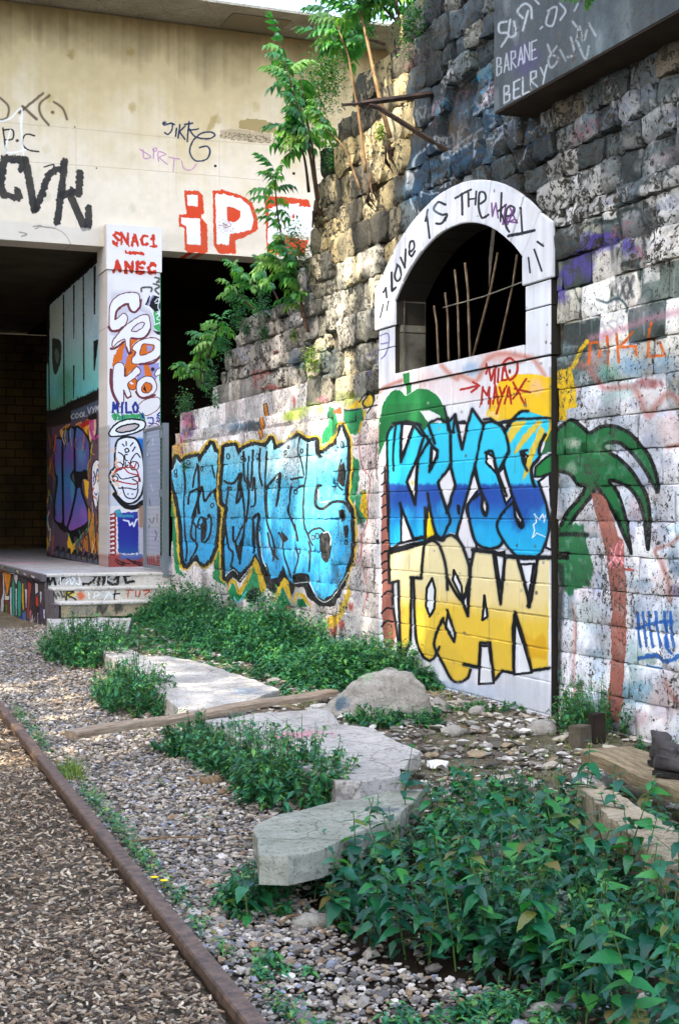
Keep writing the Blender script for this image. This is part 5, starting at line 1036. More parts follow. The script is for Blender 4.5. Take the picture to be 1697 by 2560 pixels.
# ---- the stone wall
STM = canvas_mat(wall, 'painted stone', 0.30, 36, 0.010, 0.8, rough=0.85, dirt='3a3228', dirt_a=0.3, gain=0.88, fine=48)
STMR = canvas_mat(wall, 'rough dark stone', 0.55, 19, 0.02, 1.0, rough=0.9, dirt='22262a', dirt_a=0.35, gain=0.88, fine=26)
MOR = canvas_mat(wall, 'joint mortar', 0.3, 20, 0.01, 0.8, rough=0.95, mortar=0.7, gain=0.8, fine=40)
sw_ = empty('stone_wall', (WX, 12, 0), label='tall ruined rough stone retaining wall sprayed with blue lettering and palms', cat='wall')
WO = Vector((WX, 12, 0))
def stone_mesh(seed, rough=False):
    """unit block: nearly flat broken front towards -x with a narrow worn arris; x in metres, y and z span -.5...5"""
    r_ = random.Random(seed); V = []; F = []
    A_ = [-1, -.93, -.5, -.08, .4, .93, 1]; B_ = [-1, -.90, -.3, .35, .90, 1]; nu, nv = len(A_), len(B_)
    if rough: A_ = [-1, -.88, -.45, 0, .45, .88, 1]; B_ = [-1, -.80, -.3, .3, .82, 1]
    off = Vector((r_.uniform(0, 90), r_.uniform(0, 90), r_.uniform(0, 90))); tl = r_.uniform(-1, 1)*(0.020 if rough else 0.005); tv = r_.uniform(-1, 1)*(0.016 if rough else 0.004); k = 0.030 if rough else 0.008
    for j, b_ in enumerate(B_):
        for i, a in enumerate(A_):
            rim = i in (0, nu-1) or j in (0, nv-1)
            yq = a*0.5+(r_.uniform(-.035, .035)*(1 if rough else .5))*(1 if not rim else .6); zq = b_*0.5+r_.uniform(-.03, .03)*(1.5 if rough else .7)
            if i in (0, nu-1) and j in (0, nv-1): q = 0.90 if rough else 0.96; yq *= q; zq *= q-.03
            x_ = (0.013 if rough else 0.0045)*rim*r_.uniform(.5, 1.4)+mnoise.noise(off+Vector((0, a*1.3, b_*1.1)))*k+mnoise.noise(off+Vector((7, a*3.7, b_*2.8)))*k*0.7+tl*a+tv*b_
            V.append((x_, yq, zq))
    for j in range(nv-1):
        for i in range(nu-1):
            q = j*nu+i; F.append((q, q+nu, q+nu+1, q+1))
    ring = [i for i in range(nu)]+[j*nu+nu-1 for j in range(1, nv)]+[(nv-1)*nu+i for i in range(nu-2, -1, -1)]+[j*nu for j in range(nv-2, 0, -1)]
    o = len(V); V += [V[q] for q in ring]; o2 = len(V); V += [(0.2, V[q][1]*0.99, V[q][2]*0.99) for q in ring]; m = len(ring)
    for a in range(m): F.append((o+a, o+(a+1) % m, o2+(a+1) % m, o2+a))
    return V, F
VAR = [stone_mesh(100+i) for i in range(20)]
VAR_S = [mesh('stone', *v, STM, True) for v in VAR]; VAR_R = [mesh('stone', *stone_mesh(300+i, True), STMR, True) for i in range(20)]
def prop(s):
    a, b_, z0, z1, c = s; y, z_ = (a+b_)/2, (z0+z1)/2; u_, v_ = to_src(y, z_)
    rough = (v_ < 640 and u_ < 1700) or (u_ < 960 and v_ < 960); x = WX-rng.uniform(0.005, 0.014)
    if rough: x = WX-rng.uniform(-0.02, 0.045)
    if y > NOOK and z_ > 2.55: x += 0.12
    elif y > NOOK and z_ > 2.3: x += 0.05
    g = rng.uniform(0.005, 0.015) if rough else rng.uniform(0.002, 0.008)
    return y, z_, b_-a-g, z1-z0-g*0.9, x, rough, u_, v_
props = [prop(s) for s in stones]
order = sorted(range(len(stones)), key=lambda i: -(props[i][2]*props[i][3]/(props[i][0]**2) if -60 < props[i][6] < 1760 and -80 < props[i][7] < 1900 else 0))
single = set(order[:298]); jm = {False: MB(), True: MB()}
hole = on_x(1160, 275)
for i, (y, z_, wd, ht, x, rough, u_, v_) in enumerate(props):
    if abs(y-hole[0]) < 0.24 and abs(z_-hole[1]) < 0.22: continue         # a stone has fallen out here
    if u_ > 2300: continue
    k = rng.randrange(20); rt = rng.uniform(-.02, .02)*(2 if rough else 1)
    if i in single:
        o = link('stone', (VAR_R if rough else VAR_S)[k], sw_, (x-WO.x, y-WO.y, z_-WO.z)); o.scale = (1, wd, ht); o.rotation_euler = (rt, 0, 0)
    else:
        V, F = (stone_mesh(300+k, True) if rough else VAR[k]); cr, sr = math.cos(rt), math.sin(rt)
        jm[rough].add([(p[0]+x-WO.x, (p[1]*wd*cr-p[2]*ht*sr)+y-WO.y, (p[1]*wd*sr+p[2]*ht*cr)+z_) for p in V], F)
jm[False].obj('stones', STM, sw_, True, kind='stuff'); jm[True].obj('stones', STMR, sw_, True, kind='stuff')
# mortar body behind the stones, following the broken outline
Ym = sorted(set(list(np.arange(3.0, 18.0, 0.15))+[PY0+0.02, PY1-0.02, 18.0]))
mv = []; mf = []
def xm(y, z_): return (WX+(0.010 if z_ < 2.3 else 0.026)+(0.13 if y > NOOK and z_ > 2.45 else 0)+(0.015 if z_ > 3.4 else 0)+0.012*mnoise.noise((3, y*4, z_*4)))-WO.x
cols_ = []
for y in Ym:
    top = min(prof_top(y), 8.4)-0.10+0.05*mnoise.noise((y*3, 1, 1)); zb = -0.3
    rows = list(np.linspace(0, 1, 34)); cols_.append([(xm(y, zb+(top-zb)*q), y-WO.y, zb+(top-zb)*q) for q in rows])
m = 34
for c_ in cols_: mv += c_+[(0.32, c_[-1][1], c_[-1][2]+0.02)]
for i in range(len(cols_)-1):
    for j in range(m):
        a = cols_[i][min(j, m-1)]; yq = a[1]+WO.y+0.07; zq = a[2]+0.1
        if AY0-0.1 < yq < AY1+0.02 and SILL-0.2 < zq < 3.9: continue
        mf.append((i*(m+1)+j, i*(m+1)+j+1, (i+1)*(m+1)+j+1, (i+1)*(m+1)+j))
link('mortar', mesh('mortar', mv, mf, MOR), sw_)
MB().box((0.06, 5.6, -0.3), (0.4, 6.0, 2.2)).obj('wall_end', MOR, sw_)

# ---- bricked-up arch with its opening
PAN = canvas_mat(pan, 'painted panel', 0.0, 40, 0.004, 0.45, rough=0.75, gain=0.84, dirt='4c5058', dirt_a=0.16, face_to=PX+0.006)
ar = empty('arched_window', (PX, ACEN, 0), label='white arched window surround with black lettering and blocked lower half carrying the yellow word', cat='arched window')
def al_(x, y, z_): return (x-PX, y-ACEN, z_)
blocks = []
z_ = -0.055; row = 0
while z_ < SILL-0.12:
    h = min(0.215, SILL-0.10-z_); y = PY0-(0.21 if row % 2 else 0)
    while y < PY1:
        a, b_ = max(y, PY0), min(y+0.42, PY1); y += 0.42
        if b_-a < 0.03: continue
        blocks.append((a, b_, z_, z_+h))
    z_ += h; row += 1
blocks += [(PY0, AY0-0.02, z0, min(z0+0.33, 3.04)) for z0 in np.arange(SILL-0.10, 3.03, 0.33)]+[(AY1+0.02, PY1, z0, min(z0+0.33, 3.04)) for z0 in np.arange(SILL-0.10, 3.03, 0.33)]
bm_ = []
for a, b_, z0, z1 in blocks:
    g = 0.0035; e = 0.006; dx = rng.uniform(-.0025, .0025); y0, y1, za, zb = a+g-ACEN, b_-g-ACEN, z0+g, z1-g
    V = [(dx, y0+e, za+e), (dx, y1-e, za+e), (dx, y1-e, zb-e), (dx, y0+e, zb-e), (dx+e, y0, za), (dx+e, y1, za), (dx+e, y1, zb), (dx+e, y0, zb), (0.24, y0, za), (0.24, y1, za), (0.24, y1, zb), (0.24, y0, zb)]
    F = [(0, 3, 2, 1)]+[(i, (i+1) % 4, 4+(i+1) % 4, 4+i) for i in range(4)]+[(4+i, 4+(i+1) % 4, 8+(i+1) % 4, 8+i) for i in range(4)]+[(8, 9, 10, 11)]
    link('block' if z1 <= SILL else 'jamb_stone', mesh('block', V, F, PAN), ar)
MB().box(al_(PX-0.012, AY0-0.017, SILL-0.098), al_(PX+0.27, AY1+0.017, SILL)).obj('sill', PAN, ar)
MB().box(al_(PX+0.006, PY0+0.004, -0.2), al_(PX+0.2, PY1-0.004, SILL-0.11)).obj('grout', PAN, ar)
MB().box(al_(PX-0.018, AY0+0.25, 3.05), al_(PX-0.018, AY0+0.25, 3.05)) 
def arch_pt(t_, outer):
    """t from -1 (near, right side) to 1 (far): points along the inner or outer curve"""
    th = t_*math.asin(AHALF/RIN)
    if not outer: return ACEN+RIN*math.sin(th), ZIN+RIN*math.cos(th)
    # ray from the inner centre to the outer outline
    d = Vector((math.sin(th), math.cos(th))); c0 = Vector((0, ZIN-ZOUT)); bq = c0.dot(d); s_ = -bq+math.sqrt(bq*bq-c0.length_squared+ROUT*ROUT)
    return ACEN+s_*d.x, ZIN+s_*d.y
NV = 11
for i in range(NV):
    t0, t1 = -1+2*i/NV, -1+2*(i+1)/NV; m = 4; dx = rng.uniform(-.004, .004)-0.012; ip = [arch_pt(t0+(t1-t0)*(0.012+0.976*q/m), 0) for q in range(m+1)]; op = [arch_pt(t0+(t1-t0)*(0.012+0.976*q/m), 1) for q in range(m+1)]
    loop = ip+op[::-1]; n = len(loop); V = [(dx, a-ACEN, b_) for a, b_ in loop]+[(0.27, a-ACEN, b_) for a, b_ in loop]
    F = [tuple(range(n))]+[(j, n+j, n+(j+1) % n, (j+1) % n) for j in range(n)]
    me = mesh('voussoir', V, F, PAN); bb = bmesh.new(); bb.from_mesh(me); bmesh.ops.recalc_face_normals(bb, faces=bb.faces); bb.to_mesh(me); bb.free()
    bevel(link('voussoir', me, ar), 0.006, 1)
for sgn in (-1, 1):       # springers: shoulders that stand a little wider than the jambs
    yi, zi = arch_pt(sgn, 0); yo, zo = arch_pt(sgn, 1); yx = ACEN+sgn*1.485
    loop = [(yi, 3.045), (yi, zi-0.004), (yo+sgn*0.004, zo-0.006), (yx, zo-0.10), (yx, 3.045)]; loop = loop if sgn < 0 else loop[::-1]; n = 5
    V = [(-0.014, a-ACEN, b_) for a, b_ in loop]+[(0.27, a-ACEN, b_) for a, b_ in loop]; F = [tuple(range(n))]+[(j, n+j, n+(j+1) % n, (j+1) % n) for j in range(n)]
    me = mesh('springer', V, F, PAN); bb = bmesh.new(); bb.from_mesh(me); bmesh.ops.recalc_face_normals(bb, faces=bb.faces); bb.to_mesh(me); bb.free(); bevel(link('springer', me, ar), 0.006, 1)
# dark room behind: reveal stones and walls
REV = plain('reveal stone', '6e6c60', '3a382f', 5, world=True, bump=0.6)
MB().box(al_(PX+0.05, AY1+0.002, SILL-0.05), al_(PX+0.275, AY1+0.3, 2.98)).obj('reveal', REV, ar); MB().box(al_(PX+0.05, AY1+0.002, 2.99), al_(PX+0.275, AY1+0.3, 3.25)).obj('reveal', REV, ar)
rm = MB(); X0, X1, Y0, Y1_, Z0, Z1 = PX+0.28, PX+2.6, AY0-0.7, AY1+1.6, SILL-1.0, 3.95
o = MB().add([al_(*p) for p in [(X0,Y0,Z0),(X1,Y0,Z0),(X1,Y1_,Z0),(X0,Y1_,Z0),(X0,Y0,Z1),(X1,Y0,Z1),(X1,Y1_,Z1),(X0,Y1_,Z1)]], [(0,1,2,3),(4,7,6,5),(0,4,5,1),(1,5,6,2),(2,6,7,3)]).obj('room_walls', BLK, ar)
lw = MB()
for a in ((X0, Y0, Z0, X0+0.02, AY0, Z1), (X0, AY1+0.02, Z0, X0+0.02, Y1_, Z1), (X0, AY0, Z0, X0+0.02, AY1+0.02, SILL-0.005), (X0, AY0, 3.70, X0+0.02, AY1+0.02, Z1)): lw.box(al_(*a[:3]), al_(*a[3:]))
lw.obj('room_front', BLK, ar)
BAR = plain('rusty bar', '8a7862', '4e3a28', 12, rough=0.7)
for (x0, y0, x1, y1, rr) in [(565,880,600,1228,.009),(632,800,662,1213,.009),(690,660,725,1198,.009),(752,620,790,1172,.010),(950,560,803,1170,.010),(1066,570,958,1134,.009)]:
    X_ = PX+0.16; A_ = on_x(850+x0/2.4123, 400+y0/2.4123, X_); B2 = on_x(850+x1/2.4123, 400+(y1+30)/2.4123, X_)
    pts = [Vector(al_(X_+0.01*math.sin(q*5), A_[0]+(B2[0]-A_[0])*q, A_[1]+(B2[1]-A_[1])*q)) for q in (0, .3, .6, 1)]
    MB().tube(pts, rr, 6).obj('bar', BAR, ar, True)
X_ = PX+0.15; A_ = on_x(850+620/2.4123, 400+890/2.4123, X_); B2 = on_x(850+1120/2.4123, 400+727/2.4123, X_)
MB().tube([al_(X_, *A_), al_(X_+0.004, (A_[0]+B2[0])/2, (A_[1]+B2[1])/2-0.015), al_(X_, *B2)], 0.005, 5).obj('cross_wire', plain('wire', '8a8478', '5a5448'), ar)
# little slots left in the stonework

# ---- girder
GIM = canvas_mat(gi, 'girder paint', 0.1, 20, 0.006, 0.5, rough=0.6, gain=0.8, dirt='1a1c1c', dirt_a=0.5)
g = empty('girder', (GX, 6, 4.2), label='dark grey concrete girder with chalky white tags jutting from the wall top', cat='girder')
MB().box((0, -3, 0.01), (0.5, 8.52-6, 1.6)).obj('girder_body', GIM, g)
MB().box((0.004, -3, -0.003), (0.5, 8.515-6, 0.008)).obj('underside', plain('girder soffit', '3a2c1e', '241c14', 3), g)

# ---- iron bracket
IR = plain('rusty iron', '4a3a30', '2a221e', 18, rough=0.7)
ib = empty('iron_bracket', (WX, 10.0, 4.6), label='rusty iron bracket standing out from the wall above the arch', cat='bracket')
def il(p): return (p[0]-WX, p[1]-10.0, p[2]-4.6)
tip = (4.13, 10.0, 4.63); MB().tube([il(tip), il((4.86, 10.08, 4.815))], [0.022, 0.024], 4).obj('arm', IR, ib)
MB().tube([il((4.20, 10.0, 4.625)), il((4.28, 9.99, 4.61)), il((4.82, 9.86, 4.285))], 0.021, 4).obj('brace', IR, ib)
MB().tube([il((3.98, 9.99, 4.60)), il((4.14, 10.0, 4.632))], 0.012, 6).obj('pin', IR, ib)

# ---- mesh gate
GAL = NT('galvanised steel', 0.5, 0.5); GAL.p.inputs['Metallic'].default_value = 0.5; GAL.col(srgb('767f84')); GAL = GAL.m
gt = empty('mesh_gate', (4.72, 18.1, 0.7), label='grey steel mesh gate leaf hung on a post between wall and pillar', cat='gate')
MB().box((-0.03, -0.02, -0.05), (0.03, 0.05, 1.97)).obj('post', GAL, gt)
MB().box((-0.045, -0.035, -0.05), (-0.032, 0.065, 1.97)).obj('post_plate', GAL, gt)
fr = MB()
for a, c_ in (((-0.02, 0.12, 0.03), (0.02, 0.16, 1.95)), ((-0.02, 1.15, 0.03), (0.02, 1.19, 1.95)), ((-0.018, 0.16, 1.91), (0.018, 1.15, 1.95)), ((-0.018, 0.16, 0.03), (0.018, 1.15, 0.07))): fr.box(a, c_)
fr.obj('frame', GAL, gt)
wm = MB()
for q in range(9): y = 0.21+q*0.105; wm.box((-0.0015, y, 0.07), (0.0015, y+0.003, 1.91))
for q in range(30): zq = 0.10+q*0.061; wm.box((-0.0045, 0.16, zq), (-0.0015, 1.15, zq+0.004))
wm.obj('wire_mesh', GAL, gt)
for zq in (0.1, 1.0, 1.78): MB().box((-0.06, 0.055, zq), (0.035, 0.12, zq+0.10)).obj('hinge', GAL, gt)

# ---- boulder
def rock(name, c, r3, seed, mat, label, cat='boulder', sub=5, rough=0.34, flatb=True, rot=0):
    bm = bmesh.new(); bmesh.ops.create_icosphere(bm, subdivisions=sub, radius=1)
    r_ = random.Random(seed); planes = [(Vector((r_.gauss(0, 1), r_.gauss(0, 1), r_.gauss(0, 0.8))).normalized(), r_.uniform(0.62, 0.86)) for _ in range(12)]
    for v in bm.verts:
        p = v.co.copy()
        for n_, d_ in planes:
            q = p.dot(n_)
            if q > d_: p -= n_*(q-d_)*0.98
        p *= 1+rough*0.5*mnoise.noise(p*1.4+Vector((seed, 0, 0)))+rough*0.28*mnoise.noise(p*4+Vector((0, seed, 0)))+rough*0.12*mnoise.noise(p*10)
        v.co = Vector((p.x*r3[0], p.y*r3[1], p.z*r3[2]))
    me = bpy.data.meshes.new(name); bm.to_mesh(me); bm.free(); me.materials.append(mat); me.polygons.foreach_set('use_smooth', [True]*len(me.polygons))
    o = link(name, me, None, c, label=label, cat=cat); o.rotation_euler = (0, 0, rot); return o
t = NT('pale limestone', 0.92, 0.12); p = t.pos()
c = t.mix(t.ramp(t.noise(p, 6, 6, 0.75), [(0.35, 0.0), (0.65, 1.0)]), srgb('c2bcb0'), srgb('9a9488')); c = t.mix(t.ramp(t.noise(p, 20, 6, 0.8), [(0.55, 0.0), (0.7, 0.7)]), c, srgb('57503f'))
for col, q3, rad in (('4a6a80', (3.42, 8.66, 0.24), 0.14), ('5a7068', (3.50, 8.55, 0.22), 0.10), ('a8c8a0', (3.60, 8.62, 0.42), 0.12), ('d07a58', (3.48, 8.62, 0.40), 0.08), ('d8845e', (3.64, 8.52, 0.34), 0.08)):
    d = t.n('ShaderNodeVectorMath', operation='DISTANCE'); t.l(p, d.inputs[0]); d.inputs[1].default_value = q3
    c = t.mix(t.ramp(t.math('ADD', t.math('DIVIDE', d.outputs['Value'], rad), t.math('MULTIPLY', t.noise(p, 9, 4), 1.0)), [(0.8, 0.8), (1.6, 0.0)]), c, srgb(col))
t.col(c); b1 = t.bump(t.noise(p, 24, 6, 0.85), 1.0, 0.035); t.bump(t.vor(p, 45), 0.5, 0.01, b1); LIME = t.m
rock('boulder', (3.74, 8.74, 0.21), (0.42, 0.28, 0.25), 9, LIME, 'big rough pale boulder sprayed orange and blue at its left end', rot=-0.5)
# small fallen stones
for (u_, v_, s_, sd_, lb) in [(985/1.8447,1500+810/1.8447,0.06,3,'tan angular stone on the gravel below the broad slab'),(1030/1.8447*1.0,1500+855/1.8447,0.04,4,'small brown stone lying just below the tan angular one'),(790,2260,0.065,8,'white chunk of stone under the lower left nettles'),
   (1190,1800,0.06,9,'white stone flake on the dirt right of the boulder'),(1130,1855,0.07,10,'buff brick shaped stone on the dirt before the wall'),(1350,1850,0.10,11,'wide flat stone on the dirt below the palm trunk'),(1370,2510,0.06,14,'bluish stone on the gravel at the bottom right'),(690,1720,0.05,15,'pale cracked stone at the end of the long slab')]:
    x, y = on_z(u_, v_, 0.1); rock('fallen_stone', (x, y, gz(x, y)+s_*0.2), (s_*1.3, s_, s_*0.6), sd_, LIME if sd_ not in (3, 4) else concrete('brown stone', '8a7458', '6a5640', '4a3c2c', 8), lb, 'stone', 2, 0.35)

# ---- timber
def wood(name, a, b_, axis=(1, 1, 1)):
    t = NT(name, 0.8, 0.2); v = t.scale(t.obj(), axis); c = t.mix(t.ramp(t.noise(v, 9, 7, 0.7), [(0.35, 0.0), (0.66, 1.0)]), srgb(a), srgb(b_))
    c = t.mix(t.ramp(t.noise(v, 30, 4, 0.6), [(0.56, 0.0), (0.66, 0.6)]), c, srgb('2c2118')); t.col(c); t.bump(t.noise(v, 22, 6, 0.7), 0.8, 0.006); return t.m
def timber(name, A_, B2, wd, th, mat, label, cat='plank', zc=(0, 0)):
    A_, B2 = Vector(A_), Vector(B2); d = B2-A_; L = d.length; o = empty(name, A_, label=label, cat=cat); o.rotation_euler = d.to_track_quat('X', 'Z').to_euler()
    V = []; F = []; m = 14; sec = [(-wd/2, 0), (wd/2, 0.0), (wd/2, th), (wd/2-0.012, th+0.004), (-wd/2+0.012, th+0.003), (-wd/2, th-0.006)]; n = len(sec)
    for i in range(m+1):
        bow = 0.008*math.sin(i*0.7)
        for a, b_ in sec: V.append((L*i/m, a+bow+rng.uniform(-.002, .002), b_+rng.uniform(-.002, .002)+0.006*math.sin(i*.9)))
    for i in range(m):
        for j in range(n): F.append((i*n+j, i*n+(j+1) % n, (i+1)*n+(j+1) % n, (i+1)*n+j))
    F += [tuple(range(n))[::-1], tuple(m*n+j for j in range(n))]
    link('board', mesh(name, V, F, mat), o); return o
WD = wood('grey weathered timber', 'a59480', '74604a', (0.6, 6, 6))
timber('timber_plank', (1.53, 8.0, 0.215), (3.50, 8.98, 0.25), 0.11, 0.038, WD, 'long weathered timber plank laid across the slabs from gravel to boulder')
timber('timber_plank', (3.98, 9.62, 0.19), (4.42, 9.80, 0.20), 0.12, 0.05, WD, 'short grey plank end on the dirt behind the boulder')
bn = timber('bench_plank', (3.74, 5.92, 0.285), (3.50, 4.2, 0.285), 0.27, 0.062, wood('old bench timber', '9a8a6c', '63533c', (0.5, 5, 7)), 'thick old bench plank carrying the worn boots at the right edge', 'plank')
link('bench_support', MB().box((-0.1, -0.15, -0.14), (0.1, 0.1, 0.14)).me('bench_support', DARKC), None, (3.72, 4.6, 0.14), label='dark low block holding up the old bench plank', cat='support')
# upright stump of post and brick by the wall
k = MB().box((-0.035, -0.04, 0), (0.035, 0.04, 0.20), 0.006); k.obj('post_stump', plain('charred post', '2a2018', '14100c', 10), None, label='charred dark post stump against the wall under the painted trunk', cat='post').location = (4.45, 7.15, 0.12)
k = MB().box((-0.05, -0.04, 0), (0.05, 0.04, 0.14), 0.004); o = k.obj('loose_brick', concrete('brick grey', '6a6254', '4e463a', '302a22'), None, label='single dun brick stood beside the charred post stump', cat='brick'); o.location = (4.28, 7.05, 0.13); o.rotation_euler = (0, 0, 0.3)

# ---- worn boots on the bench plank
t = NT('worn dark leather', 0.6, 0.35); p = t.obj(); t.col(t.mix(t.ramp(t.noise(p, 14, 6, 0.7), [(0.3, 0), (0.7, 1)]), srgb('2a2726'), srgb('4c4644'))); t.bump(t.noise(p, 40, 6, 0.7), 0.8, 0.008); LEA = t.m
SOLE = plain('boot sole', '2c2826', '1a1816', 20)
def boot(loc, rz, label, lean=0.0):
    o = empty('boot', loc, label=label, cat='boot', group='worn boots on the bench plank'); o.rotation_euler = (0, lean, rz)
    # stations along the foot: x, half width, height, centre height
    st_ = [(-0.128,0.012,0.03,0.03),(-0.12,0.032,0.05,0.035),(-0.09,0.043,0.058,0.04),(-0.05,0.045,0.068,0.045),(-0.01,0.040,0.084,0.05),(0.03,0.037,0.105,0.06),(0.07,0.039,0.112,0.066),(0.11,0.037,0.10,0.06),(0.13,0.022,0.07,0.05)]
    V = []; F = []; n = 14
    for x, hw, h, c in st_:
        for q in range(n):
            a = 2*math.pi*q/n; yq = math.cos(a)*hw*(1.0 if math.sin(a) < 0 else 0.86); zq = max(0.018, c+math.sin(a)*(h-c if math.sin(a) > 0 else c-0.018)); V.append((x+rng.uniform(-.002,.002), yq+rng.uniform(-.002,.002), zq+rng.uniform(-.002,.002)))
    for i in range(len(st_)-1):
        for q in range(n): F.append((i*n+q, i*n+(q+1) % n, (i+1)*n+(q+1) % n, (i+1)*n+q))
    F += [tuple(range(n))[::-1], tuple((len(st_)-1)*n+q for q in range(n))]
    link('upper', mesh('upper', V, F, LEA, True), o)
    V = []; F = []
    rings = [(0.085, 0.040, 0.052), (0.10, 0.037, 0.047), (0.12, 0.038, 0.050), (0.142, 0.043, 0.056), (0.14, 0.038, 0.050), (0.09, 0.030, 0.040)]
    for zq, ry, rx_ in rings:
        for q in range(n): a = 2*math.pi*q/n; V.append((0.072+math.cos(a)*rx_-0.03*(zq-0.08), math.sin(a)*ry, zq+rng.uniform(-.004,.004)+0.012*math.cos(a)))
    for i in range(len(rings)-1):
        for q in range(n): F.append((i*n+q, i*n+(q+1) % n, (i+1)*n+(q+1) % n, (i+1)*n+q))
    F.append(tuple((len(rings)-1)*n+q for q in range(n)))
    link('shaft', mesh('shaft', V, F, LEA, True), o)
    k = MB(); out = [(-0.132,0),(-0.12,0.034),(-0.08,0.048),(-0.03,0.046),(0.02,0.038),(0.08,0.042),(0.125,0.034),(0.135,0),(0.125,-0.034),(0.08,-0.042),(0.02,-0.038),(-0.03,-0.046),(-0.08,-0.048),(-0.12,-0.034)]
    k.prism(out[::-1], 0.0, 0.02); k.obj('sole', SOLE, o)
    for q in range(4):
        x = 0.015-q*0.02; zq = 0.095-q*0.008
        MB().tube([(x, -0.022, zq-0.006), (x+0.005, 0, zq+0.006), (x, 0.022, zq-0.006)], 0.0025, 5).obj('lace', SOLE, o)
    return o
boot((3.71, 5.33, 0.353), math.radians(98), 'worn dark leather boot nearer the free end of the plank')
boot((3.61, 5.12, 0.353), math.radians(112), 'worn dark leather boot half cut off by the right edge')
# ================================================================== vegetation
def leaf_mat(name, a, b_, c3=None, rough=0.45, trans=0.25):
    t = NT(name, rough, 0.4); oi = t.n('ShaderNodeObjectInfo'); p = t.pos()
    f = t.math('ADD', t.math('MULTIPLY', oi.outputs['Random'], 0.6), t.math('MULTIPLY', t.noise(p, 7, 3), 0.5))
    c = t.ramp(f, [(0.2, srgb(a)), (0.55, srgb(b_)), (0.9, srgb(c3 or b_))])
    t.col(c); t.bump(t.noise(p, 70, 4), 0.6, 0.004)
    tr = t.n('ShaderNodeBsdfTranslucent'); t.l(t.mix(1.0, c, (1.0, 1.25, 0.5), 'MULTIPLY'), tr.inputs['Color'])
    ms = t.n('ShaderNodeMixShader'); ms.inputs[0].default_value = trans; t.l(t.p.outputs[0], ms.inputs[1]); t.l(tr.outputs[0], ms.inputs[2])
    t.l(ms.outputs[0], t.t.nodes['Material Output'].inputs['Surface']); return t.m
NETM = leaf_mat('nettle leaf', '114030', '1a5a40', '27703c', rough=0.36)
WEEDM = leaf_mat('weed leaf', '1e5434', '2f6e3e', '4c8238')
AILM = leaf_mat('sapling leaf', '2a5c30', '44843a', '83a24c', trans=0.4)
YLM = leaf_mat('yellow green leaf', '5a7a2c', '8a9a38', 'a0a84a', trans=0.35)
STEMM = plain('green stem', '4a6a30', '3a4a24', 20); BARKM = plain('young bark', '8a6f4c', '5e4a34', 16, bump=0.5); BARKD = plain('dark young bark', '5c4638', '3a2c24', 16, bump=0.5)
def leaf_geo(L=1.0, wd=0.62, serr=0.06, droop=0.25, fold=0.16, n=9, seed=0):
    """leaf along +x from the origin; jagged rim, folded on the midrib"""
    r_ = random.Random(seed); V = []; F = []
    for i in range(n+1):
        s_ = i/n; half = wd/2*L*(math.sin(math.pi*min(1, s_**0.62*0.97+0.03)))*(1-0.25*s_) if i < n else 0.0
        x = L*s_; zc = -droop*L*s_*s_+0.02*L*math.sin(s_*3)
        jag = serr*L*(1 if i % 2 else -0.3)
        V += [(x-jag*0.6, -half-(jag*0.5 if 0 < i < n else 0), zc+fold*half), (x, 0, zc), (x-jag*0.6, half+(jag*0.5 if 0 < i < n else 0), zc+fold*half+r_.uniform(-.01, .01)*L)]
    for i in range(n):
        a = i*3; F += [(a, a+3, a+4, a+1), (a+1, a+4, a+5, a+2)]
    return V, F
NETB = leaf_mat('bright nettle leaf', '246a3a', '34803c', '4a9440', rough=0.4, trans=0.35); NETY = leaf_mat('yellowing leaf', '3f6a34', '6a7a38', '6a5a30', trans=0.3)
NL = [mesh('leaf', *leaf_geo(seed=i, droop=rng.uniform(0.02, 0.45), wd=rng.choice([0.34, 0.5, 0.62, 0.74]), fold=rng.uniform(0.02, 0.35)), NETB if i in (3, 7) else NETY if i == 9 else NETM, True) for i in range(10)]
NL = NL*2+[m for m in NL if m != NL[9]]
def stem_pts(h, lean, az, k=6, bend=0.25):
    return [Vector((math.cos(az)*lean*h*(q/k)**(1+bend), math.sin(az)*lean*h*(q/k)**(1+bend), h*q/k*(1-0.15*lean*(q/k)))) for q in range(k+1)]
def nettle(x, y, h, label, group, scale=1.0, mats=NL, pairs=None):
    o = empty('nettle_plant', (x, y, gz(x, y)-0.01), label=label, cat='nettle', group=group)
    az = rng.uniform(0, 6.28); P_ = stem_pts(h, rng.uniform(0.05, 0.38), az); MB().tube(P_, [0.0035*(1-0.5*i/6) for i in range(7)], 5).obj('stem', STEMM, o)
    k = pairs or max(4, int(h/0.052)); rot = rng.uniform(0, 3)
    for i in range(k):
        s_ = 0.22+0.78*i/(k-1); q = s_*6; a = min(5, int(q)); p = P_[a].lerp(P_[a+1], q-a)
        L = (0.045+0.055*math.sin(min(1, (1-s_)*1.7+0.12)*math.pi*0.5))*scale*rng.uniform(0.8, 1.2)
        if i == k-1: L *= 0.6
        rot += 1.5708+rng.uniform(-.3, .3)
        for sd_ in (0, math.pi):
            if rng.random() < 0.06: continue
            l_ = link('leaf', rng.choice(mats), o); l_.location = p; l_.scale = (L, L, L)
            l_.rotation_euler = (rng.uniform(-.35, .35), rng.uniform(-0.25, 0.55) if i < k-1 else rng.uniform(-.7, 0), rot+sd_+rng.uniform(-.3, .3))
    return o
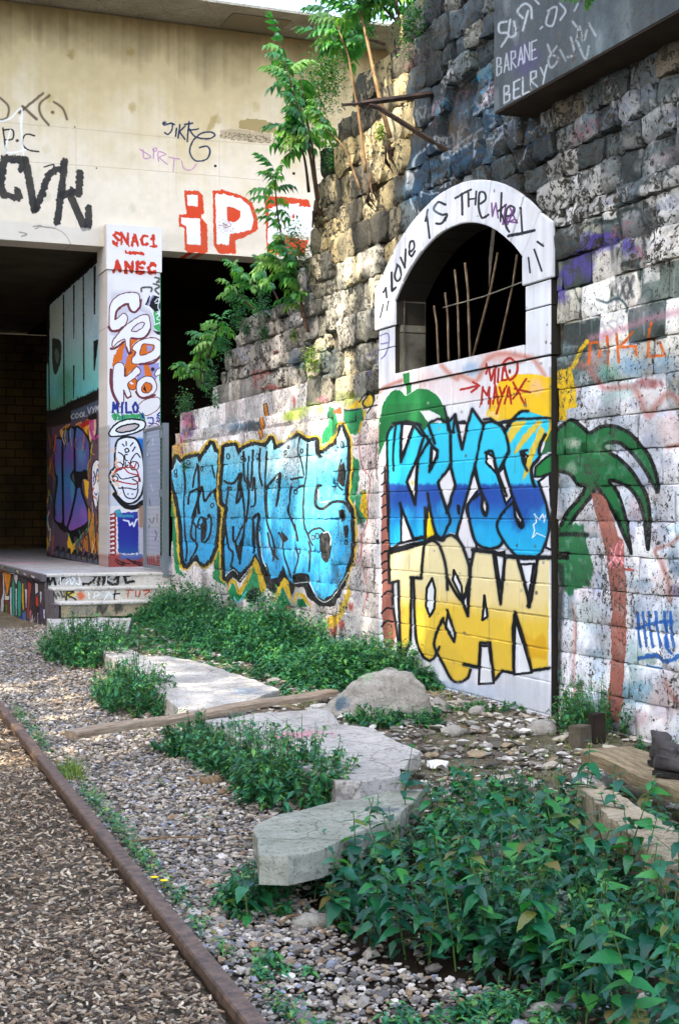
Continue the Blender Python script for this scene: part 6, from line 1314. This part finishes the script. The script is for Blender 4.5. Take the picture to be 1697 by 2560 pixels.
# big bed of nettles in the foreground
bx0, bx1 = min(p[0] for p in BED), max(p[0] for p in BED); by0, by1 = min(p[1] for p in BED), max(p[1] for p in BED)
cnt_ = 0; tries = 0; spots = []
while cnt_ < 180 and tries < 12000:
    tries += 1; x, y = rng.uniform(bx0, bx1), rng.uniform(by0, by1)
    if not inpoly(x, y, BED): continue
    if any((x-a)**2+(y-b_)**2 < 0.0062 for a, b_ in spots): continue
    # thinner in the lower right where only dark soil shows between single stems
    d = SA*x+CA*y; u_ = 848.5+FPX*(CA*x-SA*y)/d; v_ = 1280+1.4*FPX/d
    if u_ > 1330 and v_ > 2290 and rng.random() < 0.55: continue
    spots.append((x, y)); cnt_ += 1
    ht_ = rng.uniform(0.24, 0.46)*(0.55 if u_ < 860 else 0.75 if u_ < 950 else 0.68 if v_ < 2270 else 1)
    zn = ('at the gravel side, left part of the dense lower right bed' if u_ < 1080 else 'along the front edge of the dense bed at the picture foot' if v_ > 2420 else 'in the bed beside the tan stone kerb at the right edge' if u_ > 1450 else 'at the back of the bed next to the rubble' if v_ < 2230 else 'in the middle of the dense lower right bed')
    nettle(x, y, ht_, 'toothed nettle stem '+zn, 'nettles '+zn, scale=rng.choice([0.6, 0.72, 0.85, 0.95])*rng.uniform(0.9, 1.1), pairs=max(6, int(ht_/0.036)))
# single stems that stand clear of the bed
for u_, v_, h, lb in [(560*1.0+60,2245,0.2,'short nettle at the lower left corner of the mossy block'),(660,2215,0.16,'small nettle between gravel and the mossy block'),(1000,2080,0.36,'tall nettle rising clear at the top left of the big bed'),(1460,2130,0.42,'tall nettle rising before the end of the bench plank')]:
    x, y = on_z(u_, v_, 0.1); nettle(x, y, h, lb, None, 0.95)

# clumps of small-leaved weeds: thousands of leaves in one mass
LG = leaf_geo(1.0, 0.5, 0.05, 0.25, 0.2, 3)
LGV = np.array(LG[0]); LGF = np.array(LG[1])
TINTL = None
def leaf_tint_mat(name, trans=0.25):
    t = NT(name, 0.45, 0.4); a = t.n('ShaderNodeVertexColor'); a.layer_name = 'tint'; c = a.outputs['Color']; t.col(c)
    tr = t.n('ShaderNodeBsdfTranslucent'); t.l(t.mix(1.0, c, (1.0, 1.2, 0.5), 'MULTIPLY'), tr.inputs['Color'])
    ms = t.n('ShaderNodeMixShader'); ms.inputs[0].default_value = trans; t.l(t.p.outputs[0], ms.inputs[1]); t.l(tr.outputs[0], ms.inputs[2])
    t.l(ms.outputs[0], t.t.nodes['Material Output'].inputs['Surface']); return t.m
LT_ = leaf_tint_mat('small weed leaf')
WG = ['1d5236','26623e','2f7045','3b7a3c','1a4830','4a8640','357a52','5a8a3e']; WY = ['6a7f30','7f8f38','4f7a30','8f9a48','3f6a2c']
def leaf_mass(name, P_, S_, seed, pal=WG, up=0.5):
    r_ = np.random.RandomState(seed); n = len(P_); V = LGV[None].repeat(n, 0)*S_[:, None, None]
    V[..., 1] *= r_.uniform(.7, 1.3, (n, 1))
    el = r_.uniform(-0.7, up, n); x = V[..., 0]*np.cos(el)[:, None]+V[..., 2]*np.sin(el)[:, None]; z = V[..., 0]*np.sin(el)[:, None]*-1*-1+V[..., 2]*np.cos(el)[:, None]; V[..., 0], V[..., 2] = x, z
    th = r_.uniform(0, 6.283, n); x = V[..., 0]*np.cos(th)[:, None]-V[..., 1]*np.sin(th)[:, None]; y = V[..., 0]*np.sin(th)[:, None]+V[..., 1]*np.cos(th)[:, None]; V[..., 0], V[..., 1] = x, y
    V += P_[:, None]; m = len(LGV); F = (LGF[None]+(np.arange(n)*m)[:, None, None]).reshape(-1, 4)
    return np_mesh(name, V.reshape(-1, 3), F, LT_, pick_cols(n, pal, seed, .15)[:, None].repeat(m, 1).reshape(-1, 3))
# low shoots filling the bed between the tall stems
P_ = []; S_ = []
while len(P_) < 3000:
    x, y = rng.uniform(bx0, bx1), rng.uniform(by0, by1)
    if not inpoly(x, y, BED) or mnoise.noise((x*3, y*3, 4)) < -0.15: continue
    for _ in range(6): P_.append((x+rng.uniform(-.05, .05), y+rng.uniform(-.05, .05), gz(x, y)+rng.uniform(.01, .17))); S_.append(rng.uniform(.03, .06))
tag(link('bed_undergrowth', leaf_mass('bed_undergrowth', np.array(P_), np.array(S_), 15, ['123422', '173f2a', '1c4a2c'])), 'low dark shoots filling the nettle bed between the tall stems', 'undergrowth', kind='stuff')
def clump_points(cx, cy, rx, ry, h, n, z0=None, seed=0, rot=0.0):
    r_ = random.Random(seed); P_ = []; S_ = []; ns = max(3, int(n/13)); st_ = []
    for _ in range(ns):
        a, q = r_.uniform(0, 6.283), math.sqrt(r_.random()); dx, dy = math.cos(a)*q*rx, math.sin(a)*q*ry
        x, y = cx+dx*math.cos(rot)-dy*math.sin(rot), cy+dx*math.sin(rot)+dy*math.cos(rot); hh = h*(1-0.55*q*q)*r_.uniform(0.55, 1.15); z_ = gz(x, y) if z0 is None else z0
        lx, ly = dx*0.35+r_.uniform(-.04, .04), dy*0.35+r_.uniform(-.04, .04); st_.append(((x, y, z_), (x+lx, y+ly, z_+hh)))
        for _k in range(26):
            s_ = r_.uniform(0.12, 1.0); P_.append((x+lx*s_+r_.uniform(-.012, .012), y+ly*s_+r_.uniform(-.012, .012), z_+hh*s_)); S_.append((0.064-0.028*s_)*r_.uniform(0.7, 1.25))
    return P_, S_, st_
def weed_clump(u_, v_, rx, ry, h, n, label, seed, sc=1.0, rot=0.0, pal=WG, z0=None, name='weed_clump', cat='weeds', pt=None):
    x, y = pt or on_z(u_, v_, 0.1); P_, S_, st_ = clump_points(x, y, rx, ry, h, n, z0, seed, rot)
    o = empty(name, (x, y, 0), label=label, cat=cat); off = np.array([x, y, 0])
    lm = link('foliage', leaf_mass(name, np.array(P_)-off, np.array(S_)*sc, seed, pal), o, kind='stuff')
    k = MB()
    for a, b_ in st_: k.tube([Vector(a)-Vector(off), Vector(b_)-Vector(off)], [0.003, 0.0015], 4, False)
    k.obj('stems', STEMM, o, kind='stuff'); return o
wc = [(215,1640,.34,.95,.44,3600,'bushy dark weeds between the gravel and the first slabs'),(335,1750,.22,.7,.36,1900,'leafy weeds along the left edge of the long slab'),
 (480,1860,.16,.42,.24,900,'weeds growing out from under the timber plank'),(600,1910,.2,.5,.28,1700,'weeds along the front edge of the broad slab'),
 (735,1985,.24,.34,.36,1800,'bright leafy weeds at the near corner of the broad slab'),(640,2200,.12,.2,.16,420,'low weeds at the left end of the mossy block'),
 (930,1830,.14,.14,.14,500,'dark ivy like sprigs at the foot of the boulder'),(1045,1828,.16,.12,.12,420,'low dark leaves under the right end of the boulder'),
 (1130,2530,.35,.16,.10,900,'low seedlings along the bottom edge before the nettles'),(690,2350,.1,.1,.06,120,'tiny sprig alone in the gravel')]
for i, (u_, v_, rx, ry, h, n, lb) in enumerate(wc): weed_clump(u_, v_, rx, ry, h, n, lb, 50+i, 0.8 if i > 5 else 0.95, rot=-0.06)
for i, (u_, v_, lb) in enumerate([(1240,2330,'small leaved weed tangle among the nettles near their middle'),(1180,2150,'small leaved weed tangle at the back of the nettles'),(1500,2400,'small leaved weed tangle among the nettles at the lower right')]): weed_clump(u_, v_, .2, .2, .26, 800, lb, 90+i, 0.75)
weed_clump(1440,1830,.10,.10,.42,260,'tall feathery green weed standing against the palm wall',70,0.8)
weed_clump(1500,1850,.26,.22,.34,900,'scraggly weeds around the charred post stump',71,0.8)
weed_clump(1220,1790,.5,.14,.07,420,'thin low weeds along the foot of the white panel',72,0.7)
weed_clump(1630,1905,.1,.1,.14,120,'small weeds against the wall behind the boots',73,0.7)
# the long mass at the foot of the wall
P_ = []; S_ = []; ST = MB()
def mass_h(x, y): 
    e = smooth(-0.35, 0.45, x-(3.93+0.10*smooth(9.8, 12, y)+0.22*smooth(14.5, 16.5, y)+0.16*mnoise.noise((y*.8, 2, 5)))); return e*(0.36+0.34*mnoise.noise((x*1.7, y*1.0, 9))+0.10*smooth(14, 17, y))
r_ = random.Random(77); tot = 0
while tot < 3000:
    y = r_.uniform(9.7, 18.2); x = r_.uniform(3.3, 4.72); h = mass_h(x, y)*smooth(9.5, 10.4, y)
    if h < 0.05 and r_.random() < 0.86: continue
    h = max(h, 0.05)*r_.uniform(0.6, 1.15); lx, ly = r_.uniform(-.09, .05), r_.uniform(-.07, .07); z_ = gz(x, y); tot += 1
    for _ in range(22): s_ = r_.uniform(0.15, 1); P_.append((x+lx*s_+r_.uniform(-.02, .02), y+ly*s_+r_.uniform(-.02, .02), z_+h*s_)); S_.append(r_.uniform(0.03, 0.075)*(1.15-0.4*s_))
tag(link('undergrowth', leaf_mass('undergrowth', np.array(P_), np.array(S_), 5)), 'dense dark green nettles and weeds massed along the foot of the wall', 'undergrowth', kind='stuff')
# low weeds and grass that follow the rail
P_ = []; S_ = []
for y0, x_off, ln, cntw, hh in [(10.2,.10,.55,260,.09),(9.2,.10,.5,260,.08),(8.0,.09,.3,60,.07),(7.2,.10,.4,260,.09),(6.5,.10,.45,330,.09),(5.9,.10,.35,260,.08),(5.3,.11,.25,150,.06),(4.9,.10,.15,90,.05),(4.6,.12,.15,60,.05),(3.95,.14,.16,130,.06),(3.7,.20,.2,120,.05),(4.3,.16,.1,40,.05)]:
    for _ in range(cntw): y = y0+rng.gauss(0, ln/2.2); x = rail_x(y)+x_off+abs(rng.gauss(0, 0.035)); P_.append((x, y, gz(x, y)+rng.uniform(0.005, hh))); S_.append(rng.uniform(0.012, 0.034))
for _ in range(1500):
    y = rng.uniform(4.5, 12); x = rng.uniform(path_x(y)-0.55, path_x(y)-0.05)
    if mnoise.noise((x*2.5, y*2.5, 8)) > 0.15: P_.append((x, y, gz(x, y)+rng.uniform(0.005, 0.03))); S_.append(rng.uniform(0.01, 0.022))
tag(link('rail_weeds', leaf_mass('rail_weeds', np.array(P_), np.array(S_), 6, WG+WY[:2])), 'low bright weeds in a broken row along the rail and across the gravel', 'weeds', kind='stuff')
# moss and grass blades on the dirt
bl_ = []
gb = MB(); r_ = random.Random(91)
for _ in range(9000):
    y = r_.uniform(5.2, 16.5); x = r_.uniform(path_x(y)+0.15, 4.72)
    if mnoise.noise((x*1.6, y*1.3, 21)) < (0.02 if y < 11 else -0.1): continue
    z_ = gz(x, y); h = r_.uniform(0.015, 0.05); a = r_.uniform(0, 6.28); w_ = 0.003; dx, dy = math.cos(a)*w_, math.sin(a)*w_
    gb.add([(x-dx, y-dy, z_), (x+dx, y+dy, z_), (x+r_.uniform(-.02, .02), y+r_.uniform(-.02, .02), z_+h)], [(0, 1, 2)])
for k_ in range(160):
    y = 8.0+r_.uniform(-.2, .2); x = rail_x(y)+0.10+r_.uniform(0, .1); z_ = gz(x, y); a = r_.uniform(0, 6.28); gb.add([(x-.003, y, z_), (x+.003, y, z_), (x+math.cos(a)*.06, y+math.sin(a)*.06, z_+r_.uniform(.04, .12))], [(0, 1, 2)])
tag(link('grass', gb.me('grass', plain('grass blade', '7a8a3a', '4f6a2c', 8, world=True))), 'short yellow green grass and moss on the dirt before the wall', 'grass', kind='stuff')
# dandelions
for u_, v_, lb in [(384,2188,'yellow dandelion beside the rail, the nearer of the pair'),(408,2196,'small yellow dandelion just right of the nearer one by the rail'),(1326,1772,'lone yellow dandelion at the foot of the painted wall')]:
    x, y = on_z(u_, v_+28, 0.02); o = empty('dandelion', (x, y, gz(x, y)), label=lb, cat='flower')
    MB().tube([(0, 0, 0), (0.004, 0, 0.05)], 0.0015, 5).obj('stem', STEMM, o); k = MB()
    for q in range(16): a = q*.3927; k.add([(0.004, 0, 0.05), (0.004+math.cos(a-.2)*.016, math.sin(a-.2)*.016, 0.056), (0.004+math.cos(a+.2)*.016, math.sin(a+.2)*.016, 0.056)], [(0, 1, 2)])
    k.obj('petals', plain('dandelion yellow', 'f0c810', 'e0a810', 30), o)

# ---- saplings (pinnate leaves)
def frond(seed, n=6, L=1.0, mat=AILM):
    r_ = random.Random(seed); V = []; F = []; lv, lf = leaf_geo(1.0, 0.50, 0.02, 0.45, 0.25, 4, seed)
    def P(s_): return Vector((L*s_*(1-0.12*s_), 0, 0.18*L*math.sin(s_*2.2)-0.30*L*s_*s_))
    def addleaf(p, yaw, pit, s_):
        R = Matrix.Rotation(yaw, 3, 'Z') @ Matrix.Rotation(pit, 3, 'Y'); o = len(V)
        for v in lv: V.append(tuple(p+R @ (Vector(v)*s_)))
        for f in lf: F.append(tuple(i+o for i in f))
    for i in range(n):
        s_ = 0.22+0.74*i/(n-1); p = P(s_); sz = L*0.40*(1-0.35*abs(s_-0.45)*1.4)*r_.uniform(.85, 1.1)
        for sg in (1, -1): addleaf(p, sg*(1.15-0.35*s_+r_.uniform(-.15, .15)), r_.uniform(0.25, 0.8), sz)
    addleaf(P(1.0), 0, 0.6, L*0.32)
    pts = [P(q/5) for q in range(6)]; o = len(V)
    for q, p in enumerate(pts): w_ = 0.008*L*(1.3-q/6); V += [tuple(p+Vector((0, w_, 0))), tuple(p+Vector((0, -w_, 0))), tuple(p+Vector((0, 0, w_*1.4)))]
    for q in range(5):
        for k in range(3): F.append((o+q*3+k, o+q*3+(k+1) % 3, o+q*3+3+(k+1) % 3, o+q*3+3+k))
    return mesh('compound_leaf', V, F, mat, True)
FR = [frond(i, 4+i % 3) for i in range(5)]
def sap(name, label, stems, X=4.66, bark=BARKD, fr=FR, size=0.34, n=14, start=0.45, droop=0.2, r0=0.016, spread=1.0, cat='sapling'):
    """stems: lists of points as seen on the vertical plane x=X along the wall (u, v, out) with out = metres off that plane"""
    base = None; o = None
    for pts in stems:
        W3 = []
        for (u_, v_, out) in pts: y, z_ = on_x(u_, v_, X-out); W3.append(Vector((X-out, y, z_)))
        if o is None: base = W3[0]; o = empty(name, base, label=label, cat=cat)
        Q = [p-base for p in W3]; m = len(Q); rr = [r0*(1-0.7*i/(m-1)) for i in range(m)]; S3 = [Vector(q) for q in spline(np.array(Q), n=4)] if m > 2 else Q
        MB().tube(S3, [r0*(1-0.72*i/(len(S3)-1)) for i in range(len(S3))], 6).obj('stem', bark, o, True)
        k = len(S3); rot = rng.uniform(0, 6)
        for i in range(n):
            s_ = start+(1-start)*i/max(1, n-1); q = s_*(k-1); a = min(k-2, int(q)); p = S3[a].lerp(S3[a+1], q-a); rot += 2.4+rng.uniform(-.3, .3)
            if X > 4.6 and math.cos(rot) > 0.75: rot += 1.3         # leaves turn away from the wall
            l_ = link('compound_leaf', rng.choice(fr), o); s2 = size*rng.uniform(.7, 1.15)*(1-0.35*(i == n-1)); l_.location = p; l_.scale = (s2, s2, s2)
            l_.rotation_euler = (rng.uniform(-.3, .3), -0.35+droop*(1-s_)+rng.uniform(-.3, .4)-(0.5 if i >= n-2 else 0), rot)
    return o
sap('sapling', 'slender young sapling with three stems before the cream bridge face', [[(793,505,.0),(770,360,.15),(745,270,.25),(722,190,.3),(700,110,.3)],[(795,500,.0),(780,370,.05),(762,270,.1),(752,190,.12)],[(772,480,.0),(762,400,.1),(745,340,.2),(735,325,.25)]], n=20, start=0.40, size=0.33, X=4.70)
sap('sapling', 'sapling rooted in the wall nook and crossing the red letters', [[(770,830,.0),(745,730,.1),(720,650,.2),(698,560,.3),(688,470,.35),(690,440,.36)],[(765,820,0),(752,760,.05),(740,700,.1),(738,640,.1)]], n=24, start=0.30, size=0.28, X=4.74)
sap('sapling', 'tall pale golden stem leaning up past the iron bracket', [[(975,345,.05),(945,230,.15),(915,90,.2),(892,-10,.25),(880,-80,.3)]], n=20, start=0.60, size=0.34, bark=BARKM, r0=0.021, X=4.70)
sap('sapling', 'thin golden stem growing left of the tall one', [[(914,432,.02),(897,290,.1),(872,150,.2),(850,85,.25),(835,30,.25)]], n=19, start=0.55, size=0.30, bark=BARKM, r0=0.016, X=4.70)
sap('sapling', 'low bent golden shoot under the two tall stems', [[(900,475,.0),(860,370,.1),(815,320,.12),(800,270,.15)]], n=10, start=0.5, size=0.28, bark=BARKM, r0=0.011, X=4.70)
sap('sapling', 'leafy stem reaching into the white sky from the wall top', [[(1000,60,.0),(960,20,.1),(920,-40,.3),(860,-60,.5)],[(1000,60,.0),(985,-10,.1),(940,-60,.2)],[(960,110,.0),(900,95,.1),(850,110,.2),(820,120,.25)]], n=20, start=0.25, size=0.30, X=4.8)
sap('sapling', 'green shrub on the broken wall step beside the dark opening', [[(660,770,.0),(640,720,.1),(610,690,.15),(585,670,.2)],[(700,760,.0),(670,700,.1),(650,670,.12)],[(640,775,.0),(600,740,.1),(580,720,.2)],[(720,700,.0),(700,660,.1),(690,640,.1)]], n=15, start=0.3, size=0.25, X=4.85, r0=0.012)
sap('sapling', 'lower green shrub on the wall end above the mesh gate', [[(505,960,.0),(500,900,.1),(510,860,.1),(515,830,.1)],[(500,970,.0),(480,930,.1),(455,925,.2)],[(520,900,.0),(540,840,.05),(555,800,.05)],[(510,960,.0),(520,880,.0),(535,860,.0)]], n=15, start=0.25, size=0.25, X=4.80, r0=0.012)
sap('sapling', 'leafy spray hanging in at the top right over the girder', [[(1490,-90,.0),(1470,-30,.1),(1450,8,.15)],[(1500,-90,.0),(1478,-40,.1),(1468,15,.15)]], n=7, start=0.5, size=0.14, X=4.45, r0=0.008)
# tufts rooted in the joints of the wall
for u_, v_, s_, n, lb, pal, X in [(735,838,.05,150,'small yellow green tuft at the foot of the nook sapling',WY,4.70),(780,900,.10,420,'yellow green plant growing from a joint above the blue lettering',WY,4.66),(463,1015,.13,600,'mossy green cushion on the low end of the wall',WG[:5]+WY[:1],4.75),(620,820,.05,160,'dark tuft in the joint below the wall step',WG,4.84),
   (660,830,.06,160,'dark tuft on the pitted stones right of the wall step tuft',WG,4.84),(540,1000,.06,160,'grey green tuft on the wall above the blue letters',WG,4.72),(585,1175,.0,0,'',WG,4.7),(462,1165,.05,120,'weedy tuft growing on the first blue letter',WG,4.70),(1030,60,.12,500,'dark green growth on the very top of the wall',WG,4.66),(820,200,.25,2200,'thick green growth trailing over the wall edge behind the stems',WG[2:]+WY[:2],4.95),(905,30,.22,1500,'dark leafy growth crowning the wall at the top of the frame',WG,4.8),(560,860,.12,420,'green growth hanging over the lowest broken step of the wall',WG,4.78),(598,792,.13,420,'leafy growth on the middle broken step of the wall',WG[2:],4.80),(528,950,.12,420,'green growth on the wall edge just over the pink paint',WG,4.78),(655,765,.12,350,'leafy growth on the highest broken step of the wall',WG,4.82),(735,600,.13,420,'growth spilling from the wall corner behind the nook sapling',WG,4.76),(825,400,.10,300,'green growth on the ragged wall edge by the three stemmed sapling',WG,4.76),(760,640,.10,350,'green growth in the shadow of the tall wall corner',WG,4.72),(955,330,.05,150,'small tuft beside the tall golden stem',WY,4.68)]:
    if not n: continue
    y, z_ = on_x(u_, v_, X); Pp = []; 
    for _ in range(n):
        a = rng.gauss(0, .5); Pp.append((rng.uniform(-.5, .35)*s_*1.2, rng.gauss(0, .55)*s_*1.6, rng.gauss(0, .6)*s_*1.2))
    o = empty('wall_plant', (X, y, z_), label=lb, cat='plant'); link('foliage', leaf_mass('wall_plant', np.array(Pp), np.array([rng.uniform(.02, .05) for _ in Pp]), int(u_), pal), o, kind='stuff')
    MB().tube([(0.08, 0, -s_*.6), (-s_*.4, 0, s_*.2)], 0.004, 5).obj('stem', STEMM, o)
# two old roots on the wall
ROOTM = plain('old root', '4e4030', '2e241a', 14, bump=0.8)
for u_, v_, X, sz, lb in [(930,455,4.70,.15,'gnarled root stump at the base of the thin golden stem'),(795,520,4.70,.14,'dark gnarled root holding the three stemmed sapling'),(975,370,4.70,.12,'dark root stump at the base of the tall golden stem')]:
    y, z_ = on_x(u_, v_, X); o = empty('root_stump', (X, y, z_), label=lb, cat='root')
    k = MB()
    for q in range(7):
        a = rng.uniform(-.7, .7); k.tube([(0.05, rng.uniform(-.04, .04), 0), (-0.03, a*sz*.5, -sz*.2), (-0.02, a*sz, -sz*rng.uniform(.3, 1.3)), (0.05, a*sz*1.2, -sz*rng.uniform(.8, 1.6))], [.014, .013, .009, .003], 6)
    k.tube([(0.03, 0, -sz*.5), (-.02, 0, 0), (-.02, 0, sz*.5)], [.03, .03, .018], 7); k.obj('root', ROOTM, o, True)

# ---- litter
for i, (a, b_, lb) in enumerate([((300,2110),(520,2100),'thin dry curved stick on the gravel in mid ground'),((1130,1875),(1210,1895),'pale dry stalk on the dirt beyond the nettles'),((700,2315),(760,2300),'reddish twig on the gravel at lower centre')]):
    A_ = on_z(*a, 0.02); B2 = on_z(*b_, 0.02); z_ = gz(*A_)+0.022; mx, my = (A_[0]+B2[0])/2, (A_[1]+B2[1])/2+0.03
    MB().tube([(0, 0, 0), (mx-A_[0], my-A_[1], 0.01), (B2[0]-A_[0], B2[1]-A_[1], gz(*B2)+0.022-z_)], [0.006, 0.005, 0.003], 6).obj('stick', BARKM, None, label=lb, cat='stick').location = (A_[0], A_[1], z_)

# ================================================================== out of the frame: cutting wall, and unseen masses added to block the sun
CRM = plain('rendered house wall', 'e6dece', 'd2c8b4', 0.6, world=True)  # kept pale to bounce light back into the cutting
def blocker(x0, y0, x1, y1, h, label):  # unseen mass added to keep the sun off most of the scene
    o = empty('blocker', ((x0+x1)/2, (y0+y1)/2, 0), label=label, cat='blocker'); cx, cy = (x0+x1)/2, (y0+y1)/2
    MB().box((x0-cx, y0-cy, -0.2), (x1-cx, y1-cy, h)).obj('wall', CRM, o); MB().box((x0-cx-.3, y0-cy-.3, h+.003), (x1-cx+.3, y1-cy+.3, h+.5)).obj('roof', plain('zinc roof', '8a9096', '70767c', 1), o)
    k = MB(); ym = y0-cy+1.0
    while ym < y1-cy-1.6:
        for z_ in np.arange(5.5, h-2, 3.1): k.box((x1-cx-.02, ym, z_), (x1-cx+.05, ym+1.1, z_+1.9))
        ym += 2.4
    k.obj('windows', plain('dark pane', '3a4048', '20262c', 1, rough=0.2), o)
blocker(-9.0, -16, -6.6, 2.1, 30, 'added unseen house above the opposite side of the cutting, nearer end')
blocker(-9.0, 7.5, -6.6, 17, 30, 'added unseen house above the opposite side of the cutting, bridge end')
link('cutting_wall', MB().box((-6.2, -14, -0.3), (-5.6, 20.4, 2.6)).me('cutting_wall', plain('render', 'b8ae9a', '94897a', 1)), None, label='low masonry wall along the far side of the track', cat='wall')
# tree added out of view, its crown shaped to pass one band of sun
to = empty('blocker_tree', (-6.0, 5.3, 0), label='added unseen tree in the gap between the two houses', cat='blocker_tree')
MB().tube([(0, 0, 0), (0.1, 0.1, 6), (-0.1, 0, 13), (0, 0, 20)], [0.3, 0.24, 0.16, 0.06], 8).obj('trunk', BARKD, to, True)
r_ = random.Random(8); Pp = []; Ss = []
while len(Pp) < 11000:
    zq = r_.uniform(4, 26); yq = r_.uniform(-2.5, 2.5); xq = r_.uniform(-0.9, 0.9); sz = r_.uniform(.16, .32)
    # leaves are left out along a slanting slot to let a sun band through
    y_p, z_p = yq-0.583*xq, zq+1.2*xq
    gap = abs(y_p-(-0.4+(17.7-z_p)*0.46)-0.35*mnoise.noise((1, 2, z_p*.8)))
    if 13.9 < z_p < 21.5 and gap < 0.60:
        if r_.random() > 0.13: continue
        sz *= 0.6
    Pp.append((xq, yq, zq)); Ss.append(sz)
link('crown', leaf_mass('crown', np.array(Pp), np.array(Ss), 4), to, kind='stuff')
